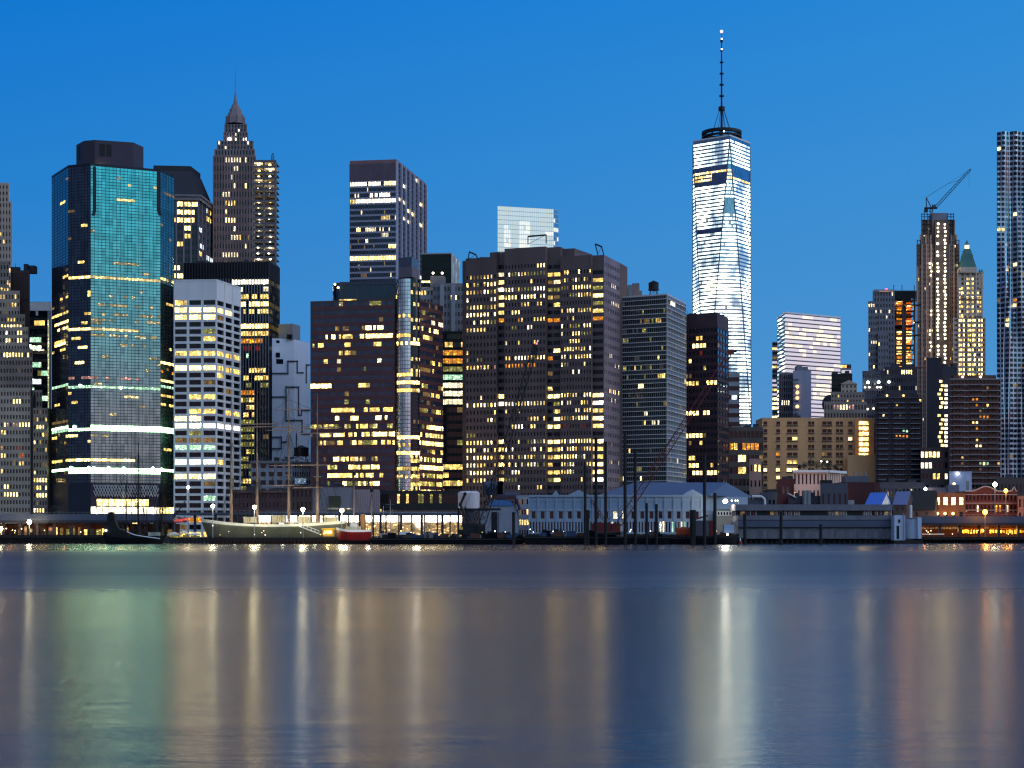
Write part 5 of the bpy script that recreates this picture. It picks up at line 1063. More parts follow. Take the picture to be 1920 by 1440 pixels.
D = 1380.0
T = Tower('gothic_spired_tower', 'ornate stone gothic tower with green copper pyramid roof and warm lit windows', 'skyscraper', [at(1790, D), at(1848, D), at(1848, D + 26), at(1790, D + 26)])
GOTH = wm('gothic_terracotta', (196, 172, 152)); COPP = wm('green_copper', (66, 112, 104), 0.6)
gw = [(y, a, b, .95, 'Y') for y in range(594, 700, 8) for a, b in ((0.2, 0.34), (0.44, 0.68), (0.78, 0.92))]
P, z = shaft(T, 1788, 1847, D, 596, 2, 14, 44, GOTH, Lit(0.0, 'y', 1, [(y, a, b, 0.92, 'Yy') for y in range(600, 702, 4) for a, b in ((0.15, 0.34), (0.44, 0.71), (0.80, 0.92))], 2), 26, 0.86, 0.5, fins=(7, 0.9, 0.8, GOTH))
P, z = shaft(T, 1797, 1841, D + 3, 510, z, 9, 10, GOTH, Lit(0.1, 'y', 1, [(y, 0.05, 0.2, 0.95, 'Yy') for y in range(540, 600, 4)] + [(y, 0.38, 0.66, 0.95, 'Yy') for y in range(520, 600, 4)] + [(y, 0.78, 0.95, 0.9, 'y') for y in range(560, 592, 4)], 3), 22, 0.72, 0.5, fins=(4, 1.2, 0.8, GOTH))
for a, b, ya, yb in ((1796.5, 1842, 593, 591), (1800, 1840, 559, 557), (1797, 1830, 511, 509)):
    k = MB(); k.bar(at(a, D + 2), at(b, D + 2), 0.01, 1.6, zz(ya, D), zz(yb, D), GOTH); T.part('cornice', k)
c0 = at(1813, D + 13); m2 = (D + 13) / F
k = MB()
def sq(c, w): return [Vector((c.x + a * w / 2, c.y + b * w / 2)) for a, b in ((-1, -1), (1, -1), (1, 1), (-1, 1))]
zr = lambda y: zz(y, D + 13)
k.prism(sq(c0, 29 * m2), z, zr(503), GOTH, COPP); k.prism(sq(c0, 28 * m2), zr(502.9), zr(489), COPP, COPP, sq(c0, 21 * m2)); k.prism(sq(c0, 20 * m2), zr(488.9), zr(478), COPP, COPP, sq(c0, 17 * m2)); k.prism(sq(c0, 16 * m2), zr(477.9), zr(467), COPP, COPP, sq(c0, 10 * m2))
T.part('pyramid_roof', k)
k = MB(); k.prism(octo(c0, 4.0 * m2), zr(466.9), zr(460), bulb('lantern_glow', (255, 226, 150), 2.6), COPP); k.prism(octo(c0, 4.6 * m2), zr(459.9), zr(451), COPP, COPP, octo(c0, 0.4)); T.part('lantern', k)
for x in (1799, 1836.5, 1841):
    k = MB(); c = at(x, D + 4); k.prism(octo(c, 1.6), zz(540, D), zz(512, D), GOTH, GOTH); k.prism(octo(c, 1.7), zz(511.9, D), zz(503, D), COPP, COPP, octo(c, 0.2)); T.part('turret', k)
T.finish(100)

# the wavy steel tower at the right edge
D = 1090.0
A, B = at(1870, D), at(1985, D - 6); zt = zz(248, D); t = (B - A).normalized(); n = Vector((t.y, -t.x)); Lw = (B - A).length
T = Tower('wavy_steel_tower', 'tall apartment tower clad in rippled steel cut by the right frame edge', 'skyscraper', [A, B, B + Vector((0, 25)), A + Vector((0, 25))])
STW = wm('rippled_steel', (176, 180, 196), 0.32, 0.10, 0.12, 0.85); STD = wm('brick_base_mauve', (112, 106, 122), 0.7)
nb, nf = 15, 80; zlo = 2.0
def wav(i, f):
    if f < 0.08: return 0.0
    return 1.7 * math.sin(i * 0.9 + 2.2 * math.sin(f * 9 + i * 0.35)) * min(1, (f - 0.08) * 5) + 1.1 * math.sin(i * 2.1 + f * 5)
r = random.Random(12); sub = 2
for fl in range(nf):
    za = zlo + (zt - zlo) * fl / nf; zb_ = zlo + (zt - zlo) * (fl + 1) / nf; f = fl / nf; f2 = (fl + 1) / nf; band = MB()
    lo = za + (zb_ - za) * 0.36
    Pn = lambda u, z_, ff, of=0.0: (A.x + t.x * u + n.x * (wav(u / Lw * nb, ff) + of), A.y + t.y * u + n.y * (wav(u / Lw * nb, ff) + of), z_)
    for i in range(nb * sub):
        u0, u1 = Lw * i / (nb * sub), Lw * (i + 1) / (nb * sub)
        T.wall.poly([Pn(u0, za, f), Pn(u1, za, f), Pn(u1, lo, f), Pn(u0, lo, f)], STW)
        if i % 2: T.wall.poly([Pn(u0 + (u1 - u0) * 0.55, lo, f), Pn(u1, lo, f), Pn(u1, zb_, f2), Pn(u0 + (u1 - u0) * 0.55, zb_, f2)], STW); ue = u0 + (u1 - u0) * 0.55
        else: ue = u1
        T.wall.poly([Pn(u0, lo, f), Pn(ue, lo, f), Pn(ue, lo, f, -0.5), Pn(u0, lo, f, -0.5)], STW)
        if i % 2 == 0:
            yy = YH - (lo - CAMZ) * F / D; lit_ = r.random() < 0.035 or (abs(yy - 374) < 2 and i > 10 and i < 15) or (abs(yy - 434) < 2 and i < 4) or (abs(yy - 518) < 2 and 12 <= i <= 16) or (abs(yy - 578) < 2 and 10 <= i <= 14)
            m = LIT[r.choice('yYod')] if lit_ else GLASSB
        band.poly([Pn(u0, lo, f, -0.5), Pn(ue, lo, f, -0.5), Pn(ue, zb_, f2, -0.5), Pn(u0, zb_, f2, -0.5)], m)
    T.part('window_band', band)
T.plain([A - n * 2.0, B - n * 2.0, B + Vector((14, 25)), A + Vector((9, 25))], 2, zt, STW, skip=(0,))
for i in range(0, nb + 1):                                            # bright polished folds running up the facade
    if i in (2, 3, 7, 8, 12):
        k = MB()
        for fl in range(8, nf):
            f, f2 = fl / nf, (fl + 1) / nf; u0 = Lw * i / nb + 1.1 * math.sin(f * 7 + i); u1 = Lw * i / nb + 1.1 * math.sin(f2 * 7 + i)
            a = Vector(Pn(u0, zlo + (zt - zlo) * f, f, 0.15)); b = Vector(Pn(u1, zlo + (zt - zlo) * f2, f2, 0.15)); k.tube(a, b, 0.22, 0.22, 4, wm('polished_fold', (226, 232, 248), 0.2, 0.05, 0.12, 0.9))
        T.part('polished_fold', k)
T.finish()

# mid-height dark blocks in front of the cluster
D = 1000.0
T = Tower('floodlit_dark_block', 'dark flat-roofed block with two bright white floodlights near its top', 'building', [at(1617, D), at(1738, D), at(1738, D + 20), at(1617, D + 20)])
P, z = shaft(T, 1617, 1660, D, 698, 2, 10, 20, wm('dusk_grey', (70, 70, 86)), Lit(0.05, 'wy', 1, [], 3), 20, 0.5, 0.5, cap=0.8)
P, z = shaft(T, 1658, 1720, D - 3, 690, 2, 14, 21, wm('dusk_brown', (58, 54, 64)), Lit(0.08, 'wyd', 1, [(690, 0.5, 0.9, 0.8, 'Y'), (726, 0.4, 0.8, 0.7, 'Y'), (733, 0.5, 0.8, 0.5, 'w')], 4), 20, 0.45, 0.5, cap=0.8)
T.units(P, z, 3, 4)
for x, y, s_ in ((1627.5, 717, 22), (1647.5, 716.5, 22), (1667, 716, 8)):
    k = MB(); k.ball(pt(x, y, D - 4.5), 0.8, bulb('bulb_flood%d' % s_, (226, 248, 230), s_)); k.tube(pt(x, y, D - 4), pt(x, y, D - 0.2 if x < 1660 else D - 3.1), 0.12, 0.12, 4, METAL); T.part('floodlight', k)
for x, y in ((1622, 726), (1630, 726), (1645, 726), (1651, 726), (1627, 767), (1638, 766)):
    k = MB(); k.ball(pt(x, y, D - 0.9), 0.55, bulb('bulb_whitish', (255, 246, 214), 7)); T.part('wall_lamp', k)
T.finish(100)
D = 930.0
T = Tower('lit_stair_slab', 'blank dark slab with a zigzag of white stair windows down its right half', 'building', [at(1737, D), at(1790, D), at(1790, D + 20), at(1737, D + 20)])
P, z = shaft(T, 1738, 1766, D, 673, 2, 0, 0, wm('dusk_slab', (48, 44, 54)), None, 20, cap=0.8)
P, z = shaft(T, 1766, 1795, D + 2, 690, 2, 0, 0, wm('dusk_brown', (58, 54, 64)), None, 18, cap=0.8)
r = random.Random(2); i = 0
for y in range(699, 848, 8):
    for x in ((1764, 1767)[i % 2] if i % 5 else 1761, 1775.5):
        if (y > 718 or x < 1770) and r.random() < 0.93:
            k = MB(); k.bar(at(x - 2.6, D), at(x + 2.8, D), 0.0 if x > 1766 else 0.01, 0.15, zz(y + 2.2, D), zz(y - 2.2, D), LIT['Y'] if x < 1770 else LIT['W'])
            for v in range(len(k.v)): k.v[v] = (k.v[v][0], k.v[v][1] + (1.98 if x >= 1770 else -0.0), k.v[v][2])
            T.part('stair_window', k)
    i += 1
T.units(P, z, 2, 3); T.finish()
D = 870.0
T = Tower('small_lit_block', 'small dark block with a few white and orange lit windows between the balcony towers', 'building', [at(1726, D), at(1776, D), at(1776, D + 20), at(1726, D + 20)])
P, z = shaft(T, 1726, 1778, D, 842, 2, 7, 8, DBRICK, Lit(0.1, 'wy', 1, [(850, 0, 0.2, 1, 'W'), (861, 0.1, 0.75, 0.85, 'Yo'), (869, 0.05, 0.4, 0.9, 'W'), (885, 0.1, 0.2, 1, 'W'), (885, 0.5, 0.7, 1, 'o'), (893, 0.1, 0.2, 1, 'W'), (893, 0.5, 0.75, 1, 'y')], 2), 20, 0.7, 0.5, cap=0.8); T.finish()
# two balcony apartment towers
PLINE = wm('balcony_edge', (176, 172, 176), 0.6, 0.1)
def balcony_tower(label, D, x0, x1, yt, n, lit_, seed, wall):
    T = Tower('balcony_tower', label, 'apartment tower', [at(x0, D), at(x1, D), at(x1, D + 24), at(x0, D + 24)], 'balcony apartment towers')
    P, z = shaft(T, x0, x1, D, yt, 2, 14, n, wall, lit_, 24, 0.62, 0.5, d=0.6)
    A, B = P[0], P[1]; t = (B - A); ph_ = (z - 2) / n
    for r_ in range(n + 1):
        k = MB(); k.bar(A - t * 0.004, B + t * 0.004, 0.01, 0.5, 2 + ph_ * r_ - 0.12 if r_ else 2.0, 2 + ph_ * r_ + 0.16, PLINE if seed == 2 else wm('balcony_edge_dim', (96, 94, 104)))
        for u0, u1 in ((0.06, 0.26), (0.38, 0.62), (0.74, 0.94)):
            if r_ < n: k.bar(A + t * u0, A + t * u1, 0.52, 1.5, 2 + ph_ * r_ - 0.1, 2 + ph_ * r_ + 0.08, PLINE); k.bar(A + t * u0, A + t * u1, 1.45, 1.52, 2 + ph_ * r_ + 0.1, 2 + ph_ * r_ + 1.0, wall)
        T.part('balcony', k)
    k = MB(); k.bar(A + t * 0.08, A + t * 0.92, -6, -0.5, z + 0.16, z + 2.2, wall); T.part('penthouse', k)
    for u in (0.25, 0.6):
        c = A.lerp(B, u); k = MB(); k.ball((c.x, c.y - 0.3, z + 1.2), 0.5, bulb('bulb_whitish', (255, 246, 214), 7) if seed == 2 else bulb('bulb_amber', (255, 206, 110), 7)); T.part('roof_lamp', k)
    T.finish(80)
balcony_tower('dark balcony apartment tower with faint ledges, the nearer to the tan apartment block', 880.0, 1641, 1729, 746, 27, Lit(0.015, 'yd', 1, [(812, 0.55, 0.68, 1, 'g'), (820, 0.45, 0.68, 0.9, 'o'), (779, 0.15, 0.2, 1, 'w'), (840, 0.3, 0.45, 0.5, 'd')], 4), 1, wm('dark_tower_brick', (52, 48, 58)))
balcony_tower('reddish brown balcony apartment tower with pale ledge lines beside the wavy steel tower', 865.0, 1781, 1876, 711, 27, Lit(0.02, 'yd', 1, [(747, 0.45, 0.55, 1, 'o'), (757, 0.5, 0.58, 1, 'o'), (778, 0.5, 0.75, 0.7, 'o'), (796, 0.46, 0.54, 1, 'Y'), (807, 0.5, 0.58, 0.9, 'o'), (838, 0.5, 0.62, 1, 'Yo'), (867, 0.55, 0.78, 0.9, 'gY'), (867, 0.28, 0.4, 0.8, 'o')], 5), 2, wm('redbrown_tower_brick', (94, 62, 56)))
# ------------------------------------------------------------------ low buildings along the shore
def low(name, label, cat, D, x0, x1, yt, wall, nx=0, nz=0, lit_=None, depth=14.0, ww=0.45, wh=0.6, cap=0.5, nobj=60, skew=0.0, units_=0, side=None, zb=2.0, fins=None):
    T = Tower(name, label, cat, [at(x0, D), at(x1, D), at(x1, D + depth), at(x0, D + depth)])
    P, z = shaft(T, x0, x1, D, yt, zb, nx, nz, wall, lit_, depth, ww, wh, skew=skew, cap=cap, fins=fins)
    if side:
        B_ = P[1]; E_ = at(side[0], D + side[1]); T.facade(B_ + Vector((0.01, 0)), E_, zb, z, side[2], nz, wall, None, ww, wh, 0.25, 0.35, lit_); T.wall.poly([(B_.x, B_.y, z), (E_.x, E_.y, z), (P[2].x, P[2].y + 1, z)], ROOF)
    if units_: T.units(P, z, units_, int(x0), h=(0.8, 2.4))
    T._P, T._z = P, z
    return T
T = low('dark_brick_warehouse', 'low purplish brown brick warehouse behind the tall ship masts', 'building', 735, 432, 545, 921, wm('purple_brick', (74, 52, 58)), 16, 5, Lit(0.0), ww=0.4, wh=0.5, units_=4)
k = MB(); k.bar(at(432, 735), at(545, 735), 0.02, 0.8, zz(924, 735), zz(920, 735), BRICKB); T.part('cornice', k); T.finish(80)
T = low('grey_stone_office', 'grey stone building with tall narrow windows below the windowless white building', 'building', 790, 470, 548, 866, wm('office_stone', (142, 144, 154)), 5, 9, Lit(0.0), ww=0.62, wh=0.55, side=(617, 14, 16), units_=5)
k = MB(); k.bar(at(469, 790), at(548.5, 790), 0.02, 1.0, zz(869, 790), zz(865, 790), GREYB); k.bar(at(548.5, 790), at(618, 804), 0.02, 1.0, zz(869, 790), zz(865, 790), GREYB); T.part('cornice', k)
k = MB(); k.bar(at(553, 750), at(572, 750), -3, 0, zz(907, 750), zz(897, 750), em('glow_unit_blue', (150, 190, 235), 0.55, 0.1)); T.part('lit_rooftop_unit', k); T.finish(80)
water_tank(565, 800, 865, 835, 3.6, 'dark water tank on the roof of the grey stone building near the waterfront')
T = low('arched_brick_building', 'brown stone building with three columns of tall windows beside the brick warehouse', 'building', 735, 546, 586, 914, DBRICK, 5, 4, Lit(0.0), ww=0.5, wh=0.6, units_=2); T.finish(40)
T = low('billboard_building', 'low plain grey building carrying a dark green glazed screen', 'building', 735, 586, 664, 916, wm('plain_grey', (116, 112, 120)), 0, 0, None, units_=4)
k = MB(); k.bar(at(615, 735), at(640, 735), 0.02, 0.5, zz(952, 735), zz(929, 735), STEEL); sc_ = T.part('glazed_screen', k); k = MB(); k.bar(at(616, 735), at(639, 735), 0.51, 0.55, zz(951, 735), zz(930, 735), gm('screen_green', (34, 60, 50), 0.15, 0.2)); k.build('pane', sc_)
k = MB(); k.bar(at(615, 735), at(660, 735), 0.02, 2.2, zz(955, 735), zz(953, 735), em('canopy_glow', (226, 220, 205), 0.45, 0.2)); T.part('lit_canopy', k); T.finish()
T = low('colonnaded_building', 'pale mauve building with two rows of slim columns right of the green screen', 'building', 735, 664, 711, 920, wm('mauve_stone', (146, 126, 130)), 14, 2, Lit(0.0), ww=0.5, wh=0.72, fins=(14, 0.7, 0.35, wm('mauve_stone', (146, 126, 130)))); T.finish(40)
T = low('dark_entrance_block', 'dark glazed entrance block with a few warm lights under the striped tower', 'building', 760, 705, 862, 922, DARKST, 28, 3, Lit(0.3, 'ydon', 1.6, [(958, 0.0, 0.3, 0.3, 'y'), (945, 0, 1, 0.35, 'yn')], 4), ww=0.8, wh=0.6); T.finish(90)
# bright shop pavilions below the elevated road
for x0, x1, lab in ((484, 560, 'brightly lit white shopfront pavilion behind the tall ship gangway'), (560, 700, 'long white lit shopfront pavilion behind the red hulled ship'), (700, 868, 'blazing white lit shopfront pavilion left of the white storage tank')):
    D = 715.0; T = Tower('shop_pavilion', lab, 'pavilion', [at(x0, D), at(x1, D), at(x1, D + 10), at(x0, D + 10)], 'lit pavilions under the elevated road')
    a, b = at(x0, D), at(x1, D); T.wall.box(a.x, b.x, D, D + 10, 2, zz(962, D), wm('pavilion_grey', (96, 94, 98)))
    k = MB(); k.box(a.x - 0.5, b.x + 0.5, D - 2.5, D + 11, zz(962, D) + 0.01, zz(959.5, D), CONC); T.part('roof', k)
    nb_ = max(3, int((x1 - x0) / 22)); zt_, zb_ = zz(966.5, D), zz(979, D)
    for i in range(nb_):
        p, q = a.lerp(b, (i + 0.06) / nb_), a.lerp(b, (i + 0.94) / nb_); k = MB(); k.bar(p, q, 0.02, 0.1, zb_, zt_, em('shop_white', (255, 250, 236), 5.5, 0.35, 4, 9) if x0 != 560 or i > 2 else LIT['W']); T.part('lit_shopfront', k)
        k = MB(); k.bar(p, q, 0.02, 0.12, 2.6, zb_ - 0.3, em('shop_low', (255, 214, 150), 0.5, 0.9, 2.2, 1.5)); T.part('shop_window', k)
    for i in range(nb_ + 1):
        c = a.lerp(b, i / nb_); k = MB(); k.box(c.x - 0.3, c.x + 0.3, D - 1.2, D - 0.6, 2, zz(962, D), METAL); T.part('column', k)
    lamp('shop_light', ((a.x + b.x) / 2, D - 9, 8), 5200, (1, 0.93, 0.8), 2.0); T.finish()
# right of centre, behind the market building
T = low('pink_corner_block', 'narrow pinkish brick block with two lit top windows beside the tan apartment block', 'building', 800, 1405, 1428, 862, wm('pinkish_brick', (150, 118, 108)), 3, 5, Lit(0.0, 'y', 1, [(872, 0.2, 1, 0.9, 'Y')], 3), ww=0.42, wh=0.42); T.finish(20)
T = low('pink_cornice_building', 'pale pink stone building with two rows of tall windows and a roof garden', 'building', 770, 1487, 1552, 885, PINKST, 9, 4, Lit(0.0), ww=0.42, wh=0.62, side=(1583, 16, 9))
k = MB(); k.bar(at(1486, 770), at(1552.5, 770), 0.02, 1.1, zz(886, 770), zz(881.5, 770), WHITE); k.bar(at(1552.5, 770), at(1584, 786), 0.02, 1.1, zz(886, 770), zz(881.5, 770), WHITE); T.part('cornice', k); T.finish(80)
lamp('facade_light', pt(1515, 925, 752), 3000, (1, 0.62, 0.45), 1.5); lamp('facade_light', pt(1575, 925, 752), 2000, (1, 0.62, 0.45), 1.5)
rb = MB(); r = random.Random(6); LEAF = wm('dark_leaves', (44, 52, 44), 0.8, 0.4, 0.8)
def clump(mb, c, rx, ry, rz, n, s, r, m):
    for _ in range(n):
        while True:
            p = Vector((r.uniform(-1, 1), r.uniform(-1, 1), r.uniform(-1, 1)))
            if p.length < 1: break
        q = Vector((c[0] + p.x * rx, c[1] + p.y * ry, c[2] + p.z * rz)); a = Vector((r.uniform(-1, 1), r.uniform(-1, 1), r.uniform(-1, 1))).normalized() * s * r.uniform(0.6, 1.3); b = a.orthogonal().normalized() * s * r.uniform(0.5, 1)
        mb.poly([q - a, q + b, q + a, q - b], m)
sh = 0
for px, w_, h_ in ((1499, 4, 8), (1508, 5, 12), (1519, 7, 20), (1531, 6, 14), (1541, 6, 18), (1553, 6, 10), (1566, 5, 8)):
    c = pt(px, 880, 774); o = thing('roof_shrub', {1499: 'small dark shrub, first from the left on the pink building roof garden', 1508: 'rounded dark shrub, second from the left on the pink building roof', 1519: 'tallest bushy dark shrub on the pink building roof garden', 1531: 'mid-sized dark shrub between the two tall ones on the pink building roof', 1541: 'tall narrow dark shrub beside two white lamps on the pink building roof', 1553: 'low dark shrub above the corner of the pink building', 1566: 'smallest dark shrub, rightmost on the pink building roof garden'}[px], 'shrub', (c.x, c.y, c.z), 'shrubs of the roof garden')
    k = MB(); hh = h_ * 0.25; clump(k, (c.x, c.y, c.z + hh * 0.62), w_ * 0.25, 1.4, hh * 0.55, 160, 0.26, r, LEAF); k.build('foliage', o)
    k = MB(); k.tube((c.x, c.y, c.z - 0.4), (c.x, c.y, c.z + hh * 0.7), 0.09, 0.04, 5, DBRICK); k.build('stem', o)
for px, y, lab in ((1540, 866, 'left of the two small white lamps over the roof garden'), (1551, 867, 'right of the two small white lamps over the roof garden')):
    c = pt(px, 880, 772); o = thing('terrace_lamp', lab, 'lamp', (c.x, c.y, c.z), 'terrace lamps'); k = MB(); k.tube((c.x, c.y, c.z), (c.x, c.y, zz(y, 772)), 0.07, 0.05, 5, METAL); k.build('pole', o); k = MB(); k.ball((c.x, c.y, zz(y, 772) + 0.3), 0.32, bulb('bulb_white', (255, 250, 235), 14)); k.build('globe', o)
T = low('maroon_brick_house', 'small maroon brick house with two pale windows left of the pink building', 'house', 745, 1457, 1489, 900, wm('maroon_brick', (92, 44, 44)), 4, 3, Lit(0.0, 'e', 1, [(913, 0.2, 0.8, 1, 'e')], 2), ww=0.5, wh=0.4, units_=1); T.finish(20)
T = low('dark_rooftop_block', 'dark grey block with a blue-lit rooftop unit in front of the pink building', 'building', 735, 1538, 1590, 908, wm('slate_grey', (70, 72, 84)), 5, 2, Lit(0.0), ww=0.4, wh=0.4)
k = MB(); k.box(at(1540, 738).x, at(1560, 738).x, 738, 742, T._z, zz(900, 738), METAL); T.part('rooftop_unit', k); T.finish(20)
D = 752.0                                                             # maroon sloped-roof hall
T = Tower('maroon_hall', 'large maroon brick hall with a sloping left roof edge behind the market building', 'building', [at(1562, D), at(1650, D), at(1650, D + 16), at(1562, D + 16)])
MBR = wm('deep_maroon', (70, 34, 38)); zb_, zt_ = 2.0, zz(904, D); P4 = [(at(1562, D).x, zb_), (at(1650, D).x, zb_), (at(1650, D).x, zt_), (at(1577, D).x, zt_), (at(1562, D).x, zz(922, D))]
T.wall.poly([(x, D, z_) for x, z_ in P4], MBR); T.wall.poly([(x, D + 16, z_) for x, z_ in P4][::-1], MBR)
for (xa, za), (xb, zb2) in zip(P4[1:], P4[2:] + P4[:1]): T.wall.poly([(xa, D, za), (xa, D + 16, za), (xb, D + 16, zb2), (xb, D, zb2)][::-1], MBR)
k = MB(); k.box(at(1556, 740).x, at(1600, 740).x, 738, 742, 2, zz(938, 740), wm('pale_parapet', (150, 146, 150))); T.part('annex', k)
k = MB(); k.box(at(1584, D + 4).x, at(1631, D + 4).x, D + 4, D + 12, zt_ + 0.01, zz(892, D), wm('mech_grey', (86, 90, 104))); T.part('rooftop_plant', k)
for x in (1601, 1612, 1622): k = MB(); c = at(x, D + 6); k.tube((c.x, c.y, zz(892, D)), (c.x, c.y, zz(884, D)), 0.35, 0.35, 6, STEEL); T.part('roof_vent', k)
for x in (1640, 1645): k = MB(); k.bar(at(x, D), at(x + 1.4, D), 0.01, 0.3, 2, zz(906, D), BRICKB); T.part('pilaster', k)
T.finish()
def gable_house(label, D, x0, x1, x2, ye, yr, wall, roofc, front_gable=True, depth=10):
    """Small pitched-roof house; eaves front x0..x1, gable end to x2."""
    A, B = at(x0, D), at(x1, D); E_ = at(x2, D + 6); d = (E_ - B); ze, zr_ = zz(ye, D), zz(yr, D)
    o = thing('gabled_house', label, 'house', ((A.x + B.x) / 2, D + 3, 2.0), 'small gabled houses'); G2 = A + d
    k = MB(); k.prism([A, B, E_, G2], 2.0, ze, wall); m1, m2_ = B + d / 2, A + d / 2
    k.poly([(B.x, B.y, ze + .001), (E_.x, E_.y, ze + .001), (m1.x, m1.y, zr_)], wall); k.poly([(A.x, A.y, ze), (m2_.x, m2_.y, zr_), (G2.x, G2.y, ze)], wall); k.build('wall', o)
    k = MB(); ov = (A - B).normalized() * 0.4; n_ = Vector((0, 0, 0.18)); out = -d.normalized() * 0.35
    for e0, e1 in (((A + ov + out, ze - 0.15), (B - ov + out, ze - 0.15)), ((E_ - ov - out, ze - 0.15), (G2 + ov - out, ze - 0.15))):
        r0, r1 = (m2_ + ov, m1 - ov) if e0[0].y < m1.y else (m1 - ov, m2_ + ov)
        q = [Vector((e0[0].x, e0[0].y, e0[1])), Vector((e1[0].x, e1[0].y, e1[1])), Vector((r1.x, r1.y, zr_)), Vector((r0.x, r0.y, zr_))]
        k.hexa(q, [p + n_ for p in q], roofc)
    k.build('roof', o)
    k = MB(); t_ = (B - A).normalized()
    for u in (0.3, 0.7): c = A.lerp(B, u); k.bar(c - t_ * 0.5, c + t_ * 0.5, 0.01, 0.08, ze - 2.6, ze - 1.0, GLASS); 
    k.build('window', o); return o
gable_house('small house with a bright blue metal roof and white gable behind the market building', 720.0, 1624, 1652, 1671, 946, 924, WHITE, wm('blue_roof', (44, 92, 176), 0.5, 0.06))
gable_house('small brick house with a pale slate-blue roof right of the blue-roofed one', 724.0, 1676, 1700, 1712, 946, 922, DBRICK, wm('slate_blue_roof', (86, 98, 142), 0.6, 0.1))
gable_house('wide brick row house under a black pitched roof left of the lit orange brick block', 728.0, 1704, 1752, 1758, 956, 920, BRICKB, BLACK)
T = low('orange_brick_block', 'orange-lit brick block with four bright yellow windows above the elevated road', 'building', 735, 1751, 1810, 926, wm('orange_brick', (150, 88, 58)), 4, 3, Lit(0.0, 'Y', 1, [(937, 0, 1, 1, 'Y')], 3), ww=0.5, wh=0.5)
for x in (1758, 1772, 1787):
    k = MB(); k.ball(pt(x, 963, 733.6), 0.65, bulb('bulb_amber', (255, 206, 110), 7)); T.part('wall_lamp', k)
lamp('facade_light', pt(1772, 966, 722), 1700, (1, 0.6, 0.25), 1.0); T.finish(20)
T = low('white_roof_box', 'boxy pale blue-white rooftop building with one lit yellow door behind the brick blocks', 'building', 760, 1780, 1822, 886, wm('pale_blue_white', (156, 166, 196)), 0, 0, None)
k = MB(); k.bar(at(1787, 760), at(1791, 760), 0.01, 0.1, zz(918, 760), zz(905, 760), LIT['Y']); T.part('door', k)
k = MB(); k.bar(at(1811, 760), at(1817, 760), 0.01, 0.1, zz(920, 760), zz(902, 760), STEEL); T.part('shutter', k)
k = MB(); k.ball(pt(1796, 888, 759), 0.7, bulb('bulb_white', (255, 250, 235), 14), 8, 5, 0.5); T.part('wall_lamp', k)
k = MB(); k.box(at(1769, 764).x, at(1790, 764).x, 756, 759.9, 2, zz(909, 756), wm('grey_box', (112, 108, 122))); T.part('annex', k); T.finish()
D = 738.0
T = Tower('curved_gable_hall', 'red brick market hall with pale stone bands and a curved white-edged gable', 'building', [at(1810, D), at(1908, D), at(1908, D + 16), at(1810, D + 16)])
A, B = at(1809, D), at(1907, D); ze = zz(921, D)
T.facade(A, B, 2, ze, 14, 4, REDBR, GLASS, 0.5, 0.6, 0.2, 0.4, Lit(0.12, 'weo', 1, [], 3))
T.plain([A, B, B + Vector((0, 16)), A + Vector((0, 16))], 2, ze, REDBR, skip=(0,))
gp = [(1809, 921), (1824, 921), (1834, 917), (1842, 913), (1849, 912), (1857, 914), (1866, 919), (1872, 921), (1897, 921), (1901, 913), (1905, 921), (1907, 921)]
k = MB(); pts = [(at(x, D).x, zz(y, D)) for x, y in gp]; k.poly([(x, D - 0.01, z_) for x, z_ in pts] + [(at(1907, D).x, D - 0.01, ze - 1), (at(1809, D).x, D - 0.01, ze - 1)], REDBR); k.poly([(x, D + 0.8, z_) for x, z_ in pts][::-1], REDBR); T.part('gable', k)
k = MB()
for (xa, za), (xb, zb2) in zip(pts, pts[1:]): k.tube((xa, D - 0.1, za), (xb, D - 0.1, zb2), 0.3, 0.3, 5, PINKST)
T.part('coping', k)
for y in (927, 943, 956):
    k = MB(); k.bar(A, B, 0.01, 0.25, zz(y + 1, D), zz(y - 0.2, D), PINKST); T.part('stone_band', k)
lamp('facade_light', pt(1850, 960, 722), 900, (1, 0.5, 0.2), 1.0); T.finish(60)
T = low('salmon_brick_house', 'salmon brick house cut by the right frame edge beside the curved gable hall', 'house', 730, 1908, 1960, 932, wm('salmon_brick', (170, 112, 92)), 6, 3, Lit(0.0), units_=1); lamp('facade_light', pt(1925, 962, 720), 1200, (1, 0.5, 0.25), 1.0); T.finish(18)
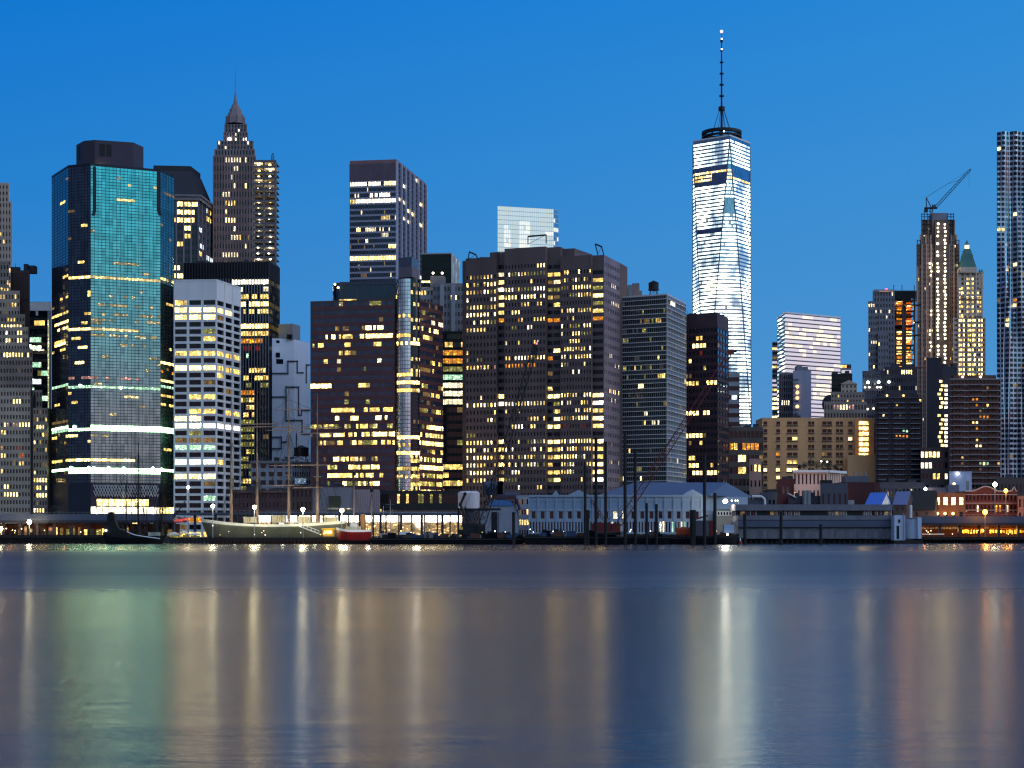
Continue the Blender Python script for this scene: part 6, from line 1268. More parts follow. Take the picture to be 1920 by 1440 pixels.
# fillers between, each a plain real block with windows
for nm, lab, D, x0, x1, yt, wl in (('dark_side_block', 'dark low block glimpsed between the teal tower and the white grid tower', 800, 322, 345, 700, DARKST), ('grey_yard_block', 'low grey block behind the market building parapet, under the tan apartment block', 770, 1425, 1462, 925, wm('yard_grey', (84, 86, 96))), ('slate_side_block', 'low slate grey block under the dark balcony apartment tower', 800, 1640, 1735, 906, wm('yard_slate', (76, 74, 84))), ('mauve_back_block', 'low mauve block between the balcony apartment tower and the small lit block', 790, 1735, 1785, 916, wm('yard_mauve', (98, 92, 108))), ('edge_back_block', 'low brown block under the wavy steel tower', 800, 1868, 1980, 897, wm('yard_brown', (84, 70, 66))), ('pipe_shed', 'low grey shed with a bent white pipe frame behind the market building', 735, 1392, 1440, 938, wm('shed_grey', (78, 78, 90))), ('flue_block', 'low charcoal block with round flues before the pink building', 738, 1478, 1542, 932, wm('charcoal_block', (66, 62, 72)))):
    T = low(nm, lab, 'building', D, x0, x1, yt, wl, max(3, int((x1 - x0) / 7)), max(2, int((950 - yt) / 14)), Lit(0.01, 'd', 1, [], 2), ww=0.45, wh=0.45, units_=2)
    if nm == 'pipe_shed':
        k = MB(); q = [pt(1410, 931, D - 1), pt(1428, 931, D - 1), pt(1434, 936, D - 1), pt(1434, 946, D - 1)]
        for a, b in zip(q, q[1:]): k.tube(a, b, 0.5, 0.5, 6, WHITE)
        T.part('pipe_frame', k)
    if nm == 'flue_block':
        k = MB(); a, b = pt(1478, 926, D - 1), pt(1493, 934, D - 1); k.hexa([a, b, b + Vector((0, 2, 0)), a + Vector((0, 2, 0))], [p + Vector((0, 0, 0.5)) for p in (a, b, b + Vector((0, 2, 0)), a + Vector((0, 2, 0)))], WHITE); T.part('skylight', k)
        for x, w_ in ((1509, 1.0), (1516, 1.0)): k = MB(); c = at(x, D - 2); k.tube((c.x, c.y, 2), (c.x, c.y, zz(920, D)), w_, w_, 10, STEEL); T.part('flue', k)
    T.finish(20)
# ------------------------------------------------------------------ elevated road
VIA = wm('viaduct_blue', (72, 78, 98), 0.5, 0.12); VIAD = wm('viaduct_dark', (46, 44, 58), 0.6); REDU = wm('viaduct_underside_glow', (190, 70, 46), 0.8)  # last one: red glow beneath the left road put into the soffit colour
def viaduct(name, label, D, x0, x1, yt, yb, under=None, cols=8):
    o = thing(name, label, 'elevated road', (at((x0 + x1) / 2, D).x, D + 5, 2.0), 'elevated road sections'); xa, xb = at(x0, D).x, at(x1, D).x; zt, zb = zz(yt, D), zz(yb, D); hm = zb + (zt - zb) * 0.28
    k = MB(); k.box(xa, xb, D, D + 14, zb + 0.9, zt - 0.9, CONC); k.build('deck', o)
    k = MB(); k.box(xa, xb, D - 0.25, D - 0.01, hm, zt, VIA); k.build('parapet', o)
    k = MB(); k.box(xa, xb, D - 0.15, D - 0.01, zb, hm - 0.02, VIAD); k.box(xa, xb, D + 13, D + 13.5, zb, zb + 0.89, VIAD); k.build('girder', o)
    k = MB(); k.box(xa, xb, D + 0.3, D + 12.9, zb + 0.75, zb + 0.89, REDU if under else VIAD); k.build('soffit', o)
    for i in range(cols + 1):
        x = xa + (xb - xa) * i / cols; k = MB(); k.box(x - 0.5, x + 0.5, D + 1, D + 2.2, 2, zb + 0.7, VIAD); k.box(x - 0.9, x + 0.9, D + 0.5, D + 12, zb + 0.1, zb + 0.74, VIAD); k.build('column', o)
    k = MB()
    for i in range(int((xb - xa) / 2.0)): k.tube((xa + i * 2.0, D - 0.1, zt), (xa + i * 2.0, D - 0.1, zt + 0.8), 0.05, 0.05, 4, STEEL)
    k.tube((xa, D - 0.1, zt + 0.8), (xb, D - 0.1, zt + 0.8), 0.06, 0.06, 4, STEEL); k.build('railing', o)
    return o
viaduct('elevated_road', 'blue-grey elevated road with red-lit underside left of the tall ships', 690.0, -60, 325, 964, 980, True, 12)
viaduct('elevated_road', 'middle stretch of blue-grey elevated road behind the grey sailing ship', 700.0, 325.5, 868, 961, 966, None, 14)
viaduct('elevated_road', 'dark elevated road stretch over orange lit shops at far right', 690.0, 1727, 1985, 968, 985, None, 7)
for x in (20, 70, 120, 168): lamp('underside_light', pt(x, 992, 694), 420, (1, 0.30, 0.12), 0.5)
for x, c, p in ((1735, (1, 0.35, 0.12), 800), (1790, (1, 0.5, 0.2), 600), (1850, (1, 0.55, 0.15), 1100), (1895, (1, 0.55, 0.15), 1100)): lamp('underside_light', pt(x, 994, 695), p, c, 0.6)
# shops and vehicles under the left road
D = 704.0
T = Tower('arcade_building', 'low dim arcade with reddish lit bays under the elevated road at left', 'building', [at(-60, D), at(330, D), at(330, D + 8), at(-60, D + 8)])
A, B = at(-60, D), at(330, D); T.wall.box(A.x, B.x, D, D + 8, 2, zz(982, D), wm('arcade_brown', (82, 62, 56)))
r = random.Random(3)
for i in range(34):
    x0 = -55 + i * 11.2; k = MB(); k.bar(at(x0, D), at(x0 + r.uniform(3, 8.6), D), 0.02, 0.1, 2.5, zz(987 + r.uniform(0, 6), D), LIT[r.choice('dkekdekdkny')] or GLASS); T.part('shop_window', k)
T.finish()
D = 702.0
T = Tower('orange_shop_row', 'row of blazing orange lit shopfronts under the elevated road at far right', 'building', [at(1727, D), at(1985, D), at(1985, D + 8), at(1727, D + 8)])
A, B = at(1727, D), at(1985, D); T.wall.box(A.x, B.x, D, D + 8, 2, zz(984, D), wm('shop_brick', (112, 66, 44)))
for i in range(50):
    x0 = 1728 + i * 5.1; bright = x0 > 1800 and not 1845 < x0 < 1853; y0, y1 = (993 + r.uniform(-1, 2), 1001 + r.uniform(-3, 1)) if bright else (988, 992)
    k = MB(); k.bar(at(x0, D), at(x0 + r.uniform(2.4, 4.6), D), 0.02, 0.1, zz(y1, D), zz(y0, D), LIT['d'] if not bright else em('shop_orange', (255, 176, 50), 3.4, 0.8, 2.0, 2.0)); T.part('shop_window', k)
    if bright: k = MB(); k.bar(at(x0, D), at(x0 + 4, D), 0.02, 1.2, zz(991.5, D), zz(989.5, D), wm('awning_orange', (190, 110, 50))); T.part('awning', k)
k = MB(); k.bar(at(1729, 688), at(1770, 688), 0, 0.3, zz(1002.4, 688), zz(1000.8, 688), em('strip_white', (255, 250, 240), 0.9, 0.1)); T.part('light_strip', k)
T.finish()
# ------------------------------------------------------------------ quay wall, piers, barges
WOOD = wm('pile_timber', (44, 38, 36), 0.9, 0.3, 0.6); QUAY = wm('quay_stone', (58, 56, 62), 0.9, 0.25)
k = MB(); k.box(-3000, 3000, 662, 667.9, -3, 2.2, QUAY); tag(k.build('quay_wall'), 'long dark stone quay wall along the river bank', 'quay wall')
def pier(label, x0, x1, D, yd, depth, npile, rail=True, deckm=None):
    xa, xb = at(x0, D).x, at(x1, D).x; zd = zz(yd, D); o = thing('pier', label, 'pier', ((xa + xb) / 2, D + depth / 2, 0.0), 'waterfront piers')
    k = MB(); k.box(xa, xb, D, D + depth, zd - 0.7, zd, deckm or WOOD); k.box(xa, xb, D - 0.2, D - 0.002, zd - 1.0, zd + 0.15, WOOD); k.build('deck', o)
    for i in range(npile):
        x = xa + (xb - xa) * (i + 0.5) / npile; k = MB(); k.tube((x, D + 0.8, -2), (x, D + 0.8, zd - 0.72), 0.32, 0.3, 6, WOOD); k.build('pile', o)
    rr_ = random.Random(npile)
    for i in range(int((xb - xa) / 5.5)):
        x = rr_.uniform(xa + 1, xb - 1); h = rr_.uniform(0.8, 2.6); y = D + rr_.uniform(1.0, depth - 1); k = MB(); k.tube((x, y, zd), (x, y, zd + h), 0.05, 0.04, 4, METAL); k.ball((x, y, zd + h + 0.1), rr_.uniform(0.12, 0.22), bulb('bulb_amber', (255, 206, 110), 7) if rr_.random() < 0.5 else bulb('bulb_whitish', (255, 246, 214), 7), 6, 4); k.build('deck_lamp', o)
    if rail:
        k = MB(); n_ = int((xb - xa) / 1.6)
        for i in range(n_ + 1): x = xa + (xb - xa) * i / n_; k.tube((x, D + 0.3, zd), (x, D + 0.3, zd + 1.1), 0.05, 0.05, 4, METAL)
        for h in (0.55, 1.1): k.tube((xa, D + 0.3, zd + h), (xb, D + 0.3, zd + h), 0.05, 0.05, 4, METAL)
        k.build('railing', o)
    return o
pier('long railed promenade pier on dark piles at the far left', -70, 205, 645.0, 1003.5, 16, 60, deckm=wm('promenade', (92, 98, 116)))
pier('low dark pier between the black ship and the grey sailing ship', 318, 645, 622.0, 1008.5, 7, 46)
pier('concrete pier deck under the white market building', 985, 1352, 652.0, 1003, 12, 44, False, CONC)
pier('dark piled quay edge in front of the orange shops at the right edge', 1728, 1985, 652.0, 1007, 12, 40)
def barge(label, x0, x1, D, yt, depth, stuff=8, seed=1, cargo=True):
    xa, xb = at(x0, D).x, at(x1, D).x; zt = zz(yt, D); o = thing('barge', label, 'barge', ((xa + xb) / 2, D + depth / 2, 0.0), 'moored work barges'); HB = wm('barge_black', (15, 15, 19), 0.8, 0.3, 0.4, 0, 0.1)
    k = MB(); k.hexa([(xa + 1.2, D, -0.6), (xb - 1.2, D, -0.6), (xb - 1.2, D + depth, -0.6), (xa + 1.2, D + depth, -0.6)], [(xa, D, zt), (xb, D, zt), (xb, D + depth, zt), (xa, D + depth, zt)], HB); k.build('hull', o)
    k = MB(); k.box(xa, xb, D - 0.15, D - 0.002, zt - 0.55, zt - 0.25, wm('rub_rail', (52, 48, 48))); k.build('rubbing_strake', o)
    r = random.Random(seed)
    for i in range(stuff):
        x = r.uniform(xa + 2, xb - 4); w_ = r.uniform(0.6, 4.0); h = r.uniform(0.4, 2.2); y = D + r.uniform(0.6, depth - 3); k = MB(); c_ = r.choice((METAL, HB, wm('rusty_steel', (84, 52, 42)), GREYB, wm('tarp_blue', (50, 66, 96)), DBRICK))
        k.box(x, x + w_, y, y + 2, zt + 0.004, zt + h, c_)
        if r.random() < 0.5: k.box(x + 0.15, x + w_ * 0.6, y + 0.2, y + 1.6, zt + h + 0.002, zt + h + r.uniform(0.3, 0.9), METAL)
        q = k.build('deck_gear', o)
    for i in range(max(3, int((xb - xa) / 9))):
        x = r.uniform(xa + 1, xb - 1); h = r.uniform(0.6, 3.0); y = D + r.uniform(1, depth - 1); k = MB(); k.tube((x, y, zt), (x, y, zt + h), 0.06, 0.05, 4, METAL); k.ball((x, y, zt + h + 0.12), r.uniform(0.14, 0.26), bulb('bulb_amber', (255, 206, 110), 7) if r.random() < 0.5 else bulb('bulb_whitish', (255, 246, 214), 7), 6, 4); k.build('deck_lamp', o)
    for i in range(4):
        x = xa + (xb - xa) * (i + 0.5) / 4; k = MB(); k.tube((x, D + 0.5, zt), (x, D + 0.5, zt + 0.7), 0.18, 0.22, 6, METAL); k.build('bollard', o)
    return o
barge('long low black barge cluttered with gear behind the red hulled ship', 692, 985, 612.0, 1009, 12, 52, 2)
barge('black crane barge carrying the red crawler crane', 980, 1260, 604.0, 1006, 16, 30, 3)
barge('black barge end beneath the tug and the red buoy', 1255, 1392, 608.0, 1007.5, 14, 12, 4)
PILE = wm('pile_steel_black', (24, 22, 26), 0.7, 0.3, 0.5)
for x, y0, y1, D, w_, lab in ((1097, 875, 1004, 601, 0.55, 'black steel pile at the left of the red crane, second shortest of the tall group'), (1117.5, 822, 1003, 602, 0.6, 'tall black pile directly above the red crane cab, left of a taller gap'), (1135.5, 830, 1003, 603, 0.55, 'tall black pile rising behind the red crane pivot'),
                              (1172, 813, 1004, 601, 0.6, 'tallest black pile, crossing the red crane boom'), (1191, 843, 1004, 602, 0.55, 'tall black pile just right of the red crane boom'), (1212.5, 945, 1004, 603, 0.5, 'short thin pile before the market building, left of a matching pair'), (1231, 947, 1004, 603, 0.5, 'short thin pile before the market building, right of a matching pair'),
                              (1321, 853, 1008, 600, 0.6, 'tall black pile rising beside the tug wheelhouse'), (1340.5, 926, 1004, 602, 0.6, 'mid-height black pile at the right corner of the white market building'), (1299, 958, 1006, 601, 1.1, 'short thick black pile left of the tug'), (1102, 958, 1003, 602, 0.6, 'short stout black pile at the left end of the red crane'), (963, 962, 1004, 603, 0.6, 'short black pile between the blue-roofed shed and the white market building'),
                              (1396.5, 965, 1020, 606, 0.6, 'black pile at the left end of the grey market pier'), (1464.5, 962, 1020, 606, 0.6, 'black pile standing before the middle left of the grey market pier'), (1539, 985, 1020, 606, 0.55, 'half-height dark pile before the middle of the grey market pier')):
    a, b = pt(x, y1, D), pt(x, y0, D); o = thing('steel_pile', lab, 'pile', (a.x, a.y, -2), 'steel mooring and spud piles'); k = MB(); k.tube((a.x, a.y, -2), b, w_, w_, 9, PILE); k.build('shaft', o); k = MB(); k.tube(b, (b.x, b.y, b.z + 0.35), w_ * 1.15, w_ * 1.15, 9, METAL); k.build('cap', o)
# ------------------------------------------------------------------ white market building with blue hip roof
D = 662.0
MW = wm('market_white', (128, 142, 160), 0.65, 0.06); MB_ = wm('market_blue_roof', (76, 90, 114), 0.55, 0.08)
A, B = at(992, D), at(1315, D); E_ = at(1345, D + 24); G_ = A + E_ - B; zc = zz(929, D); zb0 = zz(1001, D)
T = Tower('market_building', 'long white waterfront market building with hipped blue roof behind the red crane', 'building', [A, B, E_, G_], None, zb0)
ml = Lit(0.0, 'w', 1, [(985, 0.42, 0.56, 0.5, 'wd'), (965, 0.44, 0.56, 0.45, 'w'), (985, 0.7, 0.92, 0.55, 'wge'), (965, 0.72, 0.8, 0.4, 'n')], 4)
zl1, zl2 = zz(974, D), zz(957, D)
T.facade(A, B, zb0, zl1, 57, 1, MW, GLASS, 0.52, 0.72, 0.12, 0.3, ml)
T.facade(A, B, zl1, zl2, 19, 1, MW, GLASS, 0.42, 0.78, 0.1, 0.3, ml)
T.facade(A, B, zl2, zc, 19, 1, MW, wm('market_panel', (120, 136, 158), 0.6, 0.06), 0.8, 0.52, 0.12, 0.15, None, 'curtain')
T.wall.poly([(B.x, B.y, zb0), (E_.x, E_.y, zb0), (E_.x, E_.y, zc), (B.x, B.y, zc)], MW); T.plain([A, B, E_, G_], zb0, zc, MW, skip=(0, 1))
k = MB()
for a, b in ((A, B), (B, E_)): k.bar(a, b, 0.01, 0.5, zc - 0.6, zc + 0.2, MW); k.bar(a, b, 0.01, 0.25, zl2 - 0.2, zl2 + 0.2, MW)
T.part('cornice', k)
for i in range(20):
    c = A.lerp(B, i / 19); k = MB(); k.bar(c - Vector((0.35, 0)), c + Vector((0.35, 0)), 0.01, 0.25, zb0, zl2 - 0.22, MW); k.bar(c - Vector((0.35, 0)), c + Vector((0.35, 0)), 0.01, 0.25, zl2 + 0.22, zc - 0.62, MW); T.part('pilaster', k)
T.wall.poly([(p.x, p.y, zc + 0.05) for p in (A, B, E_, G_)], ROOF)
r0, r1 = at(1190, D + 28), at(1362, D + 28); zr_ = zz(904.5, D + 28)
q = [at(1118, D + 6), at(1330, D + 4), at(1412, D + 46), at(1150, D + 50)]
k = MB(); z_ = zc + 0.1
k.poly([(q[0].x, q[0].y, z_), (q[1].x, q[1].y, z_), (r1.x, r1.y, zr_), (r0.x, r0.y, zr_)], MB_); k.poly([(q[1].x, q[1].y, z_), (q[2].x, q[2].y, z_), (r1.x, r1.y, zr_)], MB_); k.poly([(q[2].x, q[2].y, z_), (q[3].x, q[3].y, z_), (r0.x, r0.y, zr_), (r1.x, r1.y, zr_)], MB_); k.poly([(q[3].x, q[3].y, z_), (q[0].x, q[0].y, z_), (r0.x, r0.y, zr_)], MB_)
T.part('hip_roof', k)
k = MB(); k.prism([at(1322, D + 10), at(1402, D + 30), at(1402, D + 44), at(1322, D + 44)], 2.0, z_ - 0.1, MW); T.part('rear_wing', k)
for xa, xm, xb, yp in ((1064, 1085, 1106, 918.5), (1280, 1299, 1318, 917.5), (1036, 1042, 1049, 919)):
    k = MB(); a, b, m_ = at(xa, D - 0.02), at(xb, D - 0.02), at(xm, D - 0.02); f0 = [(a.x, a.y, z_), (b.x, b.y, z_), (m_.x, m_.y, zz(yp, D))]; f1 = [(x, y + 9, w_) for x, y, w_ in f0]
    k.poly(f0, MW); k.poly(f1[::-1], MW); k.poly([f0[1], f1[1], f1[2], f0[2]], wm('gable_roof_pale', (150, 164, 196), 0.6)); k.poly([f0[0], f0[2], f1[2], f1[0]], wm('gable_roof_pale', (150, 164, 196), 0.6)); T.part('gable', k)
T.finish(80)
o = thing('flood_mast', 'mast carrying one glaring white floodlight right of the white market building', 'floodlight', (at(1392, 655).x, 655, 2.0)); c = at(1385, 655)
k = MB(); k.tube((c.x, c.y, 2), (c.x, c.y, zz(938, 655)), 0.16, 0.12, 6, STEEL); k.build('pole', o)
k = MB(); k.tube(pt(1357, 940, 655), pt(1384, 938, 655), 0.12, 0.12, 5, METAL); k.build('arm', o)
k = MB(); k.ball(pt(1360, 940, 654), 0.85, bulb('bulb_star', (255, 246, 216), 60)); k.build('lamp_head', o); lamp('floodlight_glow', pt(1360, 940, 651), 5200, (1, 0.94, 0.78), 0.6)
for x in (1372, 1379, 1383): k = MB(); k.ball(pt(x, 938.6, 654.5), 0.3, bulb('bulb_whitish', (255, 246, 214), 7)); k.build('lamp_head', o)

# ------------------------------------------------------------------ grey market pier (long concrete shed)
D = 640.0
GRC = wm('shed_concrete', (104, 102, 112), 0.85, 0.2, 0.25); GRB = wm('shed_blue_band', (74, 78, 98), 0.7, 0.15); GRL = wm('shed_pale', (112, 110, 116), 0.85, 0.35, 0.5)
xa, xb = at(1384, D).x, at(1677, D).x; zd = zz(1010, D)
T = Tower('market_pier_shed', 'long low grey concrete market shed standing over the water right of the floodlight', 'building', [Vector((xa, D)), Vector((xb, D)), Vector((xb, D + 20)), Vector((xa, D + 20))], None, 0.0)
Y = lambda y: zz(y, D)
T.wall.box(xa, xb, D, D + 20, zd, Y(989), GRL); T.wall.box(xa, xb, D - 0.5, D + 20, Y(989) + 0.002, Y(976), GRB); T.wall.box(xa, xb, D - 0.2, D + 19, Y(976) + 0.002, Y(966.5), GRC)
T.wall.box(xa, xb, D + 6, D + 19, Y(966.5) + 0.002, Y(957), DARKST); k = MB(); k.box(xa - 0.5, xb + 0.2, D + 4, D + 20, Y(957) + 0.003, Y(945.5), GRC); T.part('roof', k)
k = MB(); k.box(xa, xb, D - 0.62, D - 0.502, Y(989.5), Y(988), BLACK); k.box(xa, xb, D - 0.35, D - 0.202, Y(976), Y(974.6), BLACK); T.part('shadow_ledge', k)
r = random.Random(5)
for x0, x1, n_ in ((1388, 1420, 3), (1444, 1466, 3), (1470, 1500, 6), (1552, 1588, 7), (1616, 1634, 4), (1640, 1672, 5)):
    for i in range(n_):
        u0 = x0 + (x1 - x0) * i / n_; u1 = x0 + (x1 - x0) * (i + 0.72) / n_; k = MB(); k.bar(Vector((at(u0, D + 6).x, D + 6)), Vector((at(u1, D + 6).x, D + 6)), 0.01, 0.12, Y(965.5), Y(959), LIT[r.choice('eeded')] if r.random() < 0.75 else GLASS); T.part('window', k)
        k = MB(); k.bar(Vector((at(u1, D + 6).x, D + 6)), Vector((at(u1 + 1.2, D + 6).x, D + 6)), 0.01, 0.25, Y(966), Y(958), WHITE); T.part('window_frame', k)
for i in range(14):
    x = 1395 + i * 21; k = MB(); k.bar(Vector((at(x, D).x, D)), Vector((at(x + r.uniform(8, 16), D).x, D)), 0.01, 0.06, zd + 0.2, Y(991 + r.uniform(0, 4)), wm('roller_door', (96, 94, 104), 0.7, 0.25, 0.4)); T.part('roller_door', k)
for i in range(30):
    x = xa + (xb - xa) * (i + 0.5) / 30; k = MB(); k.tube((x, D + 1, -2), (x, D + 1, zd - 0.002), 0.35, 0.35, 6, WOOD); T.part('pile', k)
k = MB(); k.box(xa, xb, D + 2.5, D + 20, -1, zd - 0.5, BLACK); T.part('substructure', k); T.finish()
D = 668.0
T = Tower('glazed_shed', 'small grey shed with a row of white framed windows under the glaring floodlight', 'building', [at(1343, D), at(1384, D), at(1384, D + 8), at(1343, D + 8)])
shaft(T, 1343, 1386, D, 956, 2, 0, 0, wm('shed_green_grey', (110, 112, 112)), None, 8, cap=0.4)
for i in range(7): k = MB(); x = 1345 + i * 5.4; k.bar(at(x - 0.5, D), at(x + 4.9, D), 0.01, 0.2, zz(966.5, D), zz(959, D), WHITE); f_ = T.part('window_frame', k); k = MB(); k.bar(at(x + 0.5, D), at(x + 4.0, D), 0.21, 0.24, zz(965.6, D), zz(960, D), GLASS); k.build('pane', f_)
T.finish()
# ------------------------------------------------------------------ white tank tower at the right end of the shed
D = 634.0
T = Tower('pale_plant_tower', 'pale blue-white plant tower with two drums and a white chimney at the grey shed end', 'industrial tower', [at(1677, D), at(1728, D), at(1728, D + 10), at(1677, D + 10)], None, 0.0)
PW = wm('plant_white', (176, 184, 204), 0.55, 0.1, 0.3)
T.wall.box(at(1677, D).x, at(1697, D).x, D, D + 10, zz(1013, D), zz(966, D), PW)
k = MB(); c = at(1712, D + 5); k.tube((c.x, c.y, zz(1010, D)), (c.x, c.y, zz(989, D)), 3.2, 3.2, 18, PW); T.part('lower_drum', k)
k = MB(); k.tube((c.x + 0.1, c.y, zz(988.9, D)), (c.x + 0.1, c.y, zz(973, D)), 2.7, 2.7, 18, PW); k.tube((c.x + 0.1, c.y, zz(972.9, D)), (c.x + 0.1, c.y, zz(971, D)), 2.8, 2.8, 18, STEEL); T.part('upper_drum', k)
k = MB(); k.box(at(1721, D).x, at(1728, D).x, D, D + 8, zz(1010, D), zz(970, D), PW); T.part('end_panel', k)
k = MB(); q_ = at(1708, D + 2); k.tube((q_.x, q_.y, zz(971, D)), (q_.x, q_.y, zz(949, D)), 0.5, 0.5, 10, WHITE); k.ball((q_.x, q_.y, zz(949, D)), 0.5, WHITE); T.part('chimney', k)
for x in (1694, 1698): k = MB(); k.tube(pt(x, 1012, D - 0.4), pt(x, 962, D - 0.4), 0.14, 0.14, 5, STEEL); T.part('guide_pole', k)
k = MB(); k.bar(at(1681, D), at(1686, D), 0.01, 0.06, zz(1011, D), zz(986, D), METAL); k.bar(at(1684, D), at(1688, D), 0.07, 0.1, zz(980, D), zz(974, D), METAL); T.part('dark_opening', k)
k = MB(); k.box(at(1676, D).x, at(1730, D).x, D - 0.5, D + 11, -1, zz(1013.2, D), WOOD); T.part('fender_base', k); T.finish()
# ------------------------------------------------------------------ storage tank, blue-roofed shed
D = 640.0
o = thing('storage_tank', 'rounded white storage tank on a dark gantry behind the black crane', 'storage tank', (at(879, D).x, D + 5, 0.5))
k = MB(); c = at(879, D + 5); k.tube((c.x, c.y, zz(953, D)), (c.x, c.y, zz(924, D)), 4.2, 4.3, 20, wm('tank_white', (188, 178, 184), 0.5, 0.12, 0.3)); k.tube((c.x, c.y, zz(923.95, D)), (c.x, c.y, zz(920.5, D)), 4.3, 3.3, 20, wm('tank_white', (188, 178, 184), 0.5, 0.12, 0.3)); k.build('drum', o)
k = MB(); k.tube((c.x, c.y, zz(953.1, D)), (c.x, c.y, zz(985, D)), 4.0, 0.9, 16, wm('hopper_grey', (92, 92, 108), 0.6)); k.build('hopper', o)
k = MB()
for sx_ in (-4.1, 4.1):
    for sy_ in (-3.5, 3.5): k.tube((c.x + sx_, c.y + sy_, 0.5), (c.x + sx_, c.y + sy_, zz(952, D)), 0.3, 0.3, 6, METAL); k.tube((c.x + sx_, c.y + sy_, 0.6), (c.x - sx_, c.y + sy_, zz(955, D)), 0.14, 0.14, 4, METAL)
k.box(c.x - 4.5, c.x + 12.5, c.y - 4.2, c.y - 3.8, zz(957, D), zz(953, D), METAL); k.build('gantry', o)
k = MB(); ch = [pt(872, 926, D - 1), pt(863, 946, D - 1), pt(880, 985, D - 1)]
for a, b in zip(ch, ch[1:]): k.tube(a, b, 0.5, 0.5, 6, METAL)
for a in ch[:2]: k.ball(a, 0.7, METAL)
k.build('chute', o)
k = MB(); k.box(at(859, D).x, at(884, D).x, D - 3, D - 0.2, zz(1003, D), zz(991, D), METAL); k.bar(at(862, D), at(881, D), 3.01, 3.1, zz(993, D), zz(988, D), LIT['n']); k.build('lit_cabin', o)
D = 646.0
T = Tower('blue_roofed_shed', 'pale concrete plant shed with a bright blue curved roof and grey machinery on top', 'building', [at(896, D), at(980, D), at(980, D + 12), at(896, D + 12)], None, 0.5)
BR = wm('shed_blue_roof', (64, 104, 160), 0.45, 0.1); PC = wm('plant_concrete', (132, 134, 148), 0.75, 0.15, 0.3)
T.wall.box(at(896, D).x, at(921, D).x, D, D + 12, 0.5, zz(958, D), PC)
n_ = 10; P0_ = [(916, 942), (926, 937.5), (940, 936.5), (954, 938), (964, 946), (970, 958), (973, 972), (974, 1003)]
k = MB(); fr = [(at(x, D).x, zz(y, D)) for x, y in P0_] + [(at(916, D).x, zz(1003, D))]; k.poly([(x, D + 1, z_) for x, z_ in fr][::-1], PC); k.poly([(x, D + 12, z_) for x, z_ in fr], PC); T.part('shed_body', k)
k = MB()
for (xa_, za_), (xb_, zb_) in zip(fr[:-1], fr[1:-1]): k.poly([(xa_, D + 0.6, za_ + .05), (xb_, D + 0.6, zb_ + .05), (xb_, D + 12.4, zb_ + .05), (xa_, D + 12.4, za_ + .05)], BR if za_ > zz(960, D) else PC)
T.part('curved_roof', k)
k = MB(); k.poly([(at(x, D).x, D + 0.58, zz(y, D)) for x, y in ((917, 948), (958, 948), (964, 946), (954, 938.4), (940, 937), (926, 938), (917, 942))], BR); T.part('roof_gable', k)
for x0, x1, y0, y1, m_ in ((922, 932, 960, 1003, METAL), (936, 946, 958, 1003, PC), (905, 945, 902, 928, wm('machine_blue_grey', (80, 86, 108), 0.6)), (932, 943, 901, 927, wm('tank_white', (188, 178, 184), 0.5, 0.12, 0.3)), (922, 968, 928, 935, wm('conveyor_maroon', (70, 50, 58))), (946, 974, 922, 928, wm('machine_blue_grey', (80, 86, 108), 0.6))):
    k = MB(); dd = 0.4 if y1 > 990 else 4; k.box(at(x0, D).x, at(x1, D).x, D + dd, D + dd + 5, zz(y1, D), zz(y0, D), m_)
    if y1 == 928 and x0 == 905:
        for i in range(6): x = x0 + i * 5; k.bar(at(x, D), at(x + 2.4, D), -dd + 0.01, -dd + 0.5, zz(927, D), zz(904 + (i % 3) * 4, D), METAL)
    T.part('plant_machinery', k)
k = MB(); k.tube(pt(920, 955, D + 3), pt(912, 902, D + 5), 0.5, 0.5, 6, METAL); k.tube(pt(950, 950, D + 3), pt(940, 930, D + 5), 0.4, 0.4, 6, METAL); k.tube(pt(968, 935, D + 5), pt(975, 956, D + 5), 0.6, 0.6, 6, wm('conveyor_maroon', (70, 50, 58))); T.part('conveyor', k)
T.finish()
T = low('warm_lit_shed', 'small pale shed with warm lit windows between the blue-roofed shed and the market building', 'building', 690, 968, 996, 931, PC, 6, 4, Lit(0.5, 'ydw', 1, [], 3), ww=0.6, wh=0.5); T.finish(30)
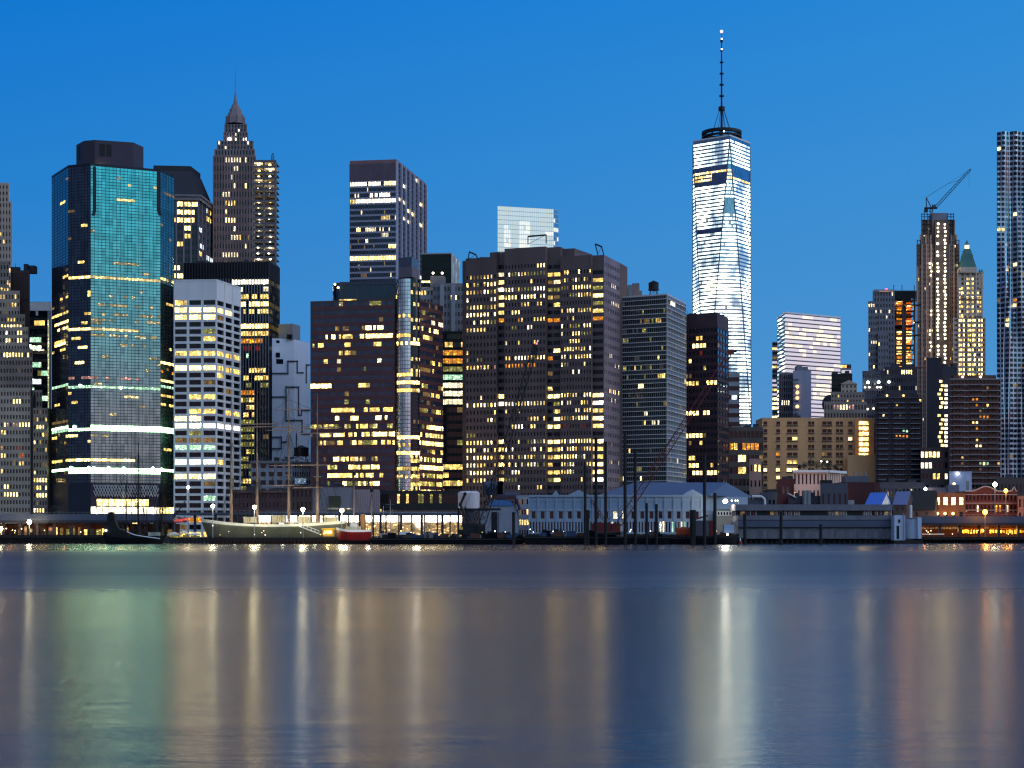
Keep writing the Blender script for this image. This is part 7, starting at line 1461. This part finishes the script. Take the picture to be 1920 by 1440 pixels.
# ------------------------------------------------------------------ cranes
def crawler(label, name, m, D, boom, w0, cab, frame, cables, seed, tip=None):
    o = thing(name, label, 'crane', (pt(cab[0], 0, D).x, D, zz(cab[3], D)), 'crawler cranes on the barges')
    k = MB(); k.box(pt(cab[0], 0, D).x, pt(cab[1], 0, D).x, D - 1.8, D + 2.2, zz(cab[3], D) + 1.0, zz(cab[2], D), m); k.box(pt(cab[0], 0, D).x + 0.8, pt(cab[1], 0, D).x - 3, D - 1.4, D + 1.8, zz(cab[2], D) + 0.003, zz(cab[2] - 2.5, D), m); k.build('engine_house', o)
    k = MB(); k.box(pt(cab[1], 0, D).x - 2.6, pt(cab[1], 0, D).x + 0.4, D - 2.6, D - 1.82, zz(cab[3] - 5, D), zz(cab[2] - 1, D), m); c_ = k.build('cab', o); k = MB(); k.box(pt(cab[1], 0, D).x - 2.2, pt(cab[1], 0, D).x, D - 2.66, D - 2.605, zz(cab[2] + 3, D), zz(cab[2], D), GLASS); k.build('window', c_)
    for s_ in (-1.6, 1.9):
        k = MB(); xa_, xb_ = pt(cab[0], 0, D).x - 0.3, pt(cab[1], 0, D).x + 0.3; z_ = zz(cab[3], D) + 0.5
        k.box(xa_, xb_, D + s_ - 0.4, D + s_ + 0.4, z_ - 0.49, z_ + 0.45, METAL); k.tube((xa_, D + s_ - 0.4, z_), (xa_, D + s_ + 0.4, z_), 0.46, None, 8, METAL); k.tube((xb_, D + s_ - 0.4, z_), (xb_, D + s_ + 0.4, z_), 0.46, None, 8, METAL); k.build('track', o)
    p, q = pt(boom[0], boom[1], D), pt(boom[2], boom[3], D); k = MB(); k.lattice(p, q, w0, w0 * 0.8, max(10, int((q - p).length / 2.6)), 0.17 if m is RED else 0.22, m); k.build('boom', o)
    if frame:
        k = MB()
        for a, b in zip(frame, frame[1:]): k.lattice(pt(*a, D), pt(*b, D), 1.0, 0.7, 7, 0.14, m)
        k.build('gantry_frame', o)
    k = MB()
    for a in cables: k.tube(pt(a[0], a[1], D), pt(a[2], a[3], D), 0.07, 0.07, 4, m)
    k.build('hoist_cable', o)
    if tip: k = MB(); tip(k, D); k.build('boom_head', o)
    return o
RED = wm('crane_red', (104, 34, 36), 0.5, 0.2, 0.5); BLK = wm('crane_black', (22, 22, 27), 0.6, 0.2, 0.5)
def tipr(k, D): k.box(pt(1364, 0, D).x, pt(1376, 0, D).x, D - 0.8, D + 0.8, zz(664, D), zz(655, D), RED); k.tube(pt(1372, 660, D), pt(1381, 658, D), 0.5, 0.4, 6, METAL)
crawler('red lattice crawler crane with a very long boom leaning right over the market building', 'crawler_crane', RED, 610.0, (1156, 990, 1371, 659), 2.2, (1108, 1160, 982, 1003), [(1137, 982), (1108, 936)], [(1108, 936, 1111, 980), (1112, 936, 1118, 980), (1108, 936, 1116, 980), (1137, 978, 1186, 930), (1140, 975, 1180, 945), (1186, 925, 1371, 660), (1188, 922, 1300, 770), (1371, 659, 1340, 700)], 1, tipr)
def tipb(k, D): k.box(pt(998, 0, D).x, pt(1007, 0, D).x, D - 0.7, D + 0.7, zz(665, D), zz(645, D), BLK); k.tube(pt(1003, 645, D), pt(1012, 642, D), 0.4, 0.3, 6, BLK); k.ball(pt(1006, 644, D - 0.9), 0.35, bulb('bulb_redder', (255, 60, 70), 9))
crawler('black lattice crawler crane with its tall boom standing before the brown office tower', 'crawler_crane', BLK, 616.0, (902, 990, 1002, 655), 2.4, (868, 908, 984, 1003), [(880, 984), (872, 950)], [(872, 950, 1000, 658), (872, 950, 876, 985), (1003, 650, 915, 990), (1005, 650, 925, 985)], 2, tipb)
o = thing('tug_boat', 'dark tug boat with red deckhouse top moored at the right barge end', 'tug boat', (at(1340, 603).x, 603, 0.0))
# ------------------------------------------------------------------ boats
def hull(mb, c, L, B, zd, s0, s1, top, bot, zs=0.8, stern=0.5, n=18, yaw=0.0, stripe=None, flip=1):
    """Lofted hull along x; bow at flip side. zd deck height amidships, s0 / s1 extra height at stern / bow."""
    rows = []
    lv = (-0.6, 0.0, zs, None, 'd')
    for i in range(n + 1):
        s = -1 + 2 * i / n; hb = B / 2 * (1 - max(0, s) ** 2.6) * (1 - (1 - stern) * max(0, -s) ** 3); dk = zd + (s1 * s * s if s > 0 else s0 * s * s); st = []
        for k in range(6):
            f = (0, 0.16, 0.34, 0.80, 0.88, 1.0)[k]; z = -0.6 + (dk + 0.6) * f
            if k == 2: z = max(z, zs) if zs < dk - 0.3 else z
            wdt = hb * (0.5 + 0.5 * min(1, f * 1.4) ** 0.7); xo = s * L / 2 - (1 - f) * (0.07 * L * max(0, s) ** 4 - 0.04 * L * max(0, -s) ** 4); st.append((xo, wdt, z))
        rows.append(st)
    cs, sn = math.cos(yaw), math.sin(yaw)
    def P(x, y, z): x *= flip; return (c[0] + x * cs - y * sn, c[1] + x * sn + y * cs, c[2] + z)
    for i in range(n):
        for k in range(5):
            m = bot if k < 2 else (stripe if (stripe and k == 4) else top); a, b, d, e = rows[i][k], rows[i + 1][k], rows[i + 1][k + 1], rows[i][k + 1]
            for sg in (-1, 1): mb.poly([P(a[0], sg * a[1], a[2]), P(b[0], sg * b[1], b[2]), P(d[0], sg * d[1], d[2]), P(e[0], sg * e[1], e[2])], m)
        a, b = rows[i][5], rows[i + 1][5]; dz = 0.35; mb.poly([P(a[0], -a[1], a[2] - dz), P(b[0], -b[1], b[2] - dz), P(b[0], b[1], b[2] - dz), P(a[0], a[1], a[2] - dz)], WOOD)
    st = rows[0]
    for k in range(5): a, e = st[k], st[k + 1]; mb.poly([P(a[0], -a[1], a[2]), P(a[0], a[1], a[2]), P(e[0], e[1], e[2]), P(e[0], -e[1], e[2])], top if k > 1 else bot)
def rig(mb, a, b, r=0.06, m=None): mb.tube(a, b, r, r, 3, m or METAL)
MASTC = wm('mast_tan', (150, 122, 104), 0.6, 0.12, 0.3)
# grey four-masted sailing ship
D = 636.0
xl, xr = at(372, D).x, at(648, D).x; Lh = xr - xl; c0 = ((xl + xr) / 2, D + 4, 0.0)
o = thing('sailing_ship', 'large grey-hulled sailing ship with four tall tan masts and crossed yards', 'ship', c0, 'historic ships at the piers')
k = MB(); hull(k, c0, Lh, 11, zz(983, D), 1.5, 2.2, wm('ship_grey_green', (84, 84, 74), 0.6, 0.2, 0.25), wm('ship_red_brown', (70, 44, 40)), 0.9, 0.45, 22, 0, wm('ship_white_rail', (214, 212, 200), 0.5), flip=-1); k.build('hull', o)
for x0, x1, h in ((455, 480, 1.6), (508, 532, 2.2), (556, 582, 1.8), (606, 630, 1.6)):
    k = MB(); k.box(at(x0, D).x, at(x1, D).x, D + 2, D + 6.5, zz(980, D), zz(978, D) + h, wm('deckhouse_cream', (186, 176, 150))); k.box(at(x0 - 1, D).x, at(x1 + 1, D).x, D + 1.6, D + 7, zz(978, D) + h + .003, zz(978, D) + h + 0.2, WHITE); k.build('deckhouse', o)
rg = MB()
for x, yt, yards in ((433.5, 752, ()), (482, 742, ((795, 455, 522), (800, 458, 520))), (541.5, 729, ((768, 514, 585), (800, 508, 580), (806, 500, 584), (843, 538, 545), (872, 505, 595), (910, 496, 562))), (595, 738, ((802, 570, 640), (812, 560, 645), (872, 560, 620), (914, 548, 605)))):
    b = pt(x, 982, D + 4); t_ = pt(x, yt, D + 4); k = MB(); z1_ = b.z + (t_.z - b.z) * 0.36; z2_ = b.z + (t_.z - b.z) * 0.68
    k.tube(b, (b.x, b.y, z1_ + 1), 0.62, 0.50, 8, MASTC); k.tube((b.x, b.y + .05, z1_), (b.x, b.y + .05, z2_ + 1), 0.40, 0.30, 7, MASTC); k.tube((b.x, b.y, z2_), t_, 0.25, 0.10, 6, MASTC); k.box(b.x - 1.4, b.x + 1.4, b.y - 0.9, b.y + 0.9, z1_ - 0.15, z1_ + 0.15, MASTC); mo = k.build('mast', o)
    for yy, x0, x1 in yards:
        k = MB(); a, c_ = pt(x0, yy + 1, D + 2.6), pt(x1, yy - 0.5, D + 2.6); mid = (a + c_) / 2; k.tube(a, mid, 0.12, 0.26, 6, MASTC); k.tube(mid, c_, 0.26, 0.12, 6, MASTC); k.build('yard', mo); rig(rg, a, (b.x, b.y, mid.z + 4.0)); rig(rg, c_, (b.x, b.y, mid.z + 4.0))
    for sx_ in (-4.2, -3.2, -2.2, 2.2, 3.2, 4.2): rig(rg, (b.x + sx_, D, b.z + 0.8), (b.x, b.y, z1_)); 
    for sx_ in (-5.5, -4.8, -2.8, 2.8, 4.8, 5.5): rig(rg, (b.x + sx_, D + 7, b.z + 0.8), (b.x, b.y, z1_ + 2)); rig(rg, (b.x + sx_ * 2.2, D + 3, b.z + 1.2), (b.x, b.y, z2_))
    for sx_ in (-3, 3): rig(rg, (b.x + sx_ * 0.8, D + 0.2, b.z + 0.8), (b.x, b.y, z2_)); rig(rg, (b.x + sx_ * 3, D + 4, b.z + 0.8), t_)
rg.build('rigging', o, 'stuff')
for x in (440, 485, 530, 590): lamp('hull_flood', pt(x, 1001, D - 5.5), 160 if x < 450 else 260, (0.92, 1.0, 0.66), 0.6)
lamp('hull_flood', pt(400, 985, D - 6), 500, (1, 0.9, 0.6), 0.4)
o = thing('gangway', 'white railed gangway sloping down from the grey sailing ship to the pier', 'gangway', pt(565, 990, D - 6))
k = MB(); a, b = pt(540, 978, D - 4), pt(598, 1000, D - 6); k.hexa([a + Vector((0, -.8, -.3)), b + Vector((0, -.8, -.3)), b + Vector((0, .8, -.3)), a + Vector((0, .8, -.3))], [a + Vector((0, -.8, 0)), b + Vector((0, -.8, 0)), b + Vector((0, .8, 0)), a + Vector((0, .8, 0))], WHITE); k.build('walkway', o)
k = MB()
for s_ in (-.8, .8):
    k.tube(a + Vector((0, s_, 1)), b + Vector((0, s_, 1)), 0.09, 0.09, 4, WHITE)
    for i in range(9): p = a.lerp(b, i / 8) + Vector((0, s_, 0)); k.tube(p, p + Vector((0, 0, 1)), 0.06, 0.06, 4, WHITE)
k.build('railing', o)
# dark ship at left
D = 628.0; xl, xr = at(192, D).x, at(308, D).x; c0 = ((xl + xr) / 2, D + 3, 0.0)
HB = wm('ship_black', (14, 14, 18), 0.6, 0.2, 0.4)
o = thing('dark_schooner', 'black-hulled old sailing ship with thin dark masts and a tall funnel-like stern', 'ship', c0, 'historic ships at the piers')
k = MB(); hull(k, c0, xr - xl, 7, zz(1005, D), 1.3, 0.3, HB, HB, 0.6, 0.8, 14); k.build('hull', o)
k = MB(); q = [(197, 1004), (199, 968), (201, 961), (206, 959.5), (210, 962), (213, 975), (219, 990), (240, 998), (240, 1004)]; f0 = [(at(x, D).x, D + 1.5, zz(y, D)) for x, y in q]; k.poly(f0[::-1], HB); k.poly([(x, y + 3, z) for x, y, z in f0], HB)
for a, b in zip(f0, f0[1:] + f0[:1]): k.poly([a, b, (b[0], b[1] + 3, b[2]), (a[0], a[1] + 3, a[2])], HB)
k.build('sterncastle', o)
k = MB(); pr = [(238, 997), (252, 1003), (270, 1006), (300, 1010)]
for (xa_, ya_), (xb_, yb_) in zip(pr, pr[1:]): k.tube(pt(xa_, ya_, D - 0.7), pt(xb_, yb_, D - 0.7), 0.22, 0.22, 5, WHITE)
k.build('white_rail', o)
k = MB(); k.box(at(276, D).x, at(298, D).x, D + 1.5, D + 4.5, zz(1005, D), zz(998, D), wm('cabin_white', (180, 176, 160))); k.build('cabin', o)
rg = MB()
for x, yt, w_ in ((237, 892, .22), (259.5, 830, .3), (275.5, 910, .25), (300, 908, .28), (304, 884, .3)):
    k = MB(); k.tube(pt(x, 1004, D + 3), pt(x, yt, D + 3), w_ * 1.2, w_ * 0.5, 6, BLK); mo = k.build('mast', o)
    if x in (259.5, 304): 
        for f, w2 in ((0.45, 12), (0.7, 9)): yy = 1004 + (yt - 1004) * f; k = MB(); k.tube(pt(x - w2, yy + 2, D + 2.4), pt(x + w2, yy - 2, D + 2.4), 0.13, 0.13, 5, BLK); k.build('yard', mo)
    for dx_ in (-14, -9, 9, 14): rig(rg, pt(x + dx_, 1003, D + 1), pt(x, yt + 14, D + 3), 0.05)
for xa_, ya_, xb_, yb_ in ((180, 945, 198, 962), (212, 935, 235, 962), (288, 955, 304, 936), (192, 965, 259, 850), (304, 890, 345, 960)): rig(rg, pt(xa_, ya_, D + 2), pt(xb_, yb_, D + 2), 0.09)
for i in range(14): x = 285 + i * 2.4; rig(rg, pt(x, 1003, D + 2), pt(304 + (x - 304) * 0.25, 925, D + 3), 0.08)
for i in range(10): x = 242 + i * 3.8; rig(rg, pt(x, 1003, D + 2), pt(259.5 + (x - 259.5) * 0.2, 905, D + 3), 0.07)
for xa_, ya_, xb_, yb_ in ((237, 900, 259.5, 960), (259.5, 850, 304, 970), (275.5, 915, 300, 980), (259.5, 900, 218, 990), (300, 930, 330, 1004), (304, 900, 352, 1004), (285, 940, 318, 930), (222, 955, 270, 945)): rig(rg, pt(xa_, ya_, D + 3), pt(xb_, yb_, D + 3), 0.07)
rg.build('rigging', o, 'stuff')
k = MB(); k.ball(pt(198.5, 994.5, D + 1), 0.45, bulb('bulb_whitish', (255, 246, 214), 7)); k.build('stern_lamp', o)
# bowsprit-like davit and striped tent stalls on the middle pier
o = thing('cargo_boom', 'dark slanting cargo boom left of the grey sailing ship bow', 'boom', pt(330, 975, 632)); k = MB(); k.tube(pt(325, 972, 632), pt(347, 940, 632), 0.32, 0.22, 6, BLK); k.build('spar', o); k = MB(); k.tube(pt(347, 940, 632), pt(349, 928, 632), 0.1, 0.1, 4, BLK); k.tube(pt(347, 940, 632), pt(345, 1000, 632), 0.06, 0.06, 4, BLK); k.build('tackle', o)
for x0, x1, y0, lab, m_ in ((313, 336, 997, 'white market tent left of the three on the low dark pier', wm('tent_white', (200, 196, 180))), (337, 349, 994, 'narrow taller cream tent between the two wider pier tents', wm('tent_cream', (206, 190, 150))), (352, 374, 997, 'white market tent right of the three on the low dark pier', wm('tent_white', (200, 196, 180)))):
    D = 625.0; z0, zt = zz(1008.5, D), zz(y0, D); a, b = at(x0, D).x, at(x1, D).x; o = thing('market_tent', lab, 'tent', ((a + b) / 2, D + 2, z0), 'tents on the low pier')
    k = MB(); m2 = (a + b) / 2; base4 = [(a, D, zt - 1.0), (b, D, zt - 1.0), (b, D + 4, zt - 1.0), (a, D + 4, zt - 1.0)]
    for i in range(4): k.poly([base4[i], base4[(i + 1) % 4], (m2, D + 2, zt)], m_)
    for i in range(4): p, q_ = base4[i], base4[(i + 1) % 4]; k.poly([(p[0], p[1], zt - 1.4), (q_[0], q_[1], zt - 1.4), q_, p], m_)
    k.build('canopy', o)
    for p in base4: k = MB(); k.tube((p[0], p[1], z0), (p[0], p[1], zt - 1.0), 0.07, 0.07, 5, STEEL); k.build('pole', o)
    k = MB(); k.bar(Vector((a + .4, D + 3.8)), Vector((b - .4, D + 3.8)), 0, 0.06, z0 + 0.2, zt - 1.5, LIT['n']); k.build('lit_back_panel', o)
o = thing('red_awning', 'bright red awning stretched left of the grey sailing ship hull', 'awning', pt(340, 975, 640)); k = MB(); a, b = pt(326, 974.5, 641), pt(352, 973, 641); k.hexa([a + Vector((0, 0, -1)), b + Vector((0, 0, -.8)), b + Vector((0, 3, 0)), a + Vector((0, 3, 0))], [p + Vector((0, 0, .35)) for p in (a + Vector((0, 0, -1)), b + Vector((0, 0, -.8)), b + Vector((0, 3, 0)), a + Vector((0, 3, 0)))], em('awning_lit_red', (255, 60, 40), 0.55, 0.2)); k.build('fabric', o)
k = MB()
for x in (327, 339, 351): k.tube(pt(x, 975, 641.2), pt(x, 1006, 641.2), 0.08, 0.08, 5, STEEL)
k.build('frame', o)
# red lightship
D = 618.0; xl, xr = at(628, D).x, at(696, D).x; c0 = ((xl + xr) / 2, D + 4, 0)
o = thing('red_hulled_ship', 'small red-hulled lightship with white deckhouse and two thin masts', 'ship', c0, 'historic ships at the piers')
LR = wm('hull_red', (118, 26, 26), 0.45, 0.15, 0.3); k = MB(); hull(k, c0, xr - xl, 6.5, zz(994, D), 0.2, 1.1, LR, HB, 0.6, 0.8, 16, 0, WHITE, flip=-1); k.build('hull', o)
k = MB(); k.box(at(650, D).x, at(676, D).x, D + 2.4, D + 5.6, zz(995, D), zz(987, D), wm('cabin_white', (180, 176, 160))); k.box(at(655, D).x, at(668, D).x, D + 2.8, D + 5.2, zz(986.9, D), zz(981, D), WHITE); k.build('deckhouse', o)
k = MB(); k.tube(pt(681, 994, D + 4), pt(681, 964, D + 4), 1.05, 0.95, 12, wm('funnel_tan', (176, 120, 70))); k.build('funnel', o)
rg = MB()
for x, yt in ((664, 864), (697, 895)):
    k = MB(); k.tube(pt(x, 995, D + 4), pt(x, yt + 30, D + 4), 0.26, 0.2, 6, MASTC); k.tube(pt(x, yt + 30, D + 4), pt(x, yt, D + 4), 0.12, 0.08, 5, MASTC); mo = k.build('mast', o); k = MB(); c_ = pt(x, yt + 28, D + 4); k.tube(c_, c_ + Vector((0, 0, 1.4)), 0.7, 0.7, 10, METAL); k.build('lantern', mo)
    for dx_ in (-14, -8, 8, 14): rig(rg, pt(x + dx_, 992, D + 2), pt(x, yt + 28, D + 4))
rg.build('rigging', o, 'stuff')
lamp('deck_light', pt(650, 975, D - 6), 1500, (1, 0.92, 0.75), 0.5); lamp('deck_light', pt(690, 975, D - 5), 900, (1, 0.92, 0.75), 0.5)
o = thing('yellow_kiosk', 'small glowing yellow kiosk between the gangway and the red-hulled ship', 'kiosk', pt(614, 1004, 626)); D = 626
k = MB(); k.box(at(605, D).x, at(625, D).x, D, D + 3, zz(1006, D), zz(993, D), wm('kiosk_yellow', (200, 160, 60))); k.build('wall', o); k = MB(); k.box(at(603, D).x, at(627, D).x, D - 0.8, D + 3.5, zz(992.9, D), zz(990.5, D), wm('kiosk_yellow', (200, 160, 60))); k.build('roof', o); k = MB(); k.bar(at(608, D), at(622, D), 0.01, 0.06, zz(1001, D), zz(995, D), LIT['Y']); k.build('window', o); lamp('kiosk_light', pt(614, 996, D - 4), 700, (1, 0.8, 0.35), 0.4)
# moored yachts cluster
for x, y0, w_, lab in ((716, 948, 11, 'white cabin cruiser with a thin mast right of the red-hulled ship'), (729, 935, 10, 'small pale sailing yacht with the tallest thin mast beside the cabin cruiser'), (758, 992, 24, 'pale green work boat with a low cabin before the lit pavilion'), (792, 993, 12, 'little blue-covered motorboat before the dark pavilion column')):
    D = 617.0; c_ = at(x, D); o = thing('motor_boat', lab, 'boat', (c_.x, c_.y, 0.0), 'small boats by the black barge'); L_ = w_ * 0.2 * 1.6
    k = MB(); hull(k, (c_.x, c_.y + 8, 0.0), max(5, L_), 2.4, 2.6, 0.2, 0.6, wm('boat_pale', (150, 158, 160), 0.4) if x != 792 else wm('boat_cover_blue', (48, 70, 120)), HB, 0.5, 0.8, 10); k.build('hull', o)
    k = MB(); k.box(c_.x - L_ * 0.3, c_.x + L_ * 0.15, c_.y + 7.2, c_.y + 8.8, 2.3, 3.8 + (0.8 if w_ > 20 else 0), WHITE if x != 792 else wm('boat_cover_blue', (48, 70, 120))); k.box(c_.x - L_ * 0.28, c_.x + L_ * 0.13, c_.y + 7.14, c_.y + 7.198, 3.0, 3.5, GLASS); k.build('cabin', o)
    if y0 < 960: k = MB(); k.tube((c_.x, c_.y + 8, 2.5), (c_.x, c_.y + 8, zz(y0, D)), 0.12, 0.07, 5, STEEL); k.tube((c_.x - 1.6, c_.y + 8, zz(y0, D) - 2), (c_.x + 1.6, c_.y + 8, zz(y0, D) - 2), 0.07, 0.07, 4, STEEL); k.build('mast', o)
# tug
D = 603.0; o = bpy.data.objects['tug_boat']; c0 = (at(1345, D).x, D + 3, 0.0)
o.location = c0; k = MB(); hull(k, c0, 17, 6, 3.0, 0.2, 1.0, HB, HB, 0.6, 0.8, 12); k.build('hull', o)
k = MB(); k.box(at(1302, D).x, at(1330, D).x, D + 1, D + 5, 2.6, zz(976, D), wm('tug_grey', (92, 88, 100))); k.build('deckhouse', o)
k = MB(); a, b = pt(1300, 976, D + 3), pt(1326, 968, D + 3); k.hexa([a + Vector((0, -2.4, 0)), b + Vector((0, -2.4, 0)), b + Vector((0, 2.4, 0)), a + Vector((0, 2.4, 0))], [p + Vector((0, 0, 0.5)) for p in (a + Vector((0, -2.4, 0)), b + Vector((0, -2.4, 0)), b + Vector((0, 2.4, 0)), a + Vector((0, 2.4, 0)))], RED); k.build('red_roof', o)
k = MB(); k.box(at(1332, D).x, at(1342, D).x, D + 1.5, D + 4.5, 2.6, zz(976, D), RED); k.build('winch_house', o)
k = MB(); k.box(at(1358, D).x, at(1377, D).x, D + 1, D + 4, zz(999, D), zz(984, D), wm('crate_pale_blue', (150, 166, 198))); k.build('pale_container', o)
k = MB(); k.ball(pt(1364, 1002, D + 0.5), 0.4, bulb('bulb_whitish', (255, 246, 214), 7)); k.build('deck_lamp', o)
o = thing('orange_boat', 'upturned orange workboat hull beside the tug on the barge', 'boat', (at(1283, 606).x, 609, zz(1003, 606))); k = MB(); c_ = at(1283, 609); hull(k, (c_.x, c_.y, zz(1000, 609)), 6.2, 2.6, 1.9, 0.3, 0.8, wm('boat_orange', (190, 82, 52), 0.5), wm('boat_orange', (190, 82, 52), 0.5), 0.4, 0.7, 10); k.build('hull', o); k = MB(); k.box(c_.x - 1.2, c_.x + 0.8, c_.y - .8, c_.y + .8, zz(1000, 609) + 1.7, zz(988, 609), wm('boat_orange', (190, 82, 52), 0.5)); k.build('canopy', o)
o = thing('channel_buoy', 'small red and white buoy floating at the right end of the black barge', 'buoy', (at(1388, 598).x, 598, 0)); c_ = at(1388, 598); k = MB(); k.tube((c_.x, c_.y, -0.4), (c_.x, c_.y, 1.3), 0.8, 0.55, 10, LR); k.build('body', o); k = MB(); k.tube((c_.x, c_.y, 1.3), (c_.x, c_.y, 2.5), 0.3, 0.12, 8, WHITE); k.build('topmark', o)
# ------------------------------------------------------------------ street lamps along the water
def street_lamp(label, px, py, D, zb, rgb, s, power, rb=0.7, arm=0.0):
    c = at(px + arm, D); zl = zz(py, D); o = thing('street_lamp', label, 'street lamp', (c.x, c.y, zb), 'street lamps along the waterfront'); q = at(px, D)
    k = MB(); k.tube((c.x, c.y, zb), (c.x, c.y, zl + (0.3 if arm else -0.6)), 0.16, 0.1, 6, STEEL); k.tube((c.x, c.y, zb), (c.x, c.y, zb + 0.8), 0.28, 0.22, 8, STEEL); k.build('pole', o)
    if arm: k = MB(); k.tube((c.x, c.y, zl + 0.3), (q.x, q.y, zl + 0.55), 0.09, 0.08, 5, STEEL); k.build('arm', o)
    k = MB(); k.ball((q.x, q.y, zl), rb, bulb('bulb_%s' % ('amber_street' if rgb[2] < 100 else 'street'), rgb, s)); k.build('lamp_head', o)
    if power: lamp('street_light', (q.x, q.y - 1.3, zl - 1.0), power, tuple(lin(*rgb)[:3]), 0.5)
SW = (255, 240, 190); OR = (255, 160, 40)
street_lamp('glaring lamp post before the brick warehouse, leftmost of three ship-side lamps', 477, 951, 630, zz(1008, 630), SW, 60, 3600, 0.75)
street_lamp('glaring lamp post before the arched brick building, middle of three ship-side lamps', 568, 955, 630, zz(1008, 630), SW, 60, 3600, 0.75)
street_lamp('lamp post glaring above the red-hulled ship bow', 641, 957, 630, zz(1008, 630), SW, 60, 3600, 0.75)
street_lamp('dimmer lamp post with two legs before the white grid tower base', 399, 949, 630, zz(1008, 630), SW, 22, 1200, 0.7)
street_lamp('small warm lamp post high against the white grid tower, left side', 353, 914, 700, 2.2, SW, 22, 600, 0.6)
street_lamp('tall lamp post with white light over the curved gable hall roof', 1865.5, 908, 700, 12.0, SW, 50, 1500, 0.9)
street_lamp('orange lamp post right of the tall white one by the curved gable hall', 1886, 920, 700, 12.0, OR, 26, 1600, 0.8)
street_lamp('glaring orange lamp on the elevated road above the orange shops', 1847, 960, 684, 2.2, OR, 60, 2600, 1.0)
street_lamp('twin-headed white lamp under the elevated road at the far left', 55, 979, 684, 2.2, SW, 45, 2600, 0.9)
street_lamp('low warm lamp cut by the left frame edge under the elevated road', 2, 991, 684, 2.2, (255, 216, 160), 30, 900, 0.7)
street_lamp('white lamp glowing over the low mauve block near the lit stair slab', 1735, 917, 786, 2.2, SW, 14, 600, 0.7)
street_lamp('starry white lamp beside the stepped limestone tower at left', 55, 648, 838, 2.0, (220, 255, 230), 30, 0, 0.8)
# a few bare young trees by the left promenade
r = random.Random(21)
for px, h_, w_, lab in ((100, 62, 15, 'dark rounded tree before the foot of the teal tower, left of two'), (114, 50, 12, 'smaller dark tree before the foot of the teal tower, right of two')):
    D = 720.0; c = at(px, D); o = thing('street_tree', lab, 'tree', (c.x, c.y, 2.0), 'street trees at left'); ht = h_ * D / F
    k = MB(); k.tube((c.x, c.y, 2), (c.x, c.y, 2 + ht * 0.5), 0.28, 0.16, 7, DBRICK)
    for i in range(9): a = r.uniform(0, 6.28); z_ = 2 + ht * r.uniform(0.35, 0.55); k.tube((c.x, c.y, z_), (c.x + math.cos(a) * w_ * 0.14, c.y + math.sin(a) * 1.6, z_ + ht * r.uniform(0.15, 0.35)), 0.11, 0.04, 5, DBRICK)
    k.build('trunk', o); k = MB()
    for i in range(14): a = r.uniform(0, 6.28); q = r.uniform(0, 1) ** 0.5; clump(k, (c.x + math.cos(a) * q * w_ * 0.17, c.y + math.sin(a) * q * 1.8, 2 + ht * r.uniform(0.48, 0.95)), 0.95, 0.95, 0.8, 90, 0.17, r, LEAF)
    k.build('crown', o)
bpy.context.view_layer.update()
